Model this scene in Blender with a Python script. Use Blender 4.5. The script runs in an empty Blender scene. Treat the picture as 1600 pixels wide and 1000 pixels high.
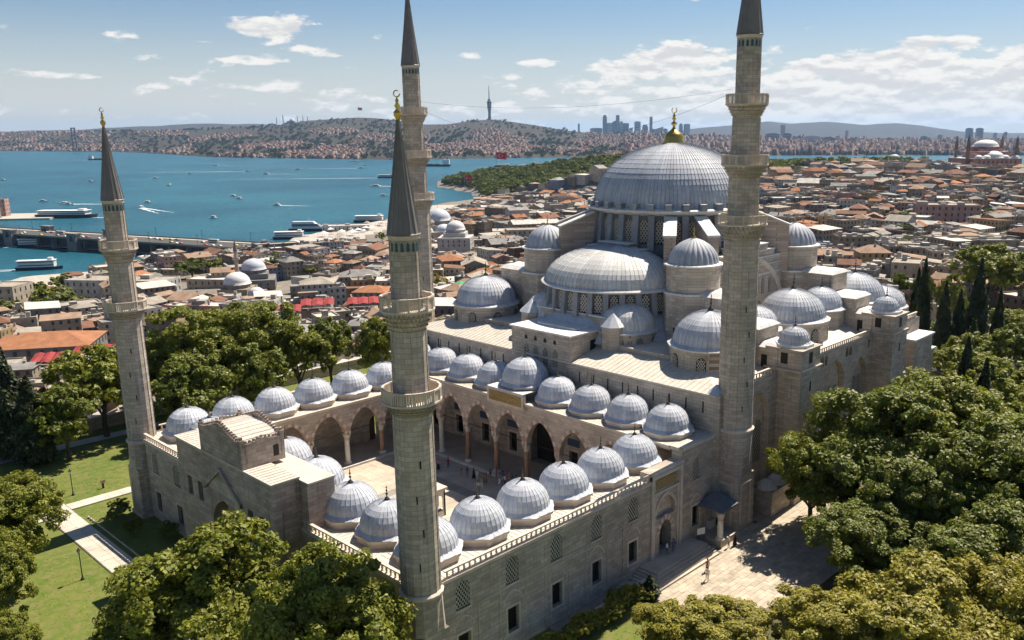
import bpy, bmesh, math, random
import numpy as np
from mathutils import Matrix, Vector, noise as mnoise

# ------------------------------------------------------------------ scene, camera, sky, sun, exposure
SC = bpy.context.scene
COL = SC.collection
rnd = random.Random(7)
pi = math.pi
rad = math.radians

CAM = (-45.74, -61.0, 49.36)
cam_data = bpy.data.cameras.new('camera')
cam = bpy.data.objects.new('camera', cam_data)
COL.objects.link(cam)
cam.matrix_world = (Matrix.Translation(CAM) @ Matrix.Rotation(-0.8333, 4, 'Z')
                    @ Matrix.Rotation(1.3416, 4, 'X') @ Matrix.Rotation(-0.0040, 4, 'Z'))
cam_data.sensor_width = 36.0
cam_data.lens = 1350.66 / 1600 * 36.0
cam_data.shift_x = (800 - 907.08) / 1600
cam_data.shift_y = (525.19 - 500) / 1600
cam_data.clip_start = 0.5
cam_data.clip_end = 80000
SC.camera = cam

SUN_VEC = Vector((0.67, 0.03, 1.0)).normalized()
SUN_EL = math.asin(SUN_VEC.z)
SUN_ROT = math.atan2(SUN_VEC.x, SUN_VEC.y)
sun_data = bpy.data.lights.new('sun', 'SUN')
sun_data.energy = 5.0
sun_data.angle = rad(0.5)
sun_data.color = (1.0, 0.90, 0.76)
sun = bpy.data.objects.new('sun', sun_data)
sun.rotation_euler = SUN_VEC.to_track_quat('Z', 'Y').to_euler()
sun.location = (0, 0, 200)
COL.objects.link(sun)

world = bpy.data.worlds.new('World')
SC.world = world
world.use_nodes = True

SC.view_settings.view_transform = 'Standard'
SC.view_settings.look = 'None'
SC.view_settings.exposure = 0.85
SC.view_settings.gamma = 1.0
SC.view_settings.use_curve_mapping = False
SC.cycles.use_denoising = True
SC.cycles.use_adaptive_sampling = True
SC.cycles.adaptive_threshold = 0.03
SC.cycles.max_bounces = 6
SC.cycles.diffuse_bounces = 3
SC.cycles.glossy_bounces = 2
SC.cycles.transmission_bounces = 2
SC.cycles.volume_bounces = 0
SC.cycles.transparent_max_bounces = 4
SC.cycles.caustics_reflective = False
SC.cycles.caustics_refractive = False


class NT:
    """small helper to write node trees"""
    def __init__(self, tree):
        self.t = tree
        self.n = tree.nodes
        for x in list(self.n):
            self.n.remove(x)

    def new(self, typ, **kw):
        nd = self.n.new(typ)
        for k, v in kw.items():
            if k[0] == '_':
                setattr(nd, k[1:], v)
        return nd

    def link(self, a, b):
        self.t.links.new(a, b)

    def val(self, x, sock):
        if isinstance(x, (int, float)):
            sock.default_value = x
        elif isinstance(x, (tuple, list)):
            sock.default_value = tuple(x) if len(x) == len(sock.default_value) else tuple(x) + (1.0,)
        else:
            self.link(x, sock)

    def math(self, op, a, b=0.0, c=0.0, clamp=False):
        nd = self.new('ShaderNodeMath', _operation=op, _use_clamp=clamp)
        self.val(a, nd.inputs[0]); self.val(b, nd.inputs[1]); self.val(c, nd.inputs[2])
        return nd.outputs[0]

    def ramp(self, x, a, b, lo=0.0, hi=1.0, smooth=True):
        nd = self.new('ShaderNodeMapRange')
        nd.interpolation_type = 'SMOOTHSTEP' if smooth else 'LINEAR'
        self.val(x, nd.inputs['Value'])
        nd.inputs['From Min'].default_value = a; nd.inputs['From Max'].default_value = b
        nd.inputs['To Min'].default_value = lo; nd.inputs['To Max'].default_value = hi
        return nd.outputs[0]

    def mix(self, fac, a, b, mode='MIX'):
        nd = self.new('ShaderNodeMix')
        nd.data_type = 'RGBA'; nd.blend_type = mode
        self.val(fac, nd.inputs['Factor'])
        self.val(a, nd.inputs[6]); self.val(b, nd.inputs[7])
        return nd.outputs[2]

    def noise(self, vec, scale, detail=3.0, rough=0.55, dist=0.0):
        nd = self.new('ShaderNodeTexNoise')
        if vec is not None:
            self.link(vec, nd.inputs['Vector'])
        nd.inputs['Scale'].default_value = scale
        nd.inputs['Detail'].default_value = detail
        nd.inputs['Roughness'].default_value = rough
        nd.inputs['Distortion'].default_value = dist
        return nd.outputs[0]

    def xyz(self, vec):
        nd = self.new('ShaderNodeSeparateXYZ'); self.link(vec, nd.inputs[0])
        return nd.outputs

    def comb(self, x, y, z=0.0):
        nd = self.new('ShaderNodeCombineXYZ')
        self.val(x, nd.inputs[0]); self.val(y, nd.inputs[1]); self.val(z, nd.inputs[2])
        return nd.outputs[0]


# ---- sky with broken fair-weather cumulus
def build_sky():
    w = NT(world.node_tree)
    out = w.new('ShaderNodeOutputWorld'); bg = w.new('ShaderNodeBackground')
    w.link(bg.outputs[0], out.inputs[0])
    bg.inputs['Strength'].default_value = 0.105
    sky = w.new('ShaderNodeTexSky', _sky_type='NISHITA')
    sky.sun_disc = False
    sky.sun_elevation = SUN_EL
    sky.sun_rotation = SUN_ROT
    sky.altitude = 100
    sky.air_density = 1.0
    sky.dust_density = 0.6
    sky.ozone_density = 2.0
    tc = w.new('ShaderNodeTexCoord')
    d = tc.outputs['Generated']
    x, y, z = w.xyz(d)
    zc = w.math('MAXIMUM', z, 0.004)
    w.link(w.comb(x, y, zc), sky.inputs['Vector'])
    az = w.math('ARCTAN2', w.math('ADD', w.math('MULTIPLY', x, 0.740), w.math('MULTIPLY', y, 0.673)),
                w.math('ADD', w.math('MULTIPLY', x, 0.673), w.math('MULTIPLY', y, -0.740)))
    el = w.math('ARCSINE', z)
    # az runs right to left: pi/2 is straight ahead
    u = w.math('MULTIPLY', az, -1.0)
    p = w.comb(w.math('MULTIPLY', u, 9.0), w.math('MULTIPLY', el, 26.0), 3.7)
    p2 = w.comb(w.math('MULTIPLY', u, 9.0), w.math('ADD', w.math('MULTIPLY', el, 26.0), 0.16), 3.7)
    big = w.noise(p, 0.55, 2.0, 0.5)
    n1 = w.noise(p, 2.6, 8.0, 0.62, 0.1)
    n2 = w.noise(p2, 2.6, 5.0, 0.62, 0.1)
    # more cloud low over the horizon, and towards the sunny right-hand side
    right = w.ramp(u, -1.75, -1.15)
    low = w.ramp(el, 0.10, 0.015)
    cover = w.math('ADD', w.math('MULTIPLY', low, 0.10), w.math('MULTIPLY', right, w.math('MULTIPLY', w.ramp(el, 0.125, 0.06), 0.165)))
    high = w.ramp(el, 0.16, 0.28, 0.0, -0.5)
    dens = w.math('ADD', w.math('ADD', w.math('MULTIPLY', n1, 0.72), w.math('MULTIPLY', big, 0.34)), w.math('ADD', cover, high))

    q0 = w.comb(u, el, 0.0)

    def puff(u0, e0, su, se, k):
        m = w.new('ShaderNodeVectorMath', _operation='MULTIPLY_ADD')
        w.link(q0, m.inputs[0])
        m.inputs[1].default_value = (1.0 / su, 1.0 / se, 0); m.inputs[2].default_value = (-u0 / su, -e0 / se, 0)
        dp = w.new('ShaderNodeVectorMath', _operation='DOT_PRODUCT')
        w.link(m.outputs[0], dp.inputs[0]); w.link(m.outputs[0], dp.inputs[1])
        return w.math('DIVIDE', k, w.math('MULTIPLY_ADD', dp.outputs['Value'], dp.outputs['Value'], 1.0))

    def uv(px, py):
        return -pi / 2 + math.atan((px - 907) / 1390.0), (208 - py) / 1390.0
    for px, py, su, se, k in PUFFS:
        a, e = uv(px, py)
        dens = w.math('ADD', dens, puff(a, e, su / 1390.0, se / 1390.0, k * 0.85))
    fac = w.ramp(dens, 0.662, 0.752)
    fac = w.math('MULTIPLY', fac, w.ramp(el, 0.0, 0.012))
    shade = w.ramp(w.math('ADD', w.math('SUBTRACT', n1, n2), w.math('MULTIPLY', w.math('SUBTRACT', 0.80, dens), 0.35)), -0.11, 0.09)
    ccol = w.mix(shade, (3.9, 3.85, 3.8), (5.4, 5.2, 4.85))
    hz = w.math('MULTIPLY', w.ramp(el, 0.15, 0.0), 0.80)
    base = w.mix(hz, w.mix(1.0, sky.outputs[0], SKY_TINT, 'MULTIPLY'), (4.25, 4.2, 3.95))
    res = w.mix(w.math('MULTIPLY', fac, 0.93), base, ccol)
    w.link(res, bg.inputs['Color'])
    # well above the low band of clouds the sky is clear
    bg2 = w.new('ShaderNodeBackground'); bg2.inputs['Strength'].default_value = bg.inputs['Strength'].default_value
    w.link(w.mix(1.0, sky.outputs[0], SKY_TINT, 'MULTIPLY'), bg2.inputs['Color'])
    mx = w.new('ShaderNodeMixShader')
    w.link(w.math('GREATER_THAN', el, 0.30), mx.inputs[0])
    w.link(bg.outputs[0], mx.inputs[1]); w.link(bg2.outputs[0], mx.inputs[2])
    w.link(mx.outputs[0], out.inputs[0])


SKY_TINT = (0.395, 0.445, 0.495)
HAZE_D = 2.6e-5
HAZE_COL = (0.40, 0.64, 1.0, 1.0)
PUFFS = [(445, 56, 62, 14, .22), (395, 58, 30, 12, .10), (415, 100, 52, 9, .22), (500, 88, 38, 9, .14), (345, 8, 26, 9, .2), (20, 70, 30, 9, .18),
         (205, 73, 24, 7, .16), (600, 63, 13, 7, .18), (735, 90, 22, 6, .2), (850, 100, 45, 7, .2), (1075, 92, 62, 13, .24),
         (1020, 112, 60, 12, .2), (785, 117, 30, 10, .15), (1085, 12, 16, 8, .2), (1430, 83, 24, 9, .22), (1500, 82, 26, 12, .24),
         (1270, 112, 60, 12, .18), (1400, 108, 55, 16, .2), (1595, 100, 30, 11, .22), (275, 135, 32, 10, .16), (115, 135, 40, 10, .15),
         (45, 128, 40, 8, .13), (425, 140, 45, 10, .15), (500, 152, 30, 9, .14), (1500, 140, 90, 16, .14), (1250, 150, 90, 16, .12)]
build_sky()

# ------------------------------------------------------------------ materials
MATS = {}


def base_mat(name, rough=0.85, spec=0.3):
    m = bpy.data.materials.new(name)
    m.use_nodes = True
    t = NT(m.node_tree)
    out = t.new('ShaderNodeOutputMaterial'); b = t.new('ShaderNodeBsdfPrincipled')
    t.link(b.outputs[0], out.inputs[0])
    b.inputs['Roughness'].default_value = rough
    b.inputs['Specular IOR Level'].default_value = spec
    MATS[name] = m
    return m, t, b


def bump(t, b, h, strength=0.3, dist=0.05):
    nd = t.new('ShaderNodeBump')
    nd.inputs['Strength'].default_value = strength
    nd.inputs['Distance'].default_value = dist
    t.link(h, nd.inputs['Height'])
    t.link(nd.outputs[0], b.inputs['Normal'])


def coords(t, kind='Object'):
    return t.new('ShaderNodeTexCoord').outputs[kind]


def plain(name, col, rough=0.8, var=0.12, scale=0.6, spec=0.3, metal=0.0, rand=0.0, bmp=0.0):
    """colour with blotchy wear; rand varies it from object to object"""
    m, t, b = base_mat(name, rough, spec)
    p = t.new('ShaderNodeNewGeometry').outputs['Position']
    n = t.noise(p, scale, 5.0, 0.6)
    k = t.ramp(n, 0.3, 0.7, 1 - var, 1 + var, smooth=False)
    if rand > 0:
        oi = t.new('ShaderNodeObjectInfo').outputs['Random']
        k = t.math('MULTIPLY', k, t.ramp(oi, 0, 1, 1 - rand, 1 + rand, smooth=False))
    c = t.mix(1.0, col, t.comb(k, k, k), 'MULTIPLY')
    t.link(c, b.inputs['Base Color'])
    b.inputs['Metallic'].default_value = metal
    if bmp > 0:
        bump(t, b, t.noise(p, scale * 6, 4.0, 0.65), bmp, 0.04)
    return m


def stone(name, c1, c2, mortar, bw=1.05, bh=0.44, mode='flat', stain=0.5, mort=0.016):
    """ashlar: courses, block to block variation, weather stains and dark drip streaks"""
    m, t, b = base_mat(name, 0.88, 0.2)
    g = t.new('ShaderNodeNewGeometry')
    if mode == 'flat':
        p = g.outputs['Position']
        x, y, z = t.xyz(p)
        u = t.math('ADD', x, y)
    else:
        p = coords(t, 'Object')
        x, y, z = t.xyz(p)
        u = t.math('MULTIPLY', t.math('ARCTAN2', y, x), 1.9)
    v = t.comb(u, z, 0.0)
    br = t.new('ShaderNodeTexBrick')
    br.offset = 0.5
    br.inputs['Scale'].default_value = 1.0
    br.inputs['Brick Width'].default_value = bw
    br.inputs['Row Height'].default_value = bh
    br.inputs['Mortar Size'].default_value = mort
    br.inputs['Mortar Smooth'].default_value = 0.4
    br.inputs['Bias'].default_value = 0.0
    t.val(c1, br.inputs['Color1']); t.val(c2, br.inputs['Color2']); t.val(mortar, br.inputs['Mortar'])
    t.link(v, br.inputs['Vector'])
    n1 = t.noise(t.comb(t.math('MULTIPLY', u, 0.55), t.math('MULTIPLY', z, 2.3), 1.0), 0.9, 5.0, 0.6)   # course-wise tint
    n2 = t.noise(p, 0.16, 5.0, 0.62)                                                              # big weathering
    n3 = t.noise(t.comb(t.math('MULTIPLY', u, 1.6), t.math('MULTIPLY', z, 0.13), 5.0), 1.0, 5.0, 0.65)  # streaks
    k = t.math('MULTIPLY', t.ramp(n1, 0.3, 0.7, 0.87, 1.12, smooth=False), t.ramp(n2, 0.3, 0.7, 0.74, 1.18, smooth=False))
    c = t.mix(1.0, br.outputs[0], t.comb(k, k, k), 'MULTIPLY')
    st = t.math('MULTIPLY', t.ramp(n3, 0.56, 0.74), stain)
    c = t.mix(st, c, (0.085, 0.080, 0.072))
    fine = t.noise(p, 9.0, 4.0, 0.7)
    kf = t.ramp(fine, 0.3, 0.7, 0.90, 1.10, smooth=False)
    c = t.mix(1.0, c, t.comb(kf, kf, kf), 'MULTIPLY')
    t.link(c, b.inputs['Base Color'])
    h = t.math('ADD', t.math('MULTIPLY', br.outputs[1], -1.0), t.math('MULTIPLY', n1, 0.9))
    bump(t, b, h, 0.45, 0.03)
    return m


S1, S2, SM = (0.525, 0.455, 0.380), (0.385, 0.330, 0.272), (0.22, 0.18, 0.142)
stone('limestone', S1, S2, SM)
stone('limestone_stained', (0.485, 0.392, 0.325), (0.35, 0.278, 0.230), SM, stain=0.85)
stone('limestone_round', S1, S2, SM, bw=0.95, bh=0.44, mode='round')
stone('limestone_clean', (0.57, 0.485, 0.395), (0.46, 0.385, 0.31), (0.28, 0.23, 0.18), bw=0.9, bh=0.5, stain=0.15)
plain('trim_stone', (0.56, 0.48, 0.395), 0.85, 0.16, 0.9, rand=0.06, bmp=0.1)
plain('marble', (0.62, 0.585, 0.52), 0.6, 0.14, 0.8, rand=0.08)
plain('granite_brown', (0.30, 0.185, 0.125), 0.45, 0.2, 2.0, rand=0.06)
plain('voussoir_red', (0.42, 0.27, 0.215), 0.8, 0.14, 1.0, rand=0.08)
plain('voussoir_white', (0.56, 0.50, 0.42), 0.8, 0.14, 1.0, rand=0.08)
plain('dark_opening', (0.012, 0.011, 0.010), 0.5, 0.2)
plain('iron', (0.035, 0.032, 0.030), 0.6, 0.2)
plain('bronze_finial', (0.10, 0.088, 0.072), 0.45, 0.2, 2.0, metal=0.6)
plain('gold', (0.58, 0.38, 0.10), 0.30, 0.12, 1.5, metal=1.0)
plain('inscription_gold', (0.30, 0.22, 0.095), 0.6, 0.35, 3.5)
plain('tile_panel_blue', (0.045, 0.075, 0.15), 0.35, 0.3, 3.0)
plain('tile_teal', (0.02, 0.085, 0.10), 0.35, 0.3, 3.0)
plain('wood_dark', (0.085, 0.050, 0.030), 0.7, 0.25)
plain('lattice_plaster', (0.50, 0.46, 0.385), 0.85, 0.12, 1.0)
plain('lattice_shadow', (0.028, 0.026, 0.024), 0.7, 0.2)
plain('cone_lead', (0.165, 0.152, 0.142), 0.55, 0.16, 0.8, spec=0.4)


def lead(name, col, stain=0.25, horiz=0.0):
    m, t, b = base_mat(name, 0.6, 0.35)
    g = t.new('ShaderNodeNewGeometry')
    p = g.outputs['Position']
    x, y, z = t.xyz(p)
    n1 = t.noise(p, 0.55, 5.0, 0.62)
    n2 = t.noise(t.comb(t.math('MULTIPLY', x, 2.2), t.math('MULTIPLY', y, 2.2), t.math('MULTIPLY', z, 0.35)), 1.3, 5.0, 0.65)
    oi = t.new('ShaderNodeObjectInfo').outputs['Random']
    k = t.math('MULTIPLY', t.ramp(n1, 0.3, 0.7, 0.86, 1.12, smooth=False), t.ramp(n2, 0.3, 0.7, 0.85, 1.13, smooth=False))
    k = t.math('MULTIPLY', k, t.ramp(oi, 0, 1, 0.93, 1.07, smooth=False))
    isl = g.outputs['Random Per Island']
    k = t.math('MULTIPLY', k, t.ramp(isl, 0, 1, 0.86, 1.10, smooth=False))
    c = t.mix(1.0, col, t.comb(k, k, k), 'MULTIPLY')
    c = t.mix(t.math('MULTIPLY', t.ramp(n1, 0.52, 0.72), stain), c, (0.46, 0.42, 0.36))
    dirt = t.noise(p, 1.1, 6.0, 0.7, 0.4)
    c = t.mix(t.math('MULTIPLY', t.ramp(dirt, 0.54, 0.72), 0.38), c, (0.20, 0.185, 0.165))
    t.link(c, b.inputs['Base Color'])
    rgh = t.ramp(n2, 0.3, 0.7, 0.52, 0.72, smooth=False)
    t.link(rgh, b.inputs['Roughness'])
    b.inputs['Metallic'].default_value = 0.0
    bump(t, b, t.noise(p, 2.2, 4.0, 0.6), 0.18, 0.06)
    return m


lead('lead_dome', (0.475, 0.50, 0.55))
lead('lead_seam', (0.40, 0.42, 0.46))
lead('lead_main_seam', (0.31, 0.33, 0.365))
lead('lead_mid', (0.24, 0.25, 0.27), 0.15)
lead('lead_main_dome', (0.41, 0.435, 0.485))
lead('lead_pale', (0.62, 0.61, 0.59), 0.25)
lead('lead_roof', (0.54, 0.495, 0.425), 0.5)
lead('lead_dark', (0.135, 0.145, 0.165), 0.15)


def ground_mat(name, cols, scale, rough=0.95, bmp=0.3):
    m, t, b = base_mat(name, rough, 0.15)
    p = t.new('ShaderNodeNewGeometry').outputs['Position']
    a = t.noise(p, scale, 6.0, 0.62)
    f = t.noise(p, scale * 9, 5.0, 0.65)
    c = t.mix(t.ramp(a, 0.35, 0.65), cols[0], cols[1])
    c = t.mix(t.ramp(f, 0.35, 0.70), c, cols[2])
    t.link(c, b.inputs['Base Color'])
    bump(t, b, f, bmp, 0.06)
    return m


ground_mat('lawn', [(0.075, 0.125, 0.018), (0.135, 0.160, 0.034), (0.165, 0.155, 0.055)], 0.11)
ground_mat('bare_earth', [(0.20, 0.155, 0.105), (0.16, 0.125, 0.085), (0.24, 0.195, 0.14)], 0.3)
ground_mat('shade_earth', [(0.10, 0.085, 0.045), (0.075, 0.085, 0.030), (0.13, 0.11, 0.06)], 0.3)  # brown earth, with the shade under the trees darkened into its colour
ground_mat('city_ground', [(0.20, 0.175, 0.145), (0.27, 0.24, 0.20), (0.16, 0.14, 0.12)], 0.02)
ground_mat('quay_paving', [(0.40, 0.37, 0.32), (0.33, 0.30, 0.265), (0.45, 0.42, 0.37)], 0.05)
ground_mat('asphalt', [(0.075, 0.073, 0.070), (0.10, 0.097, 0.092), (0.085, 0.083, 0.08)], 0.2)
ground_mat('hill_green', [(0.020, 0.030, 0.016), (0.034, 0.038, 0.024), (0.085, 0.055, 0.042)], 0.004)
plain('paving_stone', (0.42, 0.355, 0.275), 0.85, 0.2, 0.8, rand=0.14, bmp=0.15)
plain('court_slab', (0.46, 0.395, 0.315), 0.75, 0.16, 0.5, rand=0.13, bmp=0.1)
plain('court_slab_grey', (0.26, 0.235, 0.205), 0.75, 0.16, 0.5, rand=0.12)
plain('path_stone', (0.47, 0.43, 0.36), 0.85, 0.14, 0.5, rand=0.10, bmp=0.1)
plain('joint', (0.16, 0.135, 0.105), 0.95, 0.2)


def water_mat():
    m, t, b = base_mat('sea_water', 0.30, 0.28)
    p = t.new('ShaderNodeNewGeometry').outputs['Position']
    n = t.noise(p, 0.0022, 8.0, 0.72, 0.6)
    c = t.mix(t.ramp(n, 0.32, 0.68), (0.008, 0.064, 0.097), (0.020, 0.114, 0.152))
    t.link(c, b.inputs['Base Color'])
    w1 = t.noise(p, 0.10, 5.0, 0.7)
    w2 = t.noise(p, 0.012, 4.0, 0.6)
    bump(t, b, t.math('ADD', w1, t.math('MULTIPLY', w2, 1.5)), 1.0, 2.6)
    b.inputs['IOR'].default_value = 1.33
    return m


water_mat()


def leaf_mat(name, c1, c2, c3):
    m, t, b = base_mat(name, 0.55, 0.35)
    g = t.new('ShaderNodeNewGeometry')
    p = g.outputs['Position']
    r = g.outputs['Random Per Island']
    n = t.noise(p, 0.35, 3.0, 0.6)
    c = t.mix(r, c1, c2)
    c = t.mix(t.ramp(n, 0.4, 0.75), c, c3)
    kk = t.ramp(t.noise(p, 0.9, 3.0, 0.6), 0.32, 0.68, 0.70, 1.25, smooth=False)
    c = t.mix(1.0, c, t.comb(kk, kk, kk), 'MULTIPLY')
    t.link(c, b.inputs['Base Color'])
    tr = t.new('ShaderNodeBsdfTranslucent')
    tc2 = t.mix(1.0, c, (1.25, 1.30, 0.55), 'MULTIPLY')
    t.link(tc2, tr.inputs['Color'])
    mx = t.new('ShaderNodeMixShader')
    mx.inputs[0].default_value = 0.30
    t.link(b.outputs[0], mx.inputs[1]); t.link(tr.outputs[0], mx.inputs[2])
    out = [x for x in t.n if x.type == 'OUTPUT_MATERIAL'][0]
    t.link(mx.outputs[0], out.inputs[0])
    return m


leaf_mat('leaf_plane', (0.120, 0.155, 0.016), (0.265, 0.265, 0.034), (0.190, 0.195, 0.024))
leaf_mat('leaf_yellow', (0.205, 0.200, 0.022), (0.370, 0.320, 0.046), (0.270, 0.235, 0.034))
leaf_mat('leaf_deep', (0.095, 0.130, 0.016), (0.205, 0.220, 0.030), (0.145, 0.160, 0.022))
leaf_mat('leaf_cypress', (0.022, 0.036, 0.012), (0.052, 0.070, 0.022), (0.034, 0.050, 0.018))
plain('bark', (0.085, 0.065, 0.048), 0.9, 0.3, 2.0)
plain('grass_blade', (0.160, 0.210, 0.040), 0.8, 0.25, 0.4)
plain('flower_red', (0.42, 0.05, 0.06), 0.7, 0.2)


# ------------------------------------------------------------------ mesh helpers
class MB:
    def __init__(self):
        self.v = []; self.f = []; self.m = []; self.s = []

    def add(self, vs, fs, mat=0, smooth=False):
        o = len(self.v)
        self.v.extend(vs)
        for f in fs:
            self.f.append(tuple(i + o for i in f)); self.m.append(mat); self.s.append(smooth)

    def quad(self, a, b, c, d, mat=0):
        self.add([a, b, c, d], [(0, 1, 2, 3)], mat)

    def box(self, x0, x1, y0, y1, z0, z1, mat=0, top=None):
        vs = [(x0, y0, z0), (x1, y0, z0), (x1, y1, z0), (x0, y1, z0), (x0, y0, z1), (x1, y0, z1), (x1, y1, z1), (x0, y1, z1)]
        self.add(vs, [(0, 3, 2, 1), (0, 1, 5, 4), (1, 2, 6, 5), (2, 3, 7, 6), (3, 0, 4, 7)], mat)
        self.add(vs[4:], [(0, 1, 2, 3)], mat if top is None else top)
        return self

    def prism(self, poly, z0, z1, mat=0, top=None, cap=True, poly2=None):
        n = len(poly); q = poly2 or poly
        za = z0 if hasattr(z0, '__len__') else [z0] * n
        zb = z1 if hasattr(z1, '__len__') else [z1] * n
        vs = [(p[0], p[1], za[i]) for i, p in enumerate(poly)] + [(p[0], p[1], zb[i]) for i, p in enumerate(q)]
        self.add(vs, [(i, (i + 1) % n, n + (i + 1) % n, n + i) for i in range(n)], mat)
        if cap:
            self.add(vs[n:], [tuple(range(n))], mat if top is None else top)
            self.add(vs[:n], [tuple(reversed(range(n)))], mat)
        return self

    def ring(self, profile, n, cx=0, cy=0, a0=0.0, a1=2 * pi, mat=0, smooth=True, mod=None):
        """lathe of (r, z) points; open arc if a1-a0 < 2pi"""
        full = abs((a1 - a0) - 2 * pi) < 1e-6
        na = n if full else n + 1
        vs = []
        for j in range(na):
            a = a0 + (a1 - a0) * j / n
            for (r, z) in profile:
                rr = r if mod is None else mod(r, z, a, j)
                vs.append((cx + rr * math.cos(a), cy + rr * math.sin(a), z))
        k = len(profile)
        fs = []
        for j in range(n):
            j2 = (j + 1) % na
            for i in range(k - 1):
                fs.append((j * k + i, j2 * k + i, j2 * k + i + 1, j * k + i + 1))
        self.add(vs, fs, mat, smooth)
        return self

    def tube(self, p, q, r, n=6, mat=0, r2=None):
        p = Vector(p); q = Vector(q); d = q - p
        if d.length < 1e-6:
            return self
        zz = d.normalized()
        xx = zz.orthogonal().normalized(); yy = zz.cross(xx)
        r2 = r if r2 is None else r2
        vs = []
        for j in range(n):
            a = 2 * pi * j / n
            o = xx * math.cos(a) + yy * math.sin(a)
            vs.append(tuple(p + o * r)); vs.append(tuple(q + o * r2))
        fs = [(2 * j, 2 * ((j + 1) % n), 2 * ((j + 1) % n) + 1, 2 * j + 1) for j in range(n)]
        fs.append(tuple(2 * j + 1 for j in range(n)))
        fs.append(tuple(2 * j for j in reversed(range(n))))
        self.add(vs, fs, mat, n > 6)
        return self

    def mesh(self, name, mats):
        me = bpy.data.meshes.new(name)
        me.from_pydata(self.v, [], self.f)
        for mm in mats:
            me.materials.append(MATS[mm])
        if self.f:
            me.polygons.foreach_set('material_index', self.m)
            me.polygons.foreach_set('use_smooth', self.s)
        me.update()
        return me

    def build(self, name, mats, parent=None, loc=None, rz=0.0, kind=None, label=None):
        if isinstance(mats, str):
            mats = [mats]
        return place(name, self.mesh(name, mats), parent, loc, rz, 1.0, kind, label)


def place(name, me, parent=None, loc=None, rz=0.0, sc=1.0, kind=None, label=None):
    o = bpy.data.objects.new(name, me)
    COL.objects.link(o)
    if loc is not None:
        o.location = loc
    if rz:
        o.rotation_euler = (0, 0, rz)
    if sc != 1.0:
        o.scale = (sc, sc, sc) if isinstance(sc, (int, float)) else sc
    if parent is not None:
        o.parent = parent
        if parent.name in BASE:
            o.matrix_parent_inverse = Matrix.Translation([-c for c in BASE[parent.name]])
    if kind:
        o['kind'] = kind
    if label:
        o['label'] = label
    return o


BASE = {}
_ORD1 = 'first second third fourth fifth sixth seventh eighth ninth tenth eleventh twelfth thirteenth fourteenth fifteenth sixteenth seventeenth eighteenth nineteenth'.split()
_TENS = {2: 'twenty', 3: 'thirty', 4: 'forty', 5: 'fifty', 6: 'sixty'}
_TENTH = {2: 'twentieth', 3: 'thirtieth', 4: 'fortieth', 5: 'fiftieth', 6: 'sixtieth'}


def ordinal(i):
    n = i + 1
    if n < 20:
        return _ORD1[n - 1]
    return _TENTH[n // 10] if n % 10 == 0 else _TENS[n // 10] + '-' + _ORD1[n % 10 - 1]


def thing(name, label, cat, loc=(0, 0, 0), group=None, local=False, rz=0.0):
    """an Empty at the thing's base; its parts are given in place coordinates unless local"""
    o = bpy.data.objects.new(name, None)
    COL.objects.link(o)
    o.location = loc
    o.rotation_euler = (0, 0, rz)
    o.empty_display_size = 0.5
    o['label'] = label; o['category'] = cat
    if group:
        o['group'] = group
    if not local:
        BASE[o.name] = tuple(loc)
    return o


def tag(o, label, cat, group=None, kind=None):
    o['label'] = label
    if cat:
        o['category'] = cat
    if group:
        o['group'] = group
    if kind:
        o['kind'] = kind
    return o


def arch_pts(u0, u1, zs, zt, pointed=0.2, n=9):
    """left to right points of an arch springing at zs with its crown at zt"""
    c = (u0 + u1) / 2; w = (u1 - u0) / 2; h = zt - zs
    pts = []
    for i in range(2 * n + 1):
        a = pi * i / (2 * n)
        x = -math.cos(a)
        zz = math.sin(a) * (1 - pointed) + pointed * (1 - abs(x))
        pts.append((c + w * x, zs + h * zz))
    return pts


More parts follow.
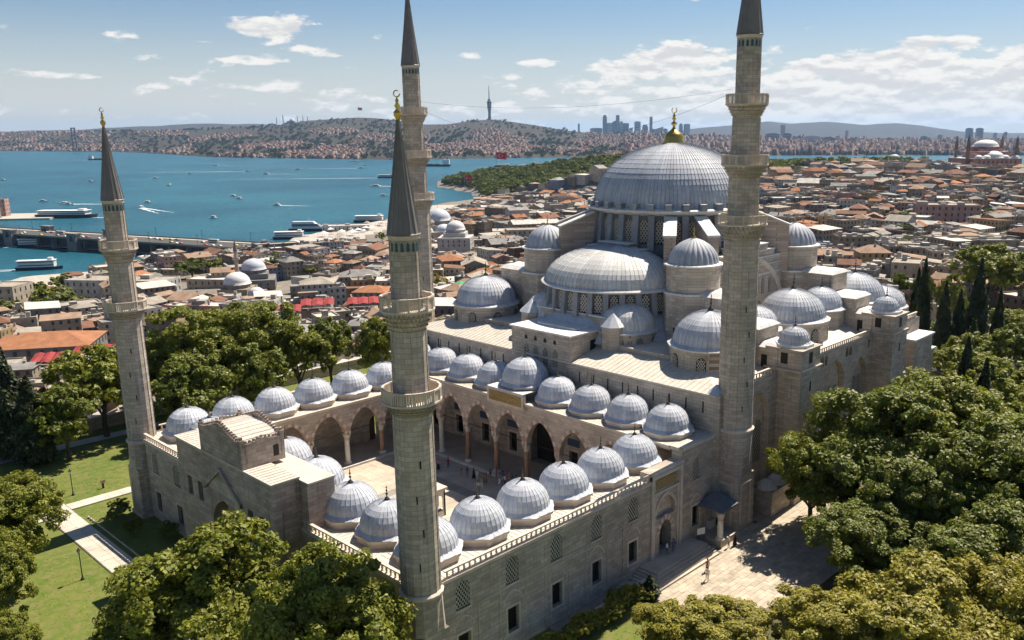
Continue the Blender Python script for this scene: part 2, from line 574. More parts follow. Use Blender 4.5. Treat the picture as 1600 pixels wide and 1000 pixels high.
def wall_panel(mb, O, U, N, L, z0, z1, holes=(), thick=0.8, back=True, mat=0, top=True, u_start=0.0):
    """a wall with real openings. holes: (u0, u1, z0, z1, spring or None, depth or None); depth None goes right through"""
    def P(u, z, d=0.0):
        return (O[0] + U[0] * u - N[0] * d, O[1] + U[1] * u - N[1] * d, z)
    us = sorted(set([u_start, L] + [h[0] for h in holes] + [h[1] for h in holes]))
    zs = sorted(set([z0, z1] + [h[2] for h in holes] + [h[3] for h in holes]))
    us = [u for u in us if u_start - 1e-6 <= u <= L + 1e-6]
    for i in range(len(us) - 1):
        for j in range(len(zs) - 1):
            uc = (us[i] + us[i + 1]) / 2; zc = (zs[j] + zs[j + 1]) / 2
            inh = [h for h in holes if h[0] < uc < h[1] and h[2] < zc < h[3]]
            if not inh:
                mb.quad(P(us[i], zs[j]), P(us[i + 1], zs[j]), P(us[i + 1], zs[j + 1]), P(us[i], zs[j + 1]), mat)
            if back and not (inh and inh[0][5] is None):
                mb.quad(P(us[i + 1], zs[j], thick), P(us[i], zs[j], thick), P(us[i], zs[j + 1], thick), P(us[i + 1], zs[j + 1], thick), mat)
    if top:
        mb.quad(P(u_start, z1), P(L, z1), P(L, z1, thick), P(u_start, z1, thick), mat)
        mb.quad(P(u_start, z0, thick), P(u_start, z0), P(u_start, z1), P(u_start, z1, thick), mat)
        mb.quad(P(L, z0), P(L, z0, thick), P(L, z1, thick), P(L, z1), mat)
    for (a, b, c, d, sp, dep) in holes:
        dd = thick if dep is None else dep
        if sp is None:
            line = [(a, c), (a, d), (b, d), (b, c)]
        else:
            pts = arch_pts(a, b, sp, d)
            line = [(a, c)] + pts + [(b, c)]
            for k in range(len(pts) - 1):
                p, q = pts[k], pts[k + 1]
                mb.quad(P(*p), P(*q), P(q[0], d), P(p[0], d), mat)
                if back and dep is None:
                    mb.quad(P(q[0], q[1], thick), P(p[0], p[1], thick), P(p[0], d, thick), P(q[0], d, thick), mat)
        for k in range(len(line) - 1):
            p, q = line[k], line[k + 1]
            mb.quad(P(q[0], q[1]), P(p[0], p[1]), P(p[0], p[1], dd), P(q[0], q[1], dd), mat)
        if c > z0 + 1e-6:
            mb.quad(P(a, c), P(b, c), P(b, c, dd), P(a, c, dd), mat)


def pane(O, U, N, h, depth, mb=None, mat=0):
    """the flat face that closes an opening"""
    mb = mb or MB()
    a, b, c, d, sp = h[:5]
    pts = [(a, c), (b, c)] + (list(reversed(arch_pts(a, b, sp, d))) if sp is not None else [(b, d), (a, d)])
    vs = [(O[0] + U[0] * u - N[0] * depth, O[1] + U[1] * u - N[1] * depth, z) for u, z in pts]
    mb.add(vs, [tuple(range(len(vs)))], mat)
    return mb


def lattice(w, h, sp=0.30, t=0.075, d=0.10, arch=True):
    """pierced plaster window grille in local u (x) and z, facing -y, centred on x = 0"""
    mb = MB()
    rise = w * 0.55 if arch else 0.0
    hh = h - rise

    def inside(x, z):
        if abs(x) > w / 2 or z < 0:
            return False
        if z <= hh:
            return True
        if not arch:
            return z <= h
        k = (z - hh) / rise
        return k <= math.sqrt(max(0, 1 - (2 * x / w) ** 2)) * 0.8 + 0.2 * (1 - abs(2 * x / w))
    step = sp
    for sgn in (1, -1):
        c = -h - w
        while c < h + w:
            # line z = sgn*1.5*x + c ; clip numerically
            pts = []
            nseg = 40
            for i in range(nseg + 1):
                x = -w / 2 + w * i / nseg
                z = sgn * 1.5 * x + c
                if inside(x, z):
                    pts.append((x, z))
            if len(pts) > 2:
                (xa, za), (xb, zb) = pts[0], pts[-1]
                L = math.hypot(xb - xa, zb - za)
                nx, nz = -(zb - za) / L * t / 2, (xb - xa) / L * t / 2
                vs = [(xa + nx, 0, za + nz), (xa - nx, 0, za - nz), (xb - nx, 0, zb - nz), (xb + nx, 0, zb + nz),
                      (xa + nx, d, za + nz), (xa - nx, d, za - nz), (xb - nx, d, zb - nz), (xb + nx, d, zb + nz)]
                mb.add(vs, [(0, 1, 2, 3), (0, 4, 5, 1), (2, 6, 7, 3)])
            c += step * 1.8
    return mb


def finial_profile(h):
    s = h / 2.0
    return [(0.30 * s, 0.0), (0.34 * s, 0.10 * s), (0.24 * s, 0.28 * s), (0.07 * s, 0.42 * s), (0.06 * s, 0.60 * s), (0.15 * s, 0.70 * s),
            (0.15 * s, 0.80 * s), (0.05 * s, 0.90 * s), (0.05 * s, 1.05 * s), (0.12 * s, 1.14 * s), (0.12 * s, 1.22 * s), (0.04 * s, 1.30 * s),
            (0.04 * s, 1.45 * s), (0.09 * s, 1.52 * s), (0.03 * s, 1.62 * s), (0.0, 2.0 * s)]


def finial_mesh(h, mat='bronze_finial'):
    mb = MB()
    mb.ring(finial_profile(h), 10)
    return mb.mesh('finial', [mat])

# ------------------------------------------------------------------ the courtyard
SX, SY = 6.187, 6.35
YC = 25.4
XC = 72.3
ROOF, ROOF_M = 10.62, 13.0
FLOOR, PFLOOR = 0.75, 1.05

court = thing('courtyard', 'arcaded stone courtyard ringed by small grey lead domes in front of the mosque', 'courtyard', (17, YC, 0))

WIN_W, WIN_H = 1.5, 2.65


def gore_mesh(R, H, n, flare, seam=0.034, rows=7, name='lead_panel', joints=(0.34,)):
    """one lead strip of a dome, seam raised on its left edge; z = 0 at the springing"""
    mb = MB()
    a = 2 * pi / n
    prof = []
    for i in range(rows + 1):
        t = i / rows * pi / 2
        prof.append((R * math.cos(t) * 0.995 + 0.002, H * math.sin(t)))
    prof[-1] = (0.05, H)
    prof = [(R + flare, -0.32), (R + 0.10, -0.10)] + prof
    w = 0.034 / R
    offs = [(-w, 0.0), (-w * 0.6, seam), (w * 0.6, seam), (w, 0.0), (a - w, 0.0)]
    vs = []
    for k, (da, dr) in enumerate(offs):
        for (r, z) in prof:
            rr = r + (dr if r > 0.4 else dr * 0.3)
            vs.append((rr * math.cos(da), rr * math.sin(da), z + (dr * 0.5 if r < R * 0.7 else 0)))
    k = len(prof)
    fs = []
    for j in range(len(offs) - 1):
        for i in range(k - 1):
            fs.append((j * k + i, (j + 1) * k + i, (j + 1) * k + i + 1, j * k + i + 1))
    mb.add(vs, fs)
    mb.m = [1 if (q // (k - 1)) < 3 and q % (k - 1) > 0 else 0 for q in range(len(fs))]
    return mb


def full_dome(R, H, n, flare, a0=0.0, a1=2 * pi, **kw):
    g = gore_mesh(R, H, n, flare, **kw)
    mb = MB()
    m = int(round(n * (a1 - a0) / (2 * pi)))
    for j in range(m):
        a = a0 + 2 * pi * j / n
        c, s = math.cos(a), math.sin(a)
        mb.add([(x * c - y * s, x * s + y * c, z) for x, y, z in g.v], g.f)
        mb.m[-len(g.f):] = g.m
    return mb


def octagon(r, n=8, a0=None, cx=0, cy=0):
    a0 = pi / n if a0 is None else a0
    return [(cx + r * math.cos(a0 + 2 * pi * k / n), cy + r * math.sin(a0 + 2 * pi * k / n)) for k in range(n)]


NG = 32
_gore = gore_mesh(2.80, 2.62, NG, 0.42).mesh('lead_panel', ['lead_dome', 'lead_seam'])
_cov = full_dome(2.80, 2.62, NG, 0.42).mesh('lead_covering', ['lead_dome', 'lead_seam'])
_covc = full_dome(3.35, 3.2, NG, 0.42).mesh('lead_covering', ['lead_dome', 'lead_seam'])
_drum = MB()
_drum.prism(octagon(3.14), 0.0, 0.86, 0)
_drum.prism(octagon(3.38), 0.66, 0.93, 0)
_drum.prism(octagon(3.42), 0.932, 1.06, 1, poly2=octagon(3.16))
_drum.add([(2.70 * math.cos(2 * pi * k / 24), 2.70 * math.sin(2 * pi * k / 24), zz) for zz in (1.0, 1.5) for k in range(24)],
          [(k, (k + 1) % 24, 24 + (k + 1) % 24, 24 + k) for k in range(24)], 1)
_drum_me = _drum.mesh('dome_base', ['trim_stone', 'lead_pale'])
_fin = finial_mesh(1.75)


def portico_dome(x, y, zroof, apex, single=False, big=False):
    H = 3.2 if big else 2.62
    zs = apex - H
    d = place('dome', _drum_me, court, (x, y, zs - 1.30), 0, (1.12, 1.12, 1.0) if big else 1.0)
    inv = Matrix.Translation((x, y, zs - 1.30)).inverted()
    if big:
        inv = (Matrix.Translation((x, y, zs - 1.30)) @ Matrix.Diagonal((1.12, 1.12, 1.0, 1.0))).inverted()

    def sub(o):
        o.parent = d; o.matrix_parent_inverse = inv
    if zs - 1.30 > zroof + 0.05:
        mb = MB(); mb.prism(octagon(3.05, cx=x, cy=y), zroof - 0.05, zs - 1.299)
        o = mb.build('plinth', 'limestone'); sub(o)
    if single:
        for k in range(NG):
            o = place('lead_panel', _gore, None, (x, y, zs), 2 * pi * k / NG); sub(o)
    else:
        o = place('lead_covering', _covc if big else _cov, None, (x, y, zs)); sub(o)
    o = place('finial', _fin, None, (x, y, apex - 0.06), 0, rnd.uniform(0.92, 1.06)); sub(o)
    return d


for i in range(0, 6):
    portico_dome(SX * i, 0, ROOF, 14.5, single=True)
    portico_dome(SX * i, SY * 8, ROOF, 14.5)
for j, ap in ((1, 14.5), (2, 14.5), (3, 15.67), (4, 16.3), (5, 15.67), (6, 14.5), (7, 14.5)):
    portico_dome(0, SY * j, ROOF, ap, single=(j < 4))
for j in range(9):
    portico_dome(37.55, SY * j, ROOF_M, 18.4 if j == 4 else 16.7, big=(j == 4))

# outer walls with their openings
WT = 1.6
LW = 41.0 + 4.8                                  # along x
bays = [SX * i + 4.8 for i in range(7)]
_lat = lattice(1.65, 2.85, 0.30, 0.085).mesh('lattice', ['lattice_plaster'])
_frame = MB()
for (a, b, c, d) in ((-0.98, -0.76, 0, 2.65), (0.76, 0.98, 0, 2.65), (-0.98, 0.98, 2.65, 2.93), (-1.05, 1.05, -0.2, 0.0)):
    _frame.box(a, b, -0.06, 0.12, c, d)
_frame_me = _frame.mesh('window_frame', ['trim_stone'])
_bars = MB()
for k in range(5):
    x = -0.6 + 0.3 * k
    _bars.box(x - 0.02, x + 0.02, 0.30, 0.34, 0.0, 2.65)
for k in range(7):
    z = 0.2 + 0.37 * k
    _bars.box(-0.75, 0.75, 0.29, 0.35, z - 0.02, z + 0.02)
_bars_me = _bars.mesh('window_bars', ['iron'])
_sill = MB(); _sill.box(-0.95, 0.95, -0.07, 0.2, -0.16, 0.0); _sill_me = _sill.mesh('window_sill', ['trim_stone'])


def ang(U):
    return math.atan2(U[1], U[0])


def lower_window(parent, O, U, N, uc, z, bars=True):
    h = (uc - 0.75, uc + 0.75, z, z + 2.65, None)
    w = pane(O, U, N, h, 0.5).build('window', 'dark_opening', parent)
    p = (O[0] + U[0] * uc, O[1] + U[1] * uc, z)
    place('window_frame', _frame_me, w, p, ang(U))
    if bars:
        place('window_bars', _bars_me, w, p, ang(U))
    return w


def lattice_window(parent, O, U, N, uc, z, me=None, w=1.65, h=2.85, dep=0.35, sill=True):
    hh = (uc - w / 2, uc + w / 2, z, z + h, z + h - w * 0.55)
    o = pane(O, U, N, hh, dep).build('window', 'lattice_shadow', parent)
    p = (O[0] + U[0] * uc - N[0] * 0.06, O[1] + U[1] * uc - N[1] * 0.06, z)
    place('lattice', me or _lat, o, p, ang(U))
    if sill:
        place('window_sill', _sill_me, o, (O[0] + U[0] * uc, O[1] + U[1] * uc, z), ang(U), w / 1.65)
    return o


DOOR_U = bays[5]


def side_wall(O, U, N, flip):
    f = (lambda u: LW - u) if flip else (lambda u: u)
    holes = []
    wins, lats = [], []
    for i, u in enumerate(bays):
        uu = f(u)
        if i == 5:
            holes.append((uu - 1.15, uu + 1.15, 0.9, 5.1, 3.6, None))
            holes.append((uu - 1.75, uu + 1.75, 5.5, 8.2, 6.4, 0.5))
            continue
        zl = 1.85 if i < 5 else 2.1
        zu = 7.05 if i < 6 else 8.2
        holes.append((uu - 0.75, uu + 0.75, zl, zl + 2.65, None, 0.5)); wins.append((uu, zl))
        holes.append((uu - 0.825, uu + 0.825, zu, zu + 2.85, zu + 2.85 - 0.9, 0.35)); lats.append((uu, zu))
    mb = MB()
    cut = f(32.8)
    if not flip:
        wall_panel(mb, O, U, N, 32.8, -0.8, ROOF, [h for h in holes if h[1] < 33], WT)
        wall_panel(mb, O, U, N, 38.9, -0.8, 11.5, [h for h in holes if 32.8 < h[0] < 38.9], WT, u_start=32.8)
        wall_panel(mb, O, U, N, LW, -0.8, ROOF_M, [h for h in holes if h[0] > 38.9], WT, u_start=38.9)
    else:
        wall_panel(mb, O, U, N, LW, -0.8, ROOF, [h for h in holes if h[0] > LW - 32.8], WT, u_start=LW - 32.8)
        wall_panel(mb, O, U, N, LW - 32.8, -0.8, 11.5, [h for h in holes if LW - 38.9 < h[0] < LW - 32.8], WT, u_start=LW - 38.9)
        wall_panel(mb, O, U, N, LW - 38.9, -0.8, ROOF_M, [h for h in holes if h[1] < LW - 38.9], WT)
    w = mb.build('wall', 'limestone', court)
    for u, z in wins:
        lower_window(w, O, U, N, u, z)
    for u, z in lats:
        lattice_window(w, O, U, N, u, z)
    return w


O_R, U_R, N_R = (-4.8, -4.8), (1, 0), (0, -1)
O_L, U_L, N_L = (41.0, 55.6), (-1, 0), (0, 1)
O_F, U_F, N_F = (-4.8, 55.6), (0, -1), (-1, 0)
wall_r = side_wall(O_R, U_R, N_R, False)
wall_l = side_wall(O_L, U_L, N_L, True)
# front wall
mb = MB()
LF = 60.4
holes = []
wins, lats = [], []
for j in range(9):
    if 3 <= j <= 5:
        continue
    u = 55.6 - SY * j
    holes.append((u - 0.75, u + 0.75, 1.4, 4.05, None, 0.5)); wins.append((u, 1.4))
    if j not in (6,):
        holes.append((u - 0.825, u + 0.825, 6.6, 9.45, 8.55, 0.35)); lats.append((u, 6.6))
wall_panel(mb, O_F, U_F, N_F, LF, -0.8, ROOF - 0.01, holes, WT)
wall_f = mb.build('wall', 'limestone', court)
for u, z in wins:
    lower_window(wall_f, O_F, U_F, N_F, u, z)
for u, z in lats:
    lattice_window(wall_f, O_F, U_F, N_F, u, z)

# relieving arches and pilaster strips on the side wall, cornices
for (w, O, U, N, n) in ((wall_r, O_R, U_R, N_R, 7),):
    for i in range(n):
        if i == 5:
            continue
        mb = MB()
        u = bays[i]
        pts_o = arch_pts(u - 1.25, u + 1.25, 5.0, 6.35)
        pts_i = arch_pts(u - 1.1, u + 1.1, 5.0, 6.2)
        for k in range(len(pts_o) - 1):
            q = [pts_i[k], pts_i[k + 1], pts_o[k + 1], pts_o[k]]
            vs = [(O[0] + a, O[1] - 0.05, z) for a, z in q] + [(O[0] + a, O[1] + 0.05, z) for a, z in q]
            mb.add(vs, [(0, 1, 2, 3), (3, 2, 6, 7), (1, 0, 4, 5)])
        mb.build('relieving_arch', 'trim_stone', w)
    for i in range(n - 1):
        u = (bays[i] + bays[i + 1]) / 2
        if i in (4, 5):
            continue
        mb = MB()
        for s in (-1.35, 1.35):
            mb.box(O[0] + u + s - 0.07, O[0] + u + s + 0.07, O[1] - 0.06, O[1] + 0.1, 0.1, 6.9)
        mb.box(O[0] + u - 1.28, O[0] + u + 1.28, O[1] - 0.06, O[1] + 0.1, 6.76, 6.9)
        mb.build('wall_moulding', 'limestone_clean', w)

for c_ in ((-4.95, 27.9, -4.95, -4.45, ROOF - 0.28, ROOF + 0.02), (28.0, 34.2, -4.98, -4.45, 11.2, 11.53), (34.2, 40.6, -5.0, -4.45, ROOF_M - 0.3, ROOF_M + 0.03),
           (-4.95, 27.9, 55.3, 55.75, ROOF - 0.28, ROOF + 0.02), (-4.97, -4.45, -4.44, 14.4, ROOF - 0.29, ROOF + 0.015), (-4.97, -4.45, 36.4, 55.29, ROOF - 0.29, ROOF + 0.015)):
    MB().box(*c_).build('cornice', 'trim_stone', court)

# balustrade
_bal = MB()
_bal.ring([(0.13, 0.0), (0.13, 0.08), (0.085, 0.14), (0.12, 0.30), (0.085, 0.50), (0.13, 0.58), (0.13, 0.64)], 6, smooth=False)
_bal_me = _bal.mesh('baluster', ['trim_stone'])


def balustrade(p, q, z, parent, step=0.66, h=0.88):
    p = Vector(p); q = Vector(q); L = (q - p).length; d = (q - p) / L
    mb = MB()
    a = math.atan2(d.y, d.x); nx, ny = -d.y, d.x

    def rail(z0, z1, w):
        vs = []
        for zz in (z0, z1):
            for (t, s) in ((0, -w), (L, -w), (L, w), (0, w)):
                vs.append((p.x + d.x * t + nx * s, p.y + d.y * t + ny * s, zz))
        mb.add(vs, [(0, 3, 2, 1), (4, 5, 6, 7), (0, 1, 5, 4), (1, 2, 6, 5), (2, 3, 7, 6), (3, 0, 4, 7)])
    rail(z, z + 0.10, 0.19)
    rail(z + 0.74, z + h, 0.17)
    o = mb.build('balustrade', 'trim_stone', parent)
    n = int(L / step)
    for k in range(n):
        t = (k + 0.5) * L / n
        place('baluster', _bal_me, o, (p.x + d.x * t, p.y + d.y * t, z + 0.10), a)
    return o


balustrade((-2.0, -4.70), (27.8, -4.70), ROOF + 0.02, court)
balustrade((-4.72, -2.2), (-4.72, 14.3), ROOF + 0.02, court)
balustrade((-4.72, 36.5), (-4.72, 53.4), ROOF + 0.02, court)
balustrade((27.8, 55.5), (-2.0, 55.5), ROOF + 0.02, court)

# roof decks of the galleries, with raised batten seams
mb = MB()
mb.box(-4.4, 34.2, -4.4, 3.6, ROOF - 0.35, ROOF + 0.012)
mb.box(-4.4, 34.2, 47.2, 55.2, ROOF - 0.35, ROOF + 0.012)
mb.box(-4.4, 3.6, 3.6, 47.2, ROOF - 0.35, ROOF + 0.012)
mb.box(33.9, 40.8, -4.4, 55.2, ROOF_M - 0.4, ROOF_M + 0.012)
deck = mb.build('roof', 'lead_roof', court)
mb = MB()
for k in range(60):
    x = -4.2 + k * 0.64
    if x > 33.8:
        break
    for (a, b) in ((-4.35, 3.55), (47.25, 55.15)):
        mb.box(x - 0.03, x + 0.03, a, b, ROOF + 0.005, ROOF + 0.05)
for k in range(68):
    y = 3.9 + k * 0.64
    if y > 47:
        break
    mb.box(-4.35, 3.55, y - 0.03, y + 0.03, ROOF + 0.005, ROOF + 0.05)
for k in range(93):
    y = -4.2 + k * 0.64
    mb.box(33.95, 40.7, y - 0.03, y + 0.03, ROOF_M + 0.005, ROOF_M + 0.05)
mb.build('roof_seams', 'lead_roof', deck, kind='stuff')
mb = MB()          # eaves of the arcades towards the court
mb.box(3.45, 34.0, 3.3, 3.75, ROOF - 0.2, ROOF + 0.03)
mb.box(3.45, 34.0, 47.05, 47.5, ROOF - 0.2, ROOF + 0.03)
mb.box(3.3, 3.74, 3.76, 47.04, ROOF - 0.2, ROOF + 0.028)
mb.box(33.75, 34.2, -3.0, 53.9, ROOF_M - 0.2, ROOF_M + 0.03)
mb.build('eaves', 'trim_stone', deck)

# arcades: arched walls, voussoirs, columns, tie rods
_colp = [(0.55, 0.0), (0.55, 0.14), (0.46, 0.18), (0.46, 0.30), (0.39, 0.36)]


def column_parts(h, shaft):
    b = MB(); b.ring([(0.62, 0.0), (0.62, 0.12)], 8, smooth=False); b.ring([(0.62, 0.12), (0.5, 0.20), (0.52, 0.30), (0.40, 0.40)], 14)
    s = MB(); s.ring([(0.40, 0.40), (0.395, h * 0.5), (0.36, h - 0.95)], 14)
    c = MB()
    c.ring([(0.36, h - 0.95), (0.44, h - 0.93), (0.44, h - 0.86), (0.37, h - 0.82)], 14)
    c.ring([(0.38, h - 0.82), (0.40, h - 0.6), (0.52, h - 0.42), (0.50, h - 0.38), (0.64, h - 0.16), (0.66, h)], 8, smooth=False)
    c.prism(octagon(0.68, 4), h - 0.02, h + 0.12)
    return (b.mesh('column_base', ['marble']), s.mesh('shaft', [shaft]), c.mesh('capital', ['trim_stone']))


_ccache = {}


def column(x, y, h, shaft):
    key = (round(h, 2), shaft)
    if key not in _ccache:
        _ccache[key] = column_parts(h, shaft)
    b, s, c = _ccache[key]
    o = place('column', b, court, (x, y, PFLOOR))
    inv = Matrix.Translation((x, y, PFLOOR)).inverted()
    for nm, me in (('shaft', s), ('capital', c)):
        k = place(nm, me, None, (x, y, PFLOOR)); k.parent = o; k.matrix_parent_inverse = inv


def arcade(O, U, N, bounds, spring, crown, z1, th=0.95, vous=False):
    L = bounds[-1]
    holes = []
    for a, b in zip(bounds[:-1], bounds[1:]):
        holes.append((a + 0.42, b - 0.42, PFLOOR, crown, spring, None))
    mb = MB()
    wall_panel(mb, O, U, N, L, PFLOOR, z1, holes, th, u_start=bounds[0])
    mb2 = MB()
    # keep only what is above the springing: piers below are the columns
    keep = [i for i, f in enumerate(mb.f) if not (max(mb.v[k][2] for k in f) <= spring + 1e-4)]
    m3 = MB()
    for i in keep:
        f = mb.f[i]
        m3.add([mb.v[k] for k in f], [tuple(range(len(f)))])
    # faces that straddle the springing: lift to it
    m3.v = [(x, y, max(z, spring)) for x, y, z in m3.v]
    arc = m3.build('arcade', 'limestone_clean', court)
    if vous:
        for (a, b, c, d, sp, dep) in holes:
            nv = 17
            for k in range(nv):
                def pt(t, out):
                    pts = arch_pts(a - out, b + out, sp, d + out, n=nv * 2)
                    f = t * (len(pts) - 1); i = min(int(f), len(pts) - 2); g = f - i
                    return (pts[i][0] * (1 - g) + pts[i + 1][0] * g, pts[i][1] * (1 - g) + pts[i + 1][1] * g)
                t0 = (k + 0.03) / nv; t1 = (k + 0.97) / nv
                q = [pt(t0, 0), pt(t1, 0), pt(t1, 0.52), pt(t0, 0.52)]
                vb = MB()
                vs = [(O[0] + U[0] * u + N[0] * e, O[1] + U[1] * u + N[1] * e, z) for e in (0.035, -0.10) for u, z in q]
                vb.add(vs, [(0, 1, 2, 3), (0, 4, 5, 1), (1, 5, 6, 2), (2, 6, 7, 3), (3, 7, 4, 0)])
                vb.build('voussoir', 'voussoir_red' if k % 2 else 'voussoir_white', arc)
    for (a, b, c, d, sp, dep) in holes:         # iron tie rods
        rb = MB()
        m = 0.5 * th
        p0 = (O[0] + U[0] * a - N[0] * m, O[1] + U[1] * a - N[1] * m, sp + 0.35)
        p1 = (O[0] + U[0] * b - N[0] * m, O[1] + U[1] * b - N[1] * m, sp + 0.35)
        rb.tube(p0, p1, 0.05, 6)
        rb.build('tie_rod', 'iron', arc)
    return arc


xb = [SX * (i + 0.5) for i in range(0, 6)]           # bay lines along x
yb = [SY * (j + 0.5) for j in range(0, 8)]
arcade((0, 47.35), (1, 0), (0, -1), xb, 5.75, 9.35, ROOF - 0.35, vous=True)      # far side of the court, faces us
arcade((0, 3.45), (-1, 0), (0, 1), [-b for b in reversed(xb)], 5.75, 9.35, ROOF - 0.35)
arcade((3.45, 0), (0, 1), (1, 0), yb, 5.75, 9.35, ROOF - 0.35)
arcade((34.0, 0), (0, -1), (-1, 0), [-b for b in reversed(yb)], 6.75, 10.9, ROOF_M - 0.4, vous=True)
for k, x in enumerate(xb):
    for y in (3.0, 47.8):
        column(x, y, 4.7, 'marble' if k % 2 else 'granite_brown')
for k, y in enumerate(yb):
    if 0 < k < 7:
        column(3.0, y, 4.7, 'marble')
    column(34.45, y, 5.7, 'marble' if k in (0, 1, 6, 7) else 'granite_brown')

# gallery cross arches and ceilings are dark inside: plain soffits
mb = MB()
mb.box(33.95, 40.75, -3.1, 53.9, ROOF_M - 0.62, ROOF_M - 0.41)
mb.build('gallery_ceiling', 'limestone_clean', court)

# inscription tablet over the middle arch, breaking the eaves
mb = MB()
mb.box(33.40, 33.95, 21.7, 29.1, 12.15, 14.35, 0)
mb.box(33.40, 36.5, 21.7, 29.1, 14.352, 14.42, 1)
tab = mb.build('tablet', ['trim_stone', 'lead_pale'], court)
mb = MB(); mb.box(33.36, 33.40, 22.1, 28.7, 12.5, 14.0); mb.build('inscription', 'inscription_gold', tab)
mb = MB()          # relief lettering: long strokes and loops of the carved line
r2 = random.Random(3)
for row in range(2):
    y = 28.45
    while y > 22.3:
        w = r2.uniform(0.10, 0.38); hgt = r2.uniform(0.12, 0.5); zb = 12.62 + row * 0.68 + r2.uniform(0, 0.1)
        mb.box(33.33, 33.36, y - 0.05, y, zb, zb + hgt)
        mb.box(33.33, 33.36, y - w, y - 0.051, zb, zb + 0.06)
        y -= w + 0.06
mb.build('lettering', 'gold', tab)

# ------------------------------------------------------------------ main gate in the middle of the front
mb = MB()
GX, GY0, GY1, GT = -7.6, 14.6, 36.2, 15.9
holesG = []
OG, UG, NG_ = (GX, GY1), (0, -1), (-1, 0)
wl = [(2.6, 9.6), (5.2, 9.6), (16.6, 9.6), (19.2, 9.6), (2.6, 2.4), (5.2, 2.4), (16.6, 2.4), (19.2, 2.4)]
holesG = [(u - 0.55, u + 0.55, z, z + 2.3, None, 0.45) for u, z in wl]
holesG.append((7.6, 14.0, -0.8, 11.2, 7.6, 1.6))
wall_panel(mb, OG, UG, NG_, GY1 - GY0, -0.8, GT, holesG, 1.9, back=False)
mb.quad((GX + 1.9, GY0, -0.8), (-4.6, GY0, -0.8), (-4.6, GY0, GT), (GX + 1.9, GY0, GT))
mb.quad((-4.6, GY1, -0.8), (GX + 1.9, GY1, -0.8), (GX + 1.9, GY1, GT), (-4.6, GY1, GT))
mb.box(-4.7, -1.6, GY0 - 1.5, GY1 + 1.5, 9.8, GT - 0.4)
gate = mb.build('gatehouse', 'limestone_stained', court)
for u, z in wl:
    o = pane(OG, UG, NG_, (u - 0.55, u + 0.55, z, z + 2.3, None), 0.44).build('window', 'dark_opening', gate)
pane(OG, UG, NG_, (7.6, 14.0, -0.8, 11.2, 7.6), 1.59).build('portal_niche', 'limestone_clean', gate)
mb = MB(); mb.box(-6.1, -5.98, 23.9, 26.9, 0.6, 4.9); mb.build('door', 'wood_dark', gate)
mb = MB(); mb.box(GX - 0.06, GX + 0.05, 22.3, 28.5, 11.9, 13.4); mb.build('inscription', 'limestone_clean', gate)
mb = MB()
mb.box(GX - 0.15, -4.62, GY0 - 0.15, GY1 + 0.15, GT + 0.002, GT + 0.2, 0, 1)
mb.box(-4.62, -1.5, GY0 - 1.65, GY1 + 1.65, GT - 0.38, GT - 0.18, 0, 1)
groof = mb.build('roof', ['trim_stone', 'lead_roof'], gate)
mb = MB()
for k in range(32):
    y = GY0 + 0.3 + k * 0.68
    if y < GY1 and not (20.0 < y < 29.8):
        mb.box(GX, -4.7, y - 0.03, y + 0.03, GT + 0.2, GT + 0.25)
mb.build('roof_seams', 'lead_roof', groof, kind='stuff')
# tall crown of the portal with its stepped cresting and vaulted roof
PY0, PY1, PX1, PZ = 20.2, 29.6, -2.9, 18.4
mb = MB(); mb.box(GX - 0.1, PX1, PY0, PY1, GT + 0.21, PZ); crown = mb.build('portal_block', 'limestone_stained', gate)
mb = MB()
n = 14
yc = (PY0 + PY1) / 2; ry = (PY1 - PY0) / 2 - 0.45
for k in range(n):
    a0, a1 = pi * k / n, pi * (k + 1) / n
    y0, z0 = yc - ry * math.cos(a0), PZ + 1.25 * math.sin(a0)
    y1, z1 = yc - ry * math.cos(a1), PZ + 1.25 * math.sin(a1)
    mb.quad((GX + 0.45, y0, z0), (GX + 0.45, y1, z1), (PX1 - 0.45, y1, z1), (PX1 - 0.45, y0, z0))
    mb.tube((GX + 0.45, y0, z0 + 0.01), (PX1 - 0.45, y0, z0 + 0.01), 0.045, 5)
mb.build('vault_roof', 'lead_roof', crown)


def crest(p, q, top, steps, th):
    """row of small stepped merlons along a line rising to the middle when steps > 0"""
    p = Vector(p); q = Vector(q); L = (q - p).length; d = (q - p) / L
    nn = int(L / 0.42)
    mb = MB()
    for k in range(nn):
        t = (k + 0.5) / nn
        zz = PZ + 0.25 + steps * max(1 - abs(2 * t - 1), 0.45 * (1 - min(t, 1 - t) / 0.16))
        c = p + d * (t * L)
        w = 0.40 * L / nn / 0.42
        hx = abs(d.x) * w / 2 + abs(d.y) * th; hy = abs(d.y) * w / 2 + abs(d.x) * th
        mb.box(c.x - hx, c.x + hx, c.y - hy, c.y + hy, PZ - 0.02, zz)
        mb.box(c.x - hx * 0.55, c.x + hx * 0.55, c.y - hy * 0.55, c.y + hy * 0.55, zz, zz + 0.32)
    return mb


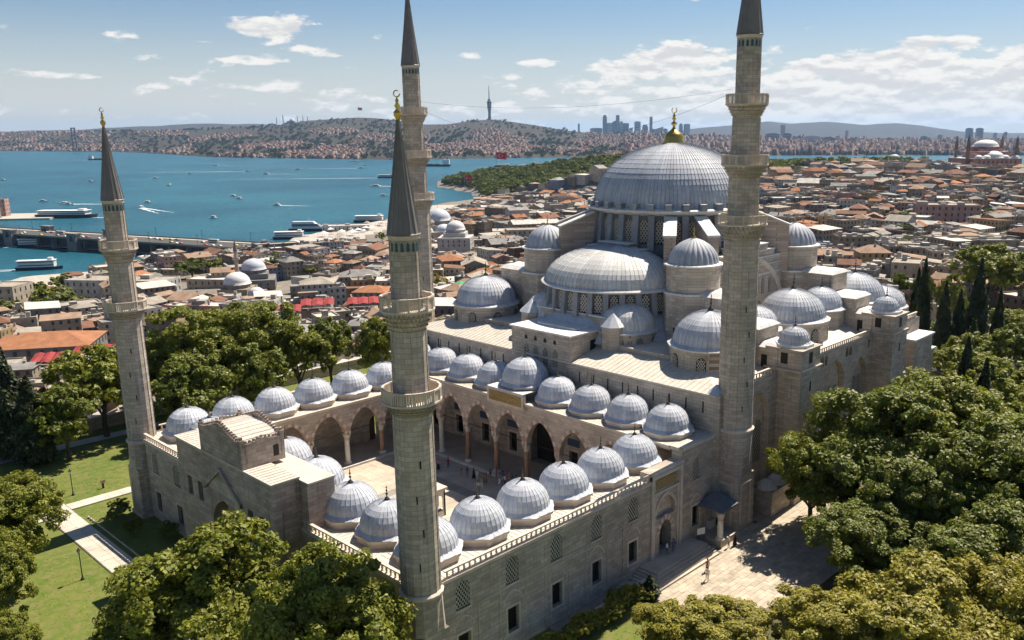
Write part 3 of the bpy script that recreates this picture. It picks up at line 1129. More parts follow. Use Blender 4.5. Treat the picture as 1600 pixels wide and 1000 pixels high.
crest((GX + 0.1, PY0, 0), (GX + 0.1, PY1, 0), PZ, 1.5, 0.24).build('cresting', 'limestone_stained', crown)
crest((PX1 - 0.2, PY0, 0), (PX1 - 0.2, PY1, 0), PZ, 1.5, 0.24).build('cresting', 'limestone_stained', crown)
crest((GX + 0.35, PY0 + 0.2, 0), (PX1 - 0.45, PY0 + 0.2, 0), PZ, 0.35, 0.2).build('cresting', 'limestone_stained', crown)
crest((GX + 0.35, PY1 - 0.2, 0), (PX1 - 0.45, PY1 - 0.2, 0), PZ, 0.35, 0.2).build('cresting', 'limestone_stained', crown)
mb = MB(); mb.box(-4.2, -3.6, PY0 - 0.05, PY0 + 0.1, 16.7, 17.9); mb.build('niche', 'lattice_shadow', crown)
mb = MB()          # dark weathered hood moulding over the arch
for (u0, u1, z0, z1) in ((6.6, 10.8, 11.6, 14.6), (10.8, 15.0, 14.6, 11.6)):
    vs = []
    for (u, z) in ((u0, z0), (u1, z1), (u1, z1 + 0.45), (u0, z0 + 0.45)):
        vs.append((GX - 0.30, GY1 - u, z))
    vs += [(GX + 0.05, y, z) for _, y, z in vs]
    mb.add(vs, [(0, 1, 2, 3), (3, 2, 6, 7), (1, 0, 4, 5)])
mb.build('hood_moulding', 'limestone_stained', gate)

# ------------------------------------------------------------------ side portal with its frame, steps
PXD = SX * 5
portal = MB()
for (a, b, c, d, e) in ((-3.0, -2.55, 0.0, 11.2, 0.28), (2.55, 3.0, 0.0, 11.2, 0.28), (-3.0, 3.0, 10.75, 11.19, 0.27), (-2.45, -2.2, 0.0, 9.0, 0.16), (2.2, 2.45, 0.0, 9.0, 0.16),
                        (-2.45, 2.45, 8.75, 9.0, 0.15)):
    portal.box(PXD + a, PXD + b, -4.8 - e, -4.7, c, d)
pob = portal.build('portal_frame', 'trim_stone', court)
mb = MB(); mb.box(PXD - 1.9, PXD + 1.9, -4.9, -4.75, 9.3, 10.5); mb.build('tablet', 'inscription_gold', pob)
nv = 13
for k in range(nv):
    pts0 = arch_pts(PXD - 1.15, PXD + 1.15, 3.6, 5.1, n=nv); pts1 = arch_pts(PXD - 1.75, PXD + 1.75, 3.6, 5.75, n=nv)
    i = k * 2
    mb = MB()
    q = [pts0[i], pts0[i + 2], pts1[i + 2], pts1[i]]
    vs = [(a, y, z) for y in (-4.86, -4.7) for a, z in q]
    mb.add(vs, [(0, 1, 2, 3), (3, 2, 6, 7), (0, 4, 5, 1)])
    mb.build('voussoir', 'voussoir_red' if k % 2 else 'voussoir_white', pob)
pts0 = arch_pts(PXD - 1.8, PXD + 1.8, 6.2, 8.2, n=10); pts1 = arch_pts(PXD - 2.1, PXD + 2.1, 6.2, 8.6, n=10)
mb = MB()
for i in range(20):
    q = [pts0[i], pts0[i + 1], pts1[i + 1], pts1[i]]
    vs = [(a, y, z) for y in (-4.9, -4.7) for a, z in q]
    mb.add(vs, [(0, 1, 2, 3), (3, 2, 6, 7), (0, 4, 5, 1)])
mb.build('arch_moulding', 'trim_stone', pob)
mb = MB(); mb.add([(a, -4.32, z) for a, z in [(PXD - 1.75, 5.5), (PXD + 1.75, 5.5)] + list(reversed(arch_pts(PXD - 1.75, PXD + 1.75, 6.4, 8.2)))], [tuple(range(21))])
mb.build('tympanum', 'limestone_clean', pob)
mb = MB(); mb.box(PXD - 1.15, PXD + 1.15, -3.35, -3.25, 0.9, 5.2); mb.build('door', 'dark_opening', court)
mb = MB(); mb.box(PXD - 1.15, PXD + 0.1, 54.3, 54.4, 0.9, 5.2); mb.build('door', 'wood_dark', court)

steps = tag(thing('stone_steps', 'flight of worn stone steps below the side portal', 'steps', (PXD + 1, -7, 0)), 'flight of worn stone steps below the side portal', 'steps')
for k in range(5):
    mb = MB()
    e = 0.42 * k
    mb.box(PXD - 5.0 - e, PXD + 5.2, -7.4 - e, -4.81, -0.1, 0.9 - 0.18 * k - 0.001 * k)
    mb.build('step', 'court_slab', steps)

# ------------------------------------------------------------------ fountain kiosk in the court
fk = thing('fountain_kiosk', 'small marble fountain kiosk in the middle of the courtyard', 'fountain', (18.5, 24.6, FLOOR))
fx0, fx1, fy0, fy1 = 16.6, 20.2, 22.9, 27.9
mb = MB()
for (O, U, N, L, nn) in (((fx0, fy0), (1, 0), (0, -1), fx1 - fx0, 2), ((fx1, fy1), (-1, 0), (0, 1), fx1 - fx0, 2),
                         ((fx0, fy1), (0, -1), (-1, 0), fy1 - fy0, 3), ((fx1, fy0), (0, 1), (1, 0), fy1 - fy0, 3)):
    w = L / nn
    hs = [(w * k + 0.3, w * (k + 1) - 0.3, FLOOR + 0.8, FLOOR + 3.0, FLOOR + 2.2, None) for k in range(nn)]
    wall_panel(mb, O, U, N, L, FLOOR, FLOOR + 3.7, hs, 0.25)
mb.build('wall', 'marble', fk)
mb = MB(); mb.box(fx0 - 0.25, fx1 + 0.25, fy0 - 0.25, fy1 + 0.25, FLOOR + 3.7, FLOOR + 4.0); mb.build('roof', 'trim_stone', fk)
mb = MB(); mb.box(fx0 + 0.4, fx1 - 0.4, fy0 + 0.4, fy1 - 0.4, FLOOR, FLOOR + 1.0); mb.build('basin', 'court_slab_grey', fk)

# ------------------------------------------------------------------ court floor: bedding plus slabs, gallery floor
mb = MB()
mb.box(3.6, 33.4, 4.2, 46.6, -0.8, FLOOR - 0.02)
cf = mb.build('courtyard_floor', 'joint', kind='structure')
mb = MB()
mb.box(-3.2, 33.38, -3.2, 4.19, -0.8, PFLOOR - 0.01); mb.box(-3.2, 33.38, 46.61, 53.9, -0.8, PFLOOR - 0.01)
mb.box(-3.2, 3.59, 4.2, 46.6, -0.8, PFLOOR - 0.012); mb.box(33.41, 40.8, -3.2, 53.9, -0.8, PFLOOR - 0.011)
mb.build('gallery_floor', 'court_slab', kind='structure')
mb = MB()
for (a, b, c, d) in ((3.2, 33.8, 3.8, 4.3), (3.2, 33.8, 46.5, 47.0), (3.2, 3.7, 4.31, 46.49), (33.3, 33.8, 4.31, 46.49)):
    mb.box(a, b, c, d, -0.5, PFLOOR)
mb.build('stylobate', 'marble', court)
small = MB()
cnt = 0
sl_me = {}
nx, ny = 16, 26
cw, ch = (33.3 - 3.7) / nx, (46.5 - 4.3) / ny
for i in range(nx):
    for j in range(ny):
        x0, y0 = 3.7 + i * cw, 4.3 + j * ch
        off = cw * 0.5 * (j % 2)
        dz = rnd.uniform(-0.008, 0.008)
        x1 = x0 + cw
        seen = (x0 - 8) * 0.67 + (y0 - 4) * 0.35 > 7.0
        if seen and cnt < 290:
            cnt += 1
            key = 'g' if (abs(i - 9) in (3,) and abs(j - 13) <= 5) or (abs(j - 13) == 5 and abs(i - 9) <= 3) else 's'
            if key not in sl_me:
                b = MB(); b.box(0.012, cw - 0.012, 0.012, ch - 0.012, -0.04, 0.0)
                sl_me[key] = b.mesh('floor_slab', ['court_slab_grey' if key == 'g' else 'court_slab'])
            place('floor_slab', sl_me[key], cf, (x0, y0, FLOOR + dz))
        else:
            small.box(x0 + 0.012, x1 - 0.012, y0 + 0.012, y0 + ch - 0.012, FLOOR - 0.04, FLOOR + dz)
small.build('floor_slabs', 'court_slab', cf, kind='stuff')

# ------------------------------------------------------------------ minarets


def minaret(x, y, levels, tall, label, near=False):
    """levels: dict of heights; local coordinates, axis at the origin"""
    t = thing('minaret', label, 'minaret', (x, y, 0), 'four minarets of the mosque', local=True)
    hb = 1.95 if tall else 1.65
    zr = levels['ring']
    zb = 7.7 if tall else 6.6
    r_sh = levels['r']                      # radii of the shaft stages from below
    n = 16

    def P(name, mb, mat, parent=None, **k):
        return mb.build(name, mat, parent or t, **k)
    mb = MB()
    mb.box(-hb - 0.15, hb + 0.15, -hb - 0.15, hb + 0.15, -0.8, 0.5)
    mb.box(-hb, hb, -hb, hb, 0.5, zb)
    base = P('base', mb, 'limestone')
    mb = MB()
    for k in range(4):
        a = k * pi / 2
        c, s = round(math.cos(a)), round(math.sin(a))
        for (u0, u1, v0, v1) in ((-hb * 0.62, -hb * 0.5, 1.2, zb - 1.2), (hb * 0.5, hb * 0.62, 1.2, zb - 1.2), (-hb * 0.62, hb * 0.62, zb - 1.2, zb - 1.0)):
            p = [(hb, u0), (hb + 0.06, u0), (hb + 0.06, u1), (hb, u1)]
            q = [(px * c - py * s, px * s + py * c) for px, py in p]
            mb.prism(q, v0, v1)
    P('panel_moulding', mb, 'trim_stone', base)
    # transition from the square base to the polygonal shaft
    mb = MB()
    lo = []; hi = []
    rs = r_sh[0] * 1.04
    for k in range(n):
        a = 2 * pi * (k + 0.5) / n
        c, s = math.cos(a), math.sin(a)
        m = max(abs(c), abs(s))
        lo.append((hb * c / m, hb * s / m)); hi.append((rs * c, rs * s))
    mb.prism(lo, zb, zr - 0.35, poly2=hi)
    P('flare', mb, 'limestone_round')
    mb = MB()
    mb.ring([(rs, zr - 0.36), (rs + 0.18, zr - 0.22), (rs + 0.20, zr - 0.05), (rs + 0.02, zr + 0.12), (rs - 0.06, zr + 0.12)], n, a0=pi / n, a1=2 * pi + pi / n, smooth=False)
    P('ring_moulding', mb, 'trim_stone')
    zz = zr
    bl = levels['balconies']                # (corbel bottom, rail top)
    for i in range(len(bl) + 1):
        z1 = bl[i][0] if i < len(bl) else levels['cone']
        mb = MB()
        r0 = r_sh[i]; r1 = r0 * (0.965 if i == 0 else 0.985)
        a0 = pi / n

        def mod(r, z, a, j):
            return r
        mb.ring([(r0, zz), (r1, z1)], n, a0=a0, a1=a0 + 2 * pi, smooth=False)
        P('shaft', mb, 'limestone_round')
        # corner beads of the polygon
        mb = MB()
        for j in range(n):
            a = a0 + 2 * pi * j / n
            mb.tube((r0 * math.cos(a), r0 * math.sin(a), zz + 0.1), (r1 * math.cos(a), r1 * math.sin(a), z1), 0.05, 4, 0, 0.045)
        P('corner_beads', mb, 'limestone_round', kind='stuff')
        if i == 0:
            for k in range(5):
                a = -2.2 + 0.25 * (k % 2); zq = zz + 2.5 + k * 3.1
                if zq < z1 - 2:
                    mb = MB(); rr = r0 * 0.985
                    c, s = math.cos(a), math.sin(a)
                    p = [(rr * c + s * 0.06, rr * s - c * 0.06), (rr * c - s * 0.06, rr * s + c * 0.06)]
                    q = [((rr + 0.05) * c + s * 0.06, (rr + 0.05) * s - c * 0.06), ((rr + 0.05) * c - s * 0.06, (rr + 0.05) * s + c * 0.06)]
                    mb.prism([p[0], q[0], q[1], p[1]], zq, zq + 0.7)
                    P('slit_window', mb, 'dark_opening')
        if i < len(bl):
            zc, zt = bl[i]
            rb = levels['rb'][i]
            zf = zt - 1.25
            # muqarnas corbel: tiers of little niches
            mb = MB()
            tiers = 4
            nn = 32
            for q in range(tiers):
                ra = r1 + (rb - 0.1 - r1) * (q / tiers) ** 0.85
                rc = r1 + (rb - 0.1 - r1) * ((q + 1) / tiers) ** 0.85
                za = zc + (zf - zc) * q / tiers; ze = zc + (zf - zc) * (q + 1) / tiers
                for k in range(nn):
                    a = 2 * pi * (k + 0.5 * (q % 2)) / nn
                    w = 2 * pi / nn * 0.5
                    am, ap = a - w * 0.8, a + w * 0.8
                    vs = [(ra * 0.97 * math.cos(a), ra * 0.97 * math.sin(a), za)]
                    for aa in (am, a, ap):
                        rr = rc * (1.0 if aa != a else 1.035)
                        vs.append((rr * math.cos(aa), rr * math.sin(aa), ze - (0.02 if aa != a else 0.0)))
                    vs.append((r1 * 0.9 * math.cos(a), r1 * 0.9 * math.sin(a), ze))
                    mb.add(vs, [(0, 2, 1), (0, 3, 2), (1, 2, 4), (2, 3, 4)])
                mb.ring([(ra * 0.95, za), (rc * 0.90, ze - 0.12), (rc * 0.99, ze - 0.06), (rc * 0.99, ze)], nn, smooth=False)
            balc = P('balcony', mb, 'limestone_round')
            mb = MB()
            mb.ring([(rb - 0.1, zf - 0.02), (rb + 0.10, zf + 0.02), (rb + 0.10, zf + 0.18), (r1 * 0.9, zf + 0.19)], n, a0=a0, a1=a0 + 2 * pi, smooth=False)
            P('balcony_floor', mb, 'trim_stone', balc)
            mb = MB()
            mb.ring([(rb + 0.08, zt - 0.14), (rb + 0.08, zt), (rb - 0.10, zt), (rb - 0.10, zt - 0.14), (rb + 0.08, zt - 0.14)], n, a0=a0, a1=a0 + 2 * pi, smooth=False)
            for j in range(n):
                a = a0 + 2 * pi * j / n
                mb.tube((rb * math.cos(a), rb * math.sin(a), zf + 0.18), (rb * math.cos(a), rb * math.sin(a), zt + 0.03), 0.085, 5)
            P('balcony_rail', mb, 'trim_stone', balc)
            # pierced parapet slabs between the posts
            seg = 2 * rb * math.sin(pi / n)
            key = (round(seg, 2), round(zt - zf, 2), (i + tall) % 2)
            if key not in _PAR:
                if key[2]:
                    pm = lattice(seg - 0.12, zt - zf - 0.32, 0.14, 0.05, 0.07, arch=False)
                else:
                    pm = MB()
                    ww = seg - 0.12
                    for k in range(4):
                        xx = -ww / 2 + ww * (k + 0.5) / 4
                        pm.box(xx - 0.055, xx + 0.055, 0.0, 0.09, 0, zt - zf - 0.32)
                _PAR[key] = pm.mesh('parapet_panel', ['trim_stone'])
            for j in range(n):
                a = a0 + 2 * pi * (j + 0.5) / n
                rr = rb * math.cos(pi / n)
                place('parapet_panel', _PAR[key], balc, (rr * math.cos(a), rr * math.sin(a), zf + 0.18), a + pi / 2)
            zz = zf + 0.1
    # band of tiled windows under the eaves, cone, finial
    zc = levels['cone']; rt = r_sh[-1]
    mb = MB()
    mb.ring([(rt * 1.0, zc - 0.35), (rt * 1.05, zc - 0.28), (rt * 1.05, zc - 0.15), (rt * 1.10, zc)], n, a0=pi / n, a1=2 * pi + pi / n, smooth=False)
    P('eaves_band', mb, 'trim_stone')
    for j in range(n):
        a = pi / n + 2 * pi * (j + 0.5) / n
        rr = rt * math.cos(pi / n) * 0.985
        w = MB(); hw = rt * math.sin(pi / n) * 0.55
        pts = [(-hw, 0), (hw, 0)] + list(reversed(arch_pts(-hw, hw, 0.45, 0.75, n=4)))
        w.add([(px, -0.03, pz) for px, pz in pts], [tuple(range(len(pts)))])
        w.build('window', 'tile_teal', t, (rr * math.cos(a), rr * math.sin(a), zc - 1.25), a + pi / 2)
    mb = MB()
    tip = levels['tip']; rc = rt * 1.10
    mb.ring([(rc, zc - 0.02), (rc * 1.05, zc + 0.06), (rc * 0.985, zc + 0.16), (rc * 0.52, zc + (tip - zc) * 0.48), (0.10, tip)], n, a0=pi / n, a1=2 * pi + pi / n, smooth=False)
    cone = P('spire', mb, 'cone_lead')
    mb = MB()
    for j in range(n):
        a = pi / n + 2 * pi * j / n
        pr = [(rc * 0.985, zc + 0.16), (rc * 0.52, zc + (tip - zc) * 0.48), (0.10, tip)]
        for (ra, za), (rb2, zb2) in zip(pr[:-1], pr[1:]):
            mb.tube((ra * math.cos(a), ra * math.sin(a), za), (rb2 * math.cos(a), rb2 * math.sin(a), zb2), 0.045, 4)
    P('spire_seams', mb, 'cone_lead', cone, kind='stuff')
    mb = MB()
    s = levels['fin'] - tip
    mb.ring([(0.12, tip - 0.1), (0.30, tip + 0.12 * s), (0.32, tip + 0.24 * s), (0.10, tip + 0.36 * s), (0.24, tip + 0.46 * s), (0.10, tip + 0.58 * s), (0.16, tip + 0.66 * s),
             (0.05, tip + 0.74 * s), (0.05, tip + 0.80 * s)], 10)
    for k in range(10):
        a0 = -0.35 * pi + 1.7 * pi * k / 10 + 0.65 * pi; a1 = -0.35 * pi + 1.7 * pi * (k + 1) / 10 + 0.65 * pi
        r = 0.115 * s
        zc2 = tip + 0.90 * s
        mb.tube((r * math.cos(a0) * 0.7, -r * math.cos(a0) * 0.7, zc2 + r * math.sin(a0)), (r * math.cos(a1) * 0.7, -r * math.cos(a1) * 0.7, zc2 + r * math.sin(a1)), 0.05, 4)
    P('finial', mb, 'gold', cone)
    return t


_PAR = {}
SHORT = dict(ring=10.4, balconies=[(26.7, 29.0), (33.9, 36.7)], cone=41.6, tip=50.6, fin=52.7, r=[1.72, 1.48, 1.20], rb=[2.42, 2.15])
TALL = dict(ring=13.7, balconies=[(37.1, 40.1), (44.35, 47.0), (51.2, 53.8)], cone=60.2, tip=72.0, fin=74.5, r=[2.16, 1.80, 1.60, 1.37], rb=[2.85, 2.65, 2.38])
minaret(-4.0, -4.0, SHORT, 0, 'short two-balcony stone minaret at the near corner of the courtyard', True)
minaret(-4.4, 55.2, SHORT, 0, 'short two-balcony stone minaret at the far left end of the front wall')
minaret(43.5, -6.0, TALL, 1, 'tall three-balcony stone minaret beside the fountain canopy and side portal')
minaret(43.5, 56.8, TALL, 1, 'tall three-balcony stone minaret half hidden behind the near short minaret')

# ------------------------------------------------------------------ the prayer hall
hall = thing('mosque', 'great stone mosque with one huge grey lead dome over cascading half domes', 'mosque', (XC, YC, 0))
X0, X1, Y0, Y1 = 40.8, 103.8, -5.4, 56.2
T = 14.77                                     # half distance between the great piers


def mir(fn):
    """do a thing on both flanks"""
    for s in (1, -1):
        fn(s)


def hp(name, mb, mats, parent=None, **k):
    return mb.build(name, mats, parent or hall, **k)


# front wall, seen over and through the portico
ofw, ufw, nfw = (X0, Y1), (0, -1), (-1, 0)
fh = []
fwin = []
for j in range(9):
    if j == 4:
        continue
    u = Y1 - SY * j
    if 1.5 < u < 60:
        fh.append((u - 0.85, u + 0.85, 1.7, 4.7, None, 0.5)); fwin.append(u)
        fh.append((u - 0.7, u + 0.7, 8.3, 10.6, 9.9, 0.4))
fh.append((Y1 - YC - 2.6, Y1 - YC + 2.6, PFLOOR, 11.0, 7.6, 1.5))
mb = MB()
wall_panel(mb, ofw, ufw, nfw, Y1 - Y0, -0.8, 18.0, fh, 1.8, back=False, top=False)
# side walls and back
oR, uR, nR = (X0, Y0), (1, 0), (0, -1)
LWH = X1 - X0
side_arches = [(9.2 - 2.9, 9.2 + 2.9, 3.0, 16.4, 12.6), (23.2 - 2.7, 23.2 + 2.7, 3.0, 15.3, 11.9), (31.5 - 3.0, 31.5 + 3.0, 3.0, 16.4, 12.6), (39.8 - 2.7, 39.8 + 2.7, 3.0, 15.3, 11.9),
               (53.8 - 2.9, 53.8 + 2.9, 3.0, 16.4, 12.6)]
sh = [(a, b, c, d, s, 0.9) for a, b, c, d, s in side_arches]
loop = [(20.0, 16.3), (26.9, 16.3), (28.1, 16.3), (34.9, 16.3), (36.1, 16.3), (42.5, 16.3)]
sh += [(u - 0.4, u + 0.4, z, z + 1.5, z + 1.1, 0.5) for u, z in loop]
wall_panel(mb, oR, uR, nR, LWH, -0.8, 18.2, sh, 1.8, back=False, top=False)
wall_panel(mb, (X1, Y1), (-1, 0), (0, 1), LWH, -0.8, 18.2, [], 1.8, back=False, top=False)
wall_panel(mb, (X1, Y0), (0, 1), (1, 0), Y1 - Y0, -0.8, 18.0, [], 1.8, back=False, top=False)
outer = hp('wall', mb, 'limestone')
for u in fwin:
    h = (u - 0.85, u + 0.85, 1.7, 4.7, None)
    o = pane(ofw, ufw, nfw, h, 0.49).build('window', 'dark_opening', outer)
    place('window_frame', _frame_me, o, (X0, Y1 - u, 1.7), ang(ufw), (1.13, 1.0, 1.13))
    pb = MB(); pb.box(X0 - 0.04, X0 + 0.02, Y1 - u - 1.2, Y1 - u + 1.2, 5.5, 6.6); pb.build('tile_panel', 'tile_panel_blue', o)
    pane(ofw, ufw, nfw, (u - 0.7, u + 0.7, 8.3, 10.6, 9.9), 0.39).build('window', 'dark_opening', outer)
pane(ofw, ufw, nfw, (Y1 - YC - 2.6, Y1 - YC + 2.6, PFLOOR, 11.0, 7.6), 1.49).build('portal_niche', 'dark_opening', outer)
_latb = lattice(1.7, 6.0, 0.34, 0.10).mesh('lattice', ['lattice_plaster'])
for (a, b, c, d, s) in side_arches:
    hh = (a, b, c, d, s)
    o = pane(oR, uR, nR, hh, 0.89).build('arched_recess', 'limestone_clean', outer)
    for k, f in enumerate((0.22, 0.5, 0.78)):
        u = a + (b - a) * f
        zb = 6.2
        w = MB(); w.add([(X0 + u + e, Y0 + 0.86, z) for e, z in ((-0.85, zb), (0.85, zb), (0.85, zb + 5.2), (0.4, zb + 5.9), (-0.4, zb + 5.9), (-0.85, zb + 5.2))], [tuple(range(6))])
        g = w.build('window', 'lattice_shadow', outer)
        place('lattice', _latb, g, (X0 + u, Y0 + 0.80, zb))
for u, z in loop:
    pane(oR, uR, nR, (u - 0.4, u + 0.4, z, z + 1.5, z + 1.1), 0.49).build('window', 'dark_opening', outer)

# lower roof, sloping up from the outer walls to the inner block
IX0, IX1, IY0, IY1 = 46.6, 98.0, 0.3, 50.5
mb = MB()
za, zb_ = 18.0, 19.4
o = [(X0 - 0.25, Y0 + 0.4), (X1 + 0.25, Y0 + 0.4), (X1 + 0.25, Y1 - 0.4), (X0 - 0.25, Y1 - 0.4)]
i_ = [(IX0, IY0), (IX1, IY0), (IX1, IY1), (IX0, IY1)]
mb.prism(o, za + 0.004, zb_, poly2=i_, cap=False)
mb.prism(o, za - 0.22, za + 0.004, cap=False, mat=1)
mb.add([(x, y, za - 0.22) for x, y in o], [(3, 2, 1, 0)], 1)
lower_roof = hp('roof', mb, ['lead_roof', 'trim_stone'])
mb = MB()
for k in range(70):
    y = Y0 + 0.9 + k * 0.86
    if y > Y1 - 0.9:
        break
    t = 1.0
    if y < IY0:
        t = (y - (Y0 + 0.4)) / (IY0 - Y0 - 0.4)
    if y > IY1:
        t = (Y1 - 0.4 - y) / (Y1 - 0.4 - IY1)
    xa, xb_ = X0 - 0.2, X0 - 0.25 + (IX0 - X0 + 0.25) * t
    zq = za + (zb_ - za) * t
    vs = [(xa, y - 0.035, za), (xb_, y - 0.035, zq), (xb_, y + 0.035, zq), (xa, y + 0.035, za)]
    vs += [(x, y2, z + 0.06) for x, y2, z in vs]
    mb.add(vs, [(4, 5, 6, 7), (0, 1, 5, 4), (2, 3, 7, 6), (3, 0, 4, 7)])
hp('roof_seams', mb, 'lead_roof', lower_roof, kind='stuff')
mb = MB()
mb.box(IX0, IX1, IY0, IY1, 17.6, 20.0, 0, 1)
mb.box(IX0 - 0.15, IX1 + 0.15, IY0 - 0.15, IY1 + 0.15, 19.85, 20.02, 0, 1)
inner = hp('inner_block', mb, ['limestone', 'lead_roof'])

# middle block over the entrance and the stepped masses behind it


def front_masses(s):
    """s = 1 towards the courtyard, -1 towards the back"""
    def bx(mb, xa, xb2, ya, yb2, z0, z1, **k):
        xs = sorted((XC - s * (XC - xa), XC - s * (XC - xb2)))
        mb.box(xs[0], xs[1], ya, yb2, z0, z1, **k)
    mb = MB()
    bx(mb, X0 - 0.12, 47.6, YC - 6.0, YC + 6.0, 12.0 if s > 0 else 16, 21.6)
    blk = hp('entrance_block', mb, 'limestone')
    mb = MB(); bx(mb, X0 - 0.4, 47.8, YC - 6.25, YC + 6.25, 21.602, 21.83)
    bx(mb, 43.6, 47.5, YC - 4.2, YC + 3.4, 21.83, 22.1)
    hp('roof', mb, 'lead_pale', blk)
    if s > 0:
        for k in range(4):
            y = YC - 2.9 + 1.95 * k
            O = (X0 - 0.12, y + 0.55)
            w = pane(O, (0, -1), (-1, 0), (0.05, 1.05, 16.8, 19.3, 18.7), -0.012).build('window', 'lattice_shadow', blk)
            place('lattice', _lat_s, w, (X0 - 0.20, y, 16.8), -pi / 2)
            w = pane(O, (0, -1), (-1, 0), (0.25, 0.85, 20.1, 20.75, 20.4), -0.012).build('window', 'lattice_shadow', blk)
        dm = MB(); dm.box(44.8, 46.0, YC - 6.03, YC - 5.98, 18.6, 20.5); dm.build('door', 'dark_opening', blk)
    mb = MB(); bx(mb, 47.3, 51.2, YC - 8.6, YC + 8.6, 18.5, 23.4)
    b2 = hp('upper_block', mb, 'limestone')
    mb = MB(); bx(mb, 47.1, 51.3, YC - 8.8, YC + 8.8, 23.402, 23.6); hp('roof', mb, 'lead_pale', b2)

    for q in (-1, 1):
        # piers with pyramid roofs either side
        xa = XC - s * (XC - 47.2); yy = YC + q * 8.3
        mb = MB(); mb.prism(octagon(1.75, 8, cx=xa, cy=yy), 18.0, 22.6); p = hp('pier', mb, 'limestone')
        mb = MB(); mb.prism(octagon(2.0, 8, cx=xa, cy=yy), 22.6, 24.4, poly2=octagon(0.05, 8, cx=xa, cy=yy)); hp('roof', mb, 'lead_dome', p)


_lat_s = lattice(1.0, 2.5, 0.26, 0.075).mesh('lattice', ['lattice_plaster'])
_lat_d = lattice(1.15, 2.7, 0.36, 0.14).mesh('lattice', ['lattice_plaster'])
front_masses(1)
front_masses(-1)


def band_windows(parent, cx, cy, r, angs, z, w=1.15, h=2.7, me=None, off=0.06):
    for a in angs:
        c, s = math.cos(a), math.sin(a)
        pts = [(-w / 2 - .12, -0.12), (w / 2 + .12, -0.12)] + list(reversed(arch_pts(-w / 2 - .12, w / 2 + .12, h - w * 0.5, h + 0.12, n=5)))
        vs = [(cx + r * c - s * u, cy + r * s + c * u, z + zz) for u, zz in pts]
        m = MB(); m.add(vs, [tuple(range(len(vs)))])
        o = m.build('window', 'lattice_shadow', parent)
        place('lattice', me or _lat_d, o, (cx + (r + 0.10 + off) * c, cy + (r + 0.10 + off) * s, z), a + pi / 2)


# half domes towards the court and the back, their drums, rims and windows
def half_dome(s):
    cx = XC - s * 13.8
    a_mid = pi if s > 0 else 0.0
    a0, a1 = a_mid - pi / 2, a_mid + pi / 2
    mb = MB()
    mb.ring([(11.7, 22.0), (11.25, 23.2), (11.15, 23.4), (11.15, 26.8)], 52, cx, YC, a0, a1, smooth=False)
    dr = hp('half_dome_drum', mb, 'lead_dark')  # recess shade between the pilasters put into the dark lead colour
    mb = MB()
    mb.ring([(11.15, 26.6), (12.2, 26.85), (12.35, 27.05), (12.1, 27.25), (11.7, 27.3)], 52, cx, YC, a0, a1, smooth=False)
    hp('rim', mb, 'lead_pale', dr)
    g = full_dome(11.75, 5.3, 104, 0.45, 0, pi, rows=12, seam=0.05)
    me = g.mesh('half_dome', ['lead_pale', 'lead_seam'])
    hd = place('half_dome', me, hall, (cx, YC, 27.35), a0)
    # skirt of lead below the windows
    mb = MB()
    mb.ring([(14.2, 19.8), (13.2, 21.3), (11.72, 22.9), (11.25, 23.3)], 52, cx, YC, a0, a1, smooth=False)
    hp('lead_skirt', mb, 'lead_dome', dr)
    n = 15
    angs = [a0 + (k + 0.5) * pi / n for k in range(n)]
    band_windows(dr, cx, YC, 11.17, angs, 23.75, 1.15, 2.6, off=0.0)
    for k in range(n + 1):
        a = a0 + k * pi / n
        c, s2 = math.cos(a), math.sin(a)
        m = MB()
        hw = 0.42
        p = []
        for (rr, zz) in ((11.1, 23.2), (12.0, 23.2), (11.65, 26.8), (11.1, 26.8)):
            p.append((rr, zz))
        vs = [(cx + rr * c - s2 * u, YC + rr * s2 + c * u, zz) for u in (-hw, hw) for rr, zz in p]
        m.add(vs, [(0, 1, 2, 3), (7, 6, 5, 4), (1, 5, 6, 2), (2, 6, 7, 3), (0, 4, 5, 1)])
        m.build('pilaster', 'lead_mid', dr)
    # the two exedrae snuggling against it
    for q in (-1, 1):
        ax = a_mid + q * (0.80 if s > 0 else 0.80)
        ex, ey = cx + 10.6 * math.cos(ax), YC + 10.6 * math.sin(ax)
        mb = MB()
        mb.ring([(4.55, 18.2), (4.5, 21.4)], 20, ex, ey, ax - pi * 0.62, ax + pi * 0.62, smooth=False)
        e = hp('exedra', mb, 'limestone_clean')
        mb = MB()
        mb.ring([(4.5, 21.3), (4.95, 21.45), (4.95, 21.62), (4.4, 21.75)], 20, ex, ey, ax - pi * 0.62, ax + pi * 0.62, smooth=False)
        hp('rim', mb, 'lead_pale', e)
        g = full_dome(4.35, 3.5, 44, 0.3, 0, 2 * pi, rows=8, seam=0.05).mesh('exedra_dome', ['lead_pale', 'lead_seam'])
        place('exedra_dome', g, e, (ex, ey, 21.9), ax)
        band_windows(e, ex, ey, 4.53, [ax + d for d in (-0.95, -0.32, 0.32, 0.95)], 18.9, 0.85, 1.9, _lat_s, off=-0.04)


half_dome(1)
half_dome(-1)

# the cube under the great dome, its stepped gable arches, shoulders
mb = MB()
mb.box(XC - 14.2, XC + 14.2, YC - 14.2, YC + 14.2, 19.0, 28.0)
cube = hp('dome_cube', mb, 'limestone_clean')


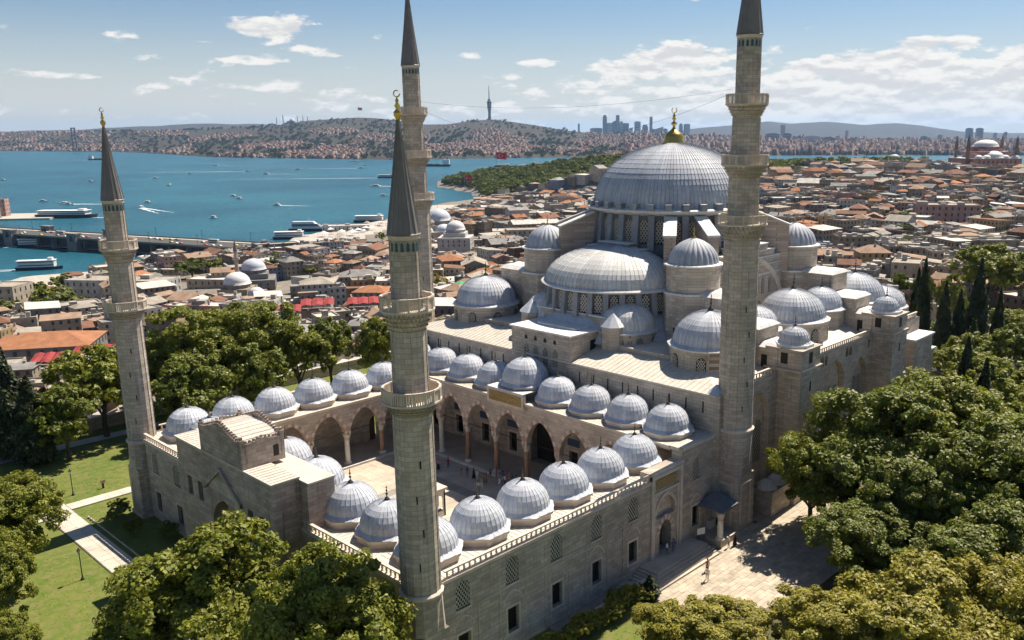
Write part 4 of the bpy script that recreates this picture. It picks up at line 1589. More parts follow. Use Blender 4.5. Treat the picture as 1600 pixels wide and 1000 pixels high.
def stepped(axis, s):
    """stepped extrados of a great arch; axis 'x' faces the court or the back, 'y' the flanks"""
    mb = MB()
    levels = [(13.6, 27.4), (11.6, 28.9), (9.6, 30.1), (7.6, 31.2), (5.4, 32.2), (3.0, 33.0)]
    zprev = 19.2
    d0, d1 = (13.5, 15.2)
    for hw, z in levels:
        if axis == 'x':
            xs = sorted((XC - s * d0, XC - s * d1))
            mb.box(xs[0], xs[1], YC - hw, YC + hw, zprev, z, 0, 1)
            mb.box(xs[0] - 0.12, xs[1] + 0.12, YC - hw - 0.12, YC + hw + 0.12, z - 0.12, z + 0.06, 1)
        else:
            ys = sorted((YC - s * d0, YC - s * d1))
            mb.box(XC - hw, XC + hw, ys[0], ys[1], zprev, z, 0, 1)
            mb.box(XC - hw - 0.12, XC + hw + 0.12, ys[0] - 0.12, ys[1] + 0.12, z - 0.12, z + 0.06, 1)
        zprev = z + 0.002
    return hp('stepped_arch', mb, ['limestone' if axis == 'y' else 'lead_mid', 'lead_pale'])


st_f = stepped('x', 1); stepped('x', -1)
st_r = stepped('y', 1); stepped('y', -1)
# tympanum on the flank: big arch band, rows of lattice windows
yt = YC - 15.2
pts_o = arch_pts(XC - 11.2, XC + 11.2, 20.2, 30.6, 0.1, 16); pts_i = arch_pts(XC - 10.4, XC + 10.4, 20.2, 29.8, 0.1, 16)
mb = MB()
for k in range(len(pts_o) - 1):
    q = [pts_i[k], pts_i[k + 1], pts_o[k + 1], pts_o[k]]
    vs = [(a, y, z) for y in (yt - 0.25, yt + 0.05) for a, z in q]
    mb.add(vs, [(0, 1, 2, 3), (3, 2, 6, 7), (0, 4, 5, 1)])
hp('arch_band', mb, 'trim_stone', st_r)
for row, (z, w, h, xs) in enumerate(((20.6, 1.05, 2.5, [-8, -5.7, -3.4, -1.1, 1.1, 3.4, 5.7, 8]), (24.0, 1.05, 2.6, [-6.6, -4.4, -2.2, 0, 2.2, 4.4, 6.6]), (27.4, 0.95, 1.2, [-2.2, 0, 2.2]))):
    for x in xs:
        O = (XC + x - w / 2, yt)
        o = pane(O, (1, 0), (0, -1), (0, w, z, z + h, z + h - w * 0.5), -0.02).build('window', 'lattice_shadow', st_r)
        place('lattice', _lat_s, o, (XC + x, yt - 0.10, z), 0, (w, 1, h / 2.5))

# lead shoulders from the cube up to the drum
mb = MB()
sq = []
for k in range(32):
    a = 2 * pi * k / 32
    c, s = math.cos(a), math.sin(a)
    m = max(abs(c), abs(s))
    rr = min(13.6 / m, 16.4)
    sq.append((XC + rr * c, YC + rr * s))
ci = [(XC + 13.35 * math.cos(2 * pi * k / 32), YC + 13.35 * math.sin(2 * pi * k / 32)) for k in range(32)]
mb.prism(sq, 28.01, 32.6, poly2=ci, cap=True)
hp('shoulder_roof', mb, 'lead_dark', cube)

# the drum, its buttress strips and windows, the rim with its row of caps
mb = MB()
mb.ring([(13.2, 31.5), (12.85, 32.8), (12.75, 37.4)], 64, XC, YC, smooth=False)
drum = hp('drum', mb, 'lead_dark')  # wall coloured dark to stand for deep recess shade between the strips
mb = MB()
mb.ring([(12.75, 37.1), (13.9, 37.5), (14.25, 37.75), (14.25, 37.95), (13.9, 38.1), (13.0, 38.25)], 96, XC, YC, smooth=False)
hp('rim', mb, 'lead_pale', drum)
NW = 32
_lat_m = lattice(1.35, 3.6, 0.40, 0.16).mesh('lattice', ['lattice_plaster'])
band_windows(drum, XC, YC, 12.86, [2 * pi * (k + 0.5) / NW for k in range(NW)], 32.95, 1.35, 3.5, _lat_m, off=0.0)
_strip = MB()
hw = 0.52
p = [(12.6, 31.6), (14.0, 31.6), (13.75, 33.0), (13.35, 37.2), (12.6, 37.2)]
vs = [(rr, u, zz) for u in (-hw, hw) for rr, zz in p]
_strip.add(vs, [(0, 1, 2, 3, 4), (9, 8, 7, 6, 5), (1, 6, 7, 2), (2, 7, 8, 3), (3, 8, 9, 4), (0, 5, 6, 1)])
_strip_me = _strip.mesh('buttress_strip', ['lead_mid'])
_cap = MB()
_cap.box(13.0, 14.15, -0.5, 0.5, 38.0, 38.95, 0, 1)
_cap_me = _cap.mesh('cap_block', ['lead_mid', 'lead_pale'])
for k in range(NW):
    a = 2 * pi * k / NW
    o = place('buttress_strip', _strip_me, drum, (XC, YC, 0), a)
    o = place('cap_block', _cap_me, drum, (XC, YC, 0), a)
# flying buttresses in pairs at the four corners
for k in range(4):
    for d in (-0.17, 0.17):
        a = pi / 4 + k * pi / 2 + d
        m = MB()
        hw = 0.85
        p = [(12.9, 28.0), (19.2, 27.0), (19.2, 34.7), (13.6, 36.9), (12.9, 36.9)]
        c, s = math.cos(a), math.sin(a)
        vs = [(XC + rr * c - s * u, YC + rr * s + c * u, zz) for u in (-hw, hw) for rr, zz in p]
        m.add(vs, [(0, 1, 2, 3, 4), (9, 8, 7, 6, 5), (1, 6, 7, 2)])
        m.add(vs, [(2, 7, 8, 3), (3, 8, 9, 4)], 1)
        m.build('flying_buttress', ['limestone_stained', 'lead_pale'], drum)
        m = MB()
        p2 = [(19.4, 34.65), (13.5, 37.0), (13.5, 37.2), (19.4, 34.9)]
        vs = [(XC + rr * c - s * u, YC + rr * s + c * u, zz) for u in (-hw - 0.15, hw + 0.15) for rr, zz in p2]
        m.add(vs, [(3, 2, 1, 0), (4, 5, 6, 7), (0, 4, 7, 3), (3, 7, 6, 2), (0, 1, 5, 4)])
        m.build('buttress_coping', 'lead_pale', drum)

# the great dome: sheets with standing seams and lapped rows
def great_dome(R, H, n, rows):
    mb = MB()
    prof = [(R + 0.9, -0.35), (R + 0.25, -0.05)]
    for i in range(rows):
        t0 = i / rows * pi / 2; t1 = (i + 1) / rows * pi / 2
        prof.append((R * math.cos(t0) + 0.03, H * math.sin(t0)))
        prof.append((max(0.06, R * math.cos(t1) + 0.0), H * math.sin(t1) - 0.005))
    a = 2 * pi / n
    w = 0.036 / R
    for j in range(n):
        offs = [(0, 0), (w, 0.055), (2 * w, 0.055), (3 * w, 0), (a, 0)]
        vs = []
        for da, dr in offs:
            aa = j * a + da
            for r, z in prof:
                rr = r + (dr if r > 1.5 else 0)
                vs.append((rr * math.cos(aa), rr * math.sin(aa), z + (dr * 0.7 if r < R * 0.7 and r > 1.5 else 0)))
        k = len(prof)
        mb.add(vs, [(q * k + i, (q + 1) * k + i, (q + 1) * k + i + 1, q * k + i + 1) for q in range(4) for i in range(k - 1)])
        mb.m[-4 * (k - 1):] = [1 if q < 3 and i > 1 else 0 for q in range(4) for i in range(k - 1)]
    return mb


gd = place('great_dome', great_dome(13.05, 9.9, 128, 17).mesh('great_dome', ['lead_main_dome', 'lead_main_seam']), hall, (XC, YC, 38.2))
mb = MB()
zt = 48.0
mb.ring([(1.75, zt - 0.15), (1.8, zt + 0.1), (1.55, zt + 0.45), (1.62, zt + 0.9), (1.25, zt + 1.5), (0.55, zt + 2.0), (0.22, zt + 2.4), (0.20, zt + 2.7), (0.50, zt + 2.95), (0.50, zt + 3.1), (0.16, zt + 3.35),
         (0.16, zt + 3.6), (0.38, zt + 3.8), (0.15, zt + 4.05), (0.30, zt + 4.3), (0.12, zt + 4.5), (0.10, zt + 4.75)], 20, XC, YC, mod=lambda r, z, a, j: r * (1 + (0.05 if (j % 2 and z < zt + 1.6) else 0)))
for k in range(12):
    a0 = -pi / 2 + 0.5 + (2 * pi - 1.0) * k / 12 - pi; a1 = -pi / 2 + 0.5 + (2 * pi - 1.0) * (k + 1) / 12 - pi
    r = 0.42
    c0 = zt + 5.15
    mb.tube((XC + r * math.cos(a0) * 0.7, YC - r * math.cos(a0) * 0.7, c0 + r * math.sin(a0)), (XC + r * math.cos(a1) * 0.7, YC - r * math.cos(a1) * 0.7, c0 + r * math.sin(a1)), 0.07, 5)
hp('finial', mb, 'gold', None, label='tall gilded finial with a crescent on the great dome')

# fluted corner turrets over the piers


def fluted(R, H, n=24):
    mb = MB()
    prof = [(R * 1.04, 0.0)]
    for i in range(1, 13):
        t = i / 12
        r = R * (math.cos(t * pi / 2) ** 0.80) * (1 - 0.10 * t * t) + 0.05 * (1 - t)
        prof.append((max(r, 0.03), H * (0.86 * math.sin(t * pi / 2) + 0.14 * t ** 3)))
    mb.ring(prof, n * 6, smooth=True, mod=lambda r, z, a, j: r * (0.945 + 0.075 * abs(math.sin(a * n / 2)) ** 0.7))
    return mb


_fl = fluted(3.55, 3.55).mesh('fluted_dome', ['lead_main_dome'])
_finb = finial_mesh(2.2, 'gold')
for sx in (-1, 1):
    for sy in (-1, 1):
        tx, ty = XC + sx * T, YC + sy * T
        mb = MB()
        mb.prism(octagon(4.5, 8, cx=tx, cy=ty), 18.0, 26.9)
        mb.prism(octagon(4.72, 8, cx=tx, cy=ty), 26.9, 27.2, 1)
        mb.ring([(3.95, 27.2), (3.95, 30.7), (4.25, 30.85), (4.3, 31.1), (3.6, 31.3)], 24, tx, ty, smooth=False)
        tw = hp('turret', mb, ['limestone', 'lead_pale'])
        mb = MB(); mb.ring([(4.0, 30.8), (4.35, 30.95), (4.35, 31.15), (3.5, 31.32)], 24, tx, ty, smooth=False); hp('cornice', mb, 'lead_pale', tw)
        place('fluted_dome', _fl, tw, (tx, ty, 31.25))
        place('finial', _finb, tw, (tx, ty, 34.70), 0, 0.9)
        mb = MB()
        a = math.atan2(-sy, -sx) + pi
        c, s = (0, sy)
        mb.box(tx - 0.35, tx + 0.35, ty + sy * 4.15 - 0.05, ty + sy * 4.15 + 0.05, 20.2, 22.2)
        mb.box(tx + sx * 4.15 - 0.05, tx + sx * 4.15 + 0.05, ty - 0.35, ty + 0.35, 20.2, 22.2)
        hp('door', mb, 'dark_opening', tw)

# stepped buttress walls to the flanks with their little domed stair turrets
_sd = full_dome(2.05, 1.95, 24, 0.22, rows=6, seam=0.05).mesh('small_dome', ['lead_dome', 'lead_seam'])
for sx in (-1, 1):
    for sy in (-1, 1):
        bx0, bx1 = XC + sx * T - 2.7, XC + sx * T + 2.7

        def Yr(a, b):
            p, q = YC + sy * a, YC + sy * b
            return (p, q) if p < q else (q, p)
        mb = MB()
        tops = MB()
        for (a, b, z, inset) in ((17.0, 23.4, 27.0, 0.0), (23.4, 27.6, 23.6, 0.1), (27.6, 30.6, 21.3, 0.0)):
            ya, yb2 = Yr(a, b)
            mb.box(bx0 + inset, bx1 - inset, ya, yb2, 17.5, z)
            tops.prism([(bx0 - 0.2, ya - 0.2), (bx1 + 0.2, ya - 0.2), (bx1 + 0.2, yb2 + 0.2), (bx0 - 0.2, yb2 + 0.2)], z + 0.002, z + 0.55,
                       poly2=[(bx0 + 0.9, ya + 0.2), (bx1 - 0.9, ya + 0.2), (bx1 - 0.9, yb2 - 0.2), (bx0 + 0.9, yb2 - 0.2)])
        b = hp('buttress', mb, 'limestone')
        hp('roof', tops, 'lead_pale', b)
        dm = MB()
        for (yy, z) in ((25.2, 19.6), (28.6, 18.4)):
            y = YC + sy * yy
            dm.box(bx0 - 0.03, bx0 + 0.02, y - 0.45, y + 0.45, z, z + 1.9)
        hp('door', dm, 'dark_opening', b)
        # stair turret
        ya, yb2 = Yr(28.9, 34.2)
        mb = MB()
        mb.box(bx0 - 0.05, bx1 + 0.05, ya, yb2, -0.8, 18.6)
        mb.box(bx0 - 0.28, bx1 + 0.28, ya - 0.22, yb2 + 0.22, 18.6, 18.9)
        mb.box(bx0 + 0.12, bx1 - 0.12, ya + 0.12, yb2 - 0.12, 18.9, 21.4)
        mb.box(bx0 - 0.12, bx1 + 0.12, ya - 0.12, yb2 + 0.12, 21.4, 21.6)
        tt = hp('stair_turret', mb, 'limestone')
        cy = (ya + yb2) / 2
        mb = MB(); mb.prism(octagon(2.6, 8, cx=XC + sx * T, cy=cy), 21.602, 22.0); mb.prism(octagon(2.4, 8, cx=XC + sx * T, cy=cy), 22.0, 22.2, poly2=octagon(2.1, 8, cx=XC + sx * T, cy=cy))
        hp('dome_base', mb, 'lead_pale', tt)
        place('small_dome', _sd, tt, (XC + sx * T, cy, 22.28))
        place('finial', _fin, tt, (XC + sx * T, cy, 24.15), 0, 0.95)
        wm = []
        for (fx, fy, dx, dy) in ((bx0 + 0.12, cy, 1, 0), (XC + sx * T, ya + 0.12 if sy < 0 else yb2 - 0.12, 0, 1)):
            w = MB()
            if dx:
                w.box(fx - 0.03, fx + 0.05, fy - 0.5, fy + 0.5, 19.5, 21.0)
            else:
                w.box(fx - 0.45, fx + 0.45, fy - 0.04, fy + 0.04, 19.5, 21.0)
            w.build('window', 'dark_opening', tt)
        w = MB()
        yf = ya if sy < 0 else yb2
        w.box(XC + sx * T - 0.2, XC + sx * T + 0.2, yf - 0.03, yf + 0.03, 15.6, 17.0)
        w.build('slit_window', 'dark_opening', tt)

# balustrades along the galleries
balustrade((46.5, Y0 + 0.3), (54.6, Y0 + 0.3), 18.2, hall, 0.7)
balustrade((60.4, Y0 + 0.3), (84.1, Y0 + 0.3), 18.2, hall, 0.7)
balustrade((89.9, Y0 + 0.3), (103.0, Y0 + 0.3), 18.2, hall, 0.7)

# aisle domes, large and small in turn, on both flanks
_big = full_dome(5.05, 4.1, 48, 0.5, rows=9, seam=0.055).mesh('aisle_dome', ['lead_dome', 'lead_seam'])
_sml = full_dome(3.35, 3.0, 36, 0.4, rows=8, seam=0.05).mesh('aisle_dome', ['lead_dome', 'lead_seam'])
_fin2 = finial_mesh(2.6)
_lat_a = lattice(1.1, 2.3, 0.28, 0.09).mesh('lattice', ['lattice_plaster'])
for sy in (-1, 1):
    for k, dx in enumerate((-21.75, -10.2, 0.8, 10.2, 22.2)):
        cx, cy = XC + dx, YC + sy * 22.65
        big = k % 2 == 0
        r, zs = (5.5, 22.15) if big else (3.75, 22.3)
        mb = MB()
        nn = 16 if big else 12
        mb.prism(octagon(r, nn, cx=cx, cy=cy), 17.6, zs - 0.55)
        d = hp('aisle_dome_drum', mb, 'limestone')
        mb = MB()
        mb.prism(octagon(r + 0.3, nn, cx=cx, cy=cy), zs - 0.55, zs - 0.36)
        mb.prism(octagon(r + 0.26, nn, cx=cx, cy=cy), zs - 0.358, zs - 0.1, poly2=octagon(r - 0.35, nn, cx=cx, cy=cy))
        hp('dome_skirt', mb, 'lead_pale', d)
        place('aisle_dome', _big if big else _sml, d, (cx, cy, zs))
        place('finial', _fin2, d, (cx, cy, zs + (4.05 if big else 2.95)), 0, 1.0 if big else 0.75)
        if big:
            band_windows(d, cx, cy, 5.45, [pi + pi / 4 * q + pi / 8 for q in range(0, 8)], 18.5, 1.1, 2.3, _lat_a, off=-0.02)
# low domes over the corners at the back and by the front wall
for (cx, cy, z) in ((108.5, 4.0, 19.4), (108.5, 46.8, 19.4)):
    mb = MB(); mb.prism(octagon(5.2, 12, cx=cx, cy=cy), -0.5, 18.4); d = hp('corner_dome_drum', mb, 'limestone')
    place('aisle_dome', _big, d, (cx, cy, 18.6), 0, (0.92, 0.92, 0.85))
    place('finial', _fin, d, (cx, cy, 22.0))
mb = MB()
mb.box(95.5, 103.5, -8.0, -5.3, -0.5, 15.5); mb.box(103.4, 107.5, -7.0, 2.0, -0.5, 12.0)
hp('back_annexe', mb, 'limestone')
mb = MB(); mb.box(95.2, 103.8, -8.3, -5.0, 15.502, 15.8); mb.box(103.2, 107.8, -7.3, 2.2, 12.002, 12.3); hp('roof', mb, 'lead_pale')
# low domed porch on the flank
_pd = full_dome(1.7, 1.5, 20, 0.25, rows=5, seam=0.04).mesh('small_dome', ['lead_dome', 'lead_seam'])
mb = MB(); mb.box(90.0, 103.0, -12.2, -5.41, -0.5, 5.2, 0, 1); pr = hp('side_porch', mb, ['limestone', 'lead_pale'])
for x in (92.2, 96.4, 100.6):
    for y in (-10.2, -7.4):
        place('small_dome', _pd, pr, (x, y, 5.5))
mb = MB(); mb.box(49.5, 54.4, -8.4, -5.41, -0.5, 3.4, 0, 1); pr2 = hp('side_porch', mb, ['limestone', 'lead_dark'])
for x in (50.7, 53.2):
    place('small_dome', _pd, pr2, (x, -6.9, 3.6), 0, 0.7)
# little lead caps on the wall heads by the tall minarets
for yy in (Y0 + 1.1, Y1 - 1.1):
    mb = MB(); mb.prism(octagon(1.3, 12, cx=X0 + 1.0, cy=yy), 18.0, 19.1, poly2=octagon(0.1, 12, cx=X0 + 1.0, cy=yy)); hp('corner_cap', mb, 'lead_dome')
# rain spouts on the front wall
mb = MB()
for y in list(np.arange(-3.0, 18.0, 2.6)) + list(np.arange(33.5, 54.0, 2.6)):
    mb.box(X0 - 0.05, X0 - 0.01, y - 0.1, y + 0.1, 15.4, 16.9)
hp('wall_fittings', mb, 'iron', outer, kind='stuff')

# ------------------------------------------------------------------ canopy over the tap in the corner
cn = thing('wall_fountain_canopy', 'small dark pyramid canopy on a marble column beside the tall minaret base', 'canopy', (39.7, -6.3, 0.2))
mb = MB()
cpoly = [(37.6, -8.3), (41.4, -8.3), (41.4, -4.85), (37.6, -4.85)]
ap = (39.6, -6.0, 6.3)
vs = [(x, y, 4.7) for x, y in cpoly] + [ap]
mb.add(vs, [(0, 1, 4), (1, 2, 4), (2, 3, 4), (3, 0, 4)])
mb.box(37.6, 41.4, -8.3, -4.85, 4.45, 4.698)
mb.build('roof', 'lead_dark', cn)
b, s, c = column_parts(3.5, 'marble')
for nm, me in (('column_base', b), ('shaft', s), ('capital', c)):
    place(nm, me, cn, (38.0, -7.9, 0.9), 0, 0.75 if nm == 'x' else 1.0)
mb = MB(); mb.box(37.5, 41.5, -8.4, -4.82, -0.1, 0.9); mb.build('platform', 'court_slab', cn)
mb = MB(); mb.box(39.5, 41.4, -5.4, -4.83, 0.9, 1.9); mb.build('trough', 'marble', cn)

# ropes strung between the two tall minarets
for (za_, zb2, sag, nm) in ((54.6, 54.4, 1.5, 'upper taut rope strung between the two tall minarets'), (53.4, 54.0, 5.0, 'lower sagging rope strung between the two tall minarets')):
    mb = MB()
    p0, p1 = Vector((43.5, 54.6, za_)), Vector((43.5, -3.8, zb2))
    pr_ = None
    for k in range(31):
        t = k / 30
        p = p0.lerp(p1, t); p.z -= sag * 4 * t * (1 - t)
        if pr_ is not None:
            mb.tube(pr_, p, 0.014, 4)
        pr_ = p
    tag(mb.build('rope', 'iron'), nm, 'rope')

# ------------------------------------------------------------------ terrain, water, lawns, paths
FW = Vector((math.sin(0.8333), math.cos(0.8333)))
RT = Vector((FW.y, -FW.x))
SEA = -55.0


def AR(a, r):
    """place coordinates of a point a metres ahead of the viewpoint and r metres to its right"""
    return (CAM[0] + FW.x * a + RT.x * r, CAM[1] + FW.y * a + RT.y * r)


def to_ar(x, y):
    dx, dy = x - CAM[0], y - CAM[1]
    return dx * FW.x + dy * FW.y, dx * RT.x + dy * RT.y


SHORE_A = [-2000, 300, 632, 653, 718, 802, 839, 904, 998, 1087, 1250, 1364, 1401, 1480, 1641, 1810, 2038, 2300]
SHORE_R = [-700, -500, -429, -413, -357, -311, -291, -300, -277, -246, -228, -216, -176, -172, -212, -299, -330, -200]
COAST_R = [-600, -330, -200, 0, 300, 520, 640, 900, 2500]
COAST_A = [1750, 2060, 2060, 1960, 1900, 1760, 1450, 1400, 1350]


def sst(x, a, b):
    t = np.clip((x - a) / (b - a), 0, 1)
    return t * t * (3 - 2 * t)


def land_height(a, r):
    a = np.asarray(a, float); r = np.asarray(r, float)
    d1 = r - np.interp(a, SHORE_A, SHORE_R)
    d2 = np.interp(r, COAST_R, COAST_A) - a
    d = np.minimum(d1, d2 * 0.9)
    hin = -5 - 13 * np.exp(-((a - 560) / 280) ** 2) - 8 * sst(a, 1150, 1500) + 10 * np.exp(-((a - 1290) / 200) ** 2 - ((r - 600) / 350) ** 2)
    hin = hin + 14 * np.exp(-((a - 1720) / 170) ** 2 - ((r - 100) / 330) ** 2) - 16 * np.exp(-((r + 90) / 150) ** 2 - ((a - 850) / 500) ** 2)
    up = np.clip((d - 80) / 480, 0, 1)
    up = np.where(a > 1350, np.clip((d - 10) / 260, 0, 1), up)
    z = SEA + 2.2 + (hin - SEA - 2.2) * up
    z = np.where(d < 0, SEA - 3.0 + np.maximum(d, -40) * 0.1, np.where(d < 4, SEA + 1.8, z))
    # the terrace of the mosque
    X = CAM[0] + FW.x * a + RT.x * r; Y = CAM[1] + FW.y * a + RT.y * r
    dx = np.maximum(np.maximum(-140 - X, X - 125), 0); dy = np.maximum(np.maximum(-150 - Y, Y - 99), 0)
    dt = np.hypot(dx, dy)
    k = sst(dt, 0, 26)
    return (-0.12) * (1 - k) + z * k


def ground_z(x, y):
    a, r = to_ar(x, y)
    return float(land_height(a, r))


rs = np.concatenate([[0.0, 12, 25, 40, 60], np.geomspace(80, 2400, 150)])
th = np.radians(np.concatenate([np.linspace(-180, -60, 26)[:-1], np.linspace(-60, 60, 220), np.linspace(60, 180, 26)[1:]]))
A_, R_ = np.meshgrid(rs, th, indexing='ij')
aa, rr_ = A_ * np.cos(th)[None, :], A_ * np.sin(th)[None, :]
zz = land_height(aa, rr_)
vx = CAM[0] + FW.x * aa + RT.x * rr_; vy = CAM[1] + FW.y * aa + RT.y * rr_
nv_, nt_ = zz.shape
verts = np.stack([vx, vy, zz], -1).reshape(-1, 3)
idx = np.arange(nv_ * nt_).reshape(nv_, nt_)
quads = np.stack([idx[:-1, :-1], idx[1:, :-1], idx[1:, 1:], idx[:-1, 1:]], -1).reshape(-1, 4)


def np_mesh(name, v, f, mats, smooth=False, mi=None):
    """fast mesh from arrays; f is (n, k)"""
    me = bpy.data.meshes.new(name)
    v = np.asarray(v, np.float32); f = np.asarray(f, np.int32)
    me.vertices.add(len(v)); me.vertices.foreach_set('co', v.ravel())
    k = f.shape[1]
    me.loops.add(f.size); me.loops.foreach_set('vertex_index', f.ravel())
    me.polygons.add(len(f)); me.polygons.foreach_set('loop_start', np.arange(len(f), dtype=np.int32) * k)
    for m in mats:
        me.materials.append(MATS[m])
    if mi is not None:
        me.polygons.foreach_set('material_index', np.asarray(mi, np.int32))
    if smooth:
        me.polygons.foreach_set('use_smooth', np.ones(len(f), bool))
    me.update(calc_edges=True)
    return me


cen = verts[quads].mean(1)
ca, cr = to_ar(cen[:, 0], cen[:, 1])
near_terr = (cen[:, 0] > -150) & (cen[:, 0] < 118) & (cen[:, 1] > -150) & (cen[:, 1] < 99)
quay = (cr - np.interp(ca, SHORE_A, SHORE_R) < 75) & (ca < 1300)
mi = np.where(near_terr, 1, np.where(quay, 2, 0))
o = place('ground', np_mesh('ground', verts, quads, ['city_ground', 'lawn', 'quay_paving'], True, mi), kind='structure')

# the sea out to the horizon
mb = MB()
n = 64
mb.ring([(0.0, SEA), (400, SEA), (3000, SEA), (12000, SEA), (26000, SEA)], n, CAM[0], CAM[1], smooth=True)
mb.build('sea', 'sea_water', kind='structure')

# paths and paved yard
def sheet(name, poly, z, mat, kind='structure'):
    m = MB(); m.add([(x, y, z) for x, y in poly], [tuple(range(len(poly)))])
    return m.build(name, mat, kind=kind)


path = sheet('path', [(-11.5, 66.6), (-16.3, 66.6), (-16.3, 62.25), (-14.7, 62.25), (-14.7, 37.9), (-11.5, 37.9), (-11.5, 62.3)], -0.03, 'joint')
sheet('path', [(-11.45, 63.6), (12.1, 63.6), (12.1, 66.1), (-11.45, 66.1)], -0.045, 'joint')
pts_strip = []


def slab_strip(parent, x0, x1, y0, y1, nx, ny, z, mat, jitter, name):
    for i in range(nx):
        for j in range(ny):
            xa, xb_ = x0 + (x1 - x0) * i / nx, x0 + (x1 - x0) * (i + 1) / nx
            ya, yb_ = y0 + (y1 - y0) * j / ny, y0 + (y1 - y0) * (j + 1) / ny
            m = MB(); m.box(xa + 0.015, xb_ - 0.015, ya + 0.015, yb_ - 0.015, z - 0.06, z + rnd.uniform(0, jitter))
            m.build(name, mat, parent)


slab_strip(path, -14.6, -11.6, 38.0, 62.3, 2, 18, 0.0, 'path_stone', 0.012, 'path_slab')
slab_strip(path, -16.2, -11.6, 62.35, 66.5, 3, 3, 0.0, 'path_stone', 0.012, 'path_slab')
slab_strip(path, -11.55, 12.0, 63.7, 66.0, 14, 2, 0.0, 'path_stone', 0.012, 'path_slab')
mb = MB()       # edging of little metal hoops and kerb along the bed
for k in range(22):
    y = 42 + k * 0.8
    mb.box(-10.95, -10.85, y, y + 0.55, -0.1, 0.14)
tag(mb.build('bed_edging', 'trim_stone', kind='stuff'), 'low pale edging along the flower bed beside the path', None)

plaza = sheet('plaza', [(22.5, -4.83), (22.5, -13.5), (30.0, -21.5), (58, -21.5), (64, -9.2), (45.6, -4.83)], 0.0, 'joint')
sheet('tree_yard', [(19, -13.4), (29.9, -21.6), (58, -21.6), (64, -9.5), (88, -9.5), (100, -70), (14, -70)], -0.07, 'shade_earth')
cntp = 0
rest = MB()
_ps = MB(); _ps.box(0.012, 1.288, 0.012, 0.638, -0.06, 0.035); _ps_me = _ps.mesh('paving_stone', ['paving_stone'])
for j in range(26):
    y = -5.3 - 0.65 * j
    for i in range(32):
        x = 22.5 + 1.3 * i + 0.65 * (j % 2)
        if y < -13 and x < 22.5 + (-13 - y) * 0.95:
            continue
        if x > 63 - max(0, (-9 - y)) * 0.3 or x < 22.5:
            continue
        if PXD - 7.2 < x < PXD + 5.3 and y > -9.3:
            continue
        if x > 37 and y > -8.5 and x < 46:
            continue
        if cntp < 295 and 25 < x < 46 and y > -20:
            cntp += 1
            place('paving_stone', _ps_me, plaza, (x, y, rnd.uniform(-0.012, 0.008)))
        else:
            q = rnd.uniform(-0.01, 0.01)
            rest.box(x + 0.012, x + 1.288, y + 0.012, y + 0.638, -0.06, 0.03 + q)
rest.build('paving_stones', 'paving_stone', plaza, kind='stuff')

# low walls along the flank of the court
lw = tag(MB().box(12.0, 24.2, -7.25, -6.95, -0.1, 0.75).build('low_wall', 'marble'), 'low pale stone wall along the flower bed beside the courtyard wall', 'wall')
mb = MB(); mb.box(11.9, 24.3, -7.32, -6.88, 0.752, 0.85); mb.build('coping', 'trim_stone', lw)
mb = MB(); mb.box(11.0, 25.0, -6.9, -4.83, -0.1, 0.02); mb.build('side_path', 'court_slab_grey', kind='structure')

# garden wall on the far left and the lane beyond it
gw = thing('garden_wall', 'long low stone wall closing the garden behind the shade trees', 'wall', (20, 97.5, 0))
for k in range(24):
    x = -60 + k * 6.0
    mb = MB(); mb.box(x + 0.01, x + 5.99, 96.6, 97.2, -0.5, 2.0); mb.build('wall_section', 'limestone', gw)
mb = MB(); mb.box(-60, 84, 96.5, 97.3, 2.0, 2.2); mb.build('coping', 'trim_stone', gw)
sheet('path', [(-60, 93.8), (-60, 91.2), (84, 88.4), (84, 91.4)], 0.0, 'path_stone')
sheet('lane', [(-60, 97.4), (84, 97.4), (84, 103), (-60, 103)], -0.05, 'bare_earth')
# railing strips behind the domes on the left
tb = thing('terrace_steps', 'long pale stone benches and steps beyond the left gallery domes', 'steps', (30, 72, 0))
for k in range(4):
    mb = MB(); mb.box(22.0, 60.0, 70.0 + 1.4 * k, 70.9 + 1.4 * k, -0.1, 0.5); mb.build('step', 'marble', tb)

# ------------------------------------------------------------------ foliage


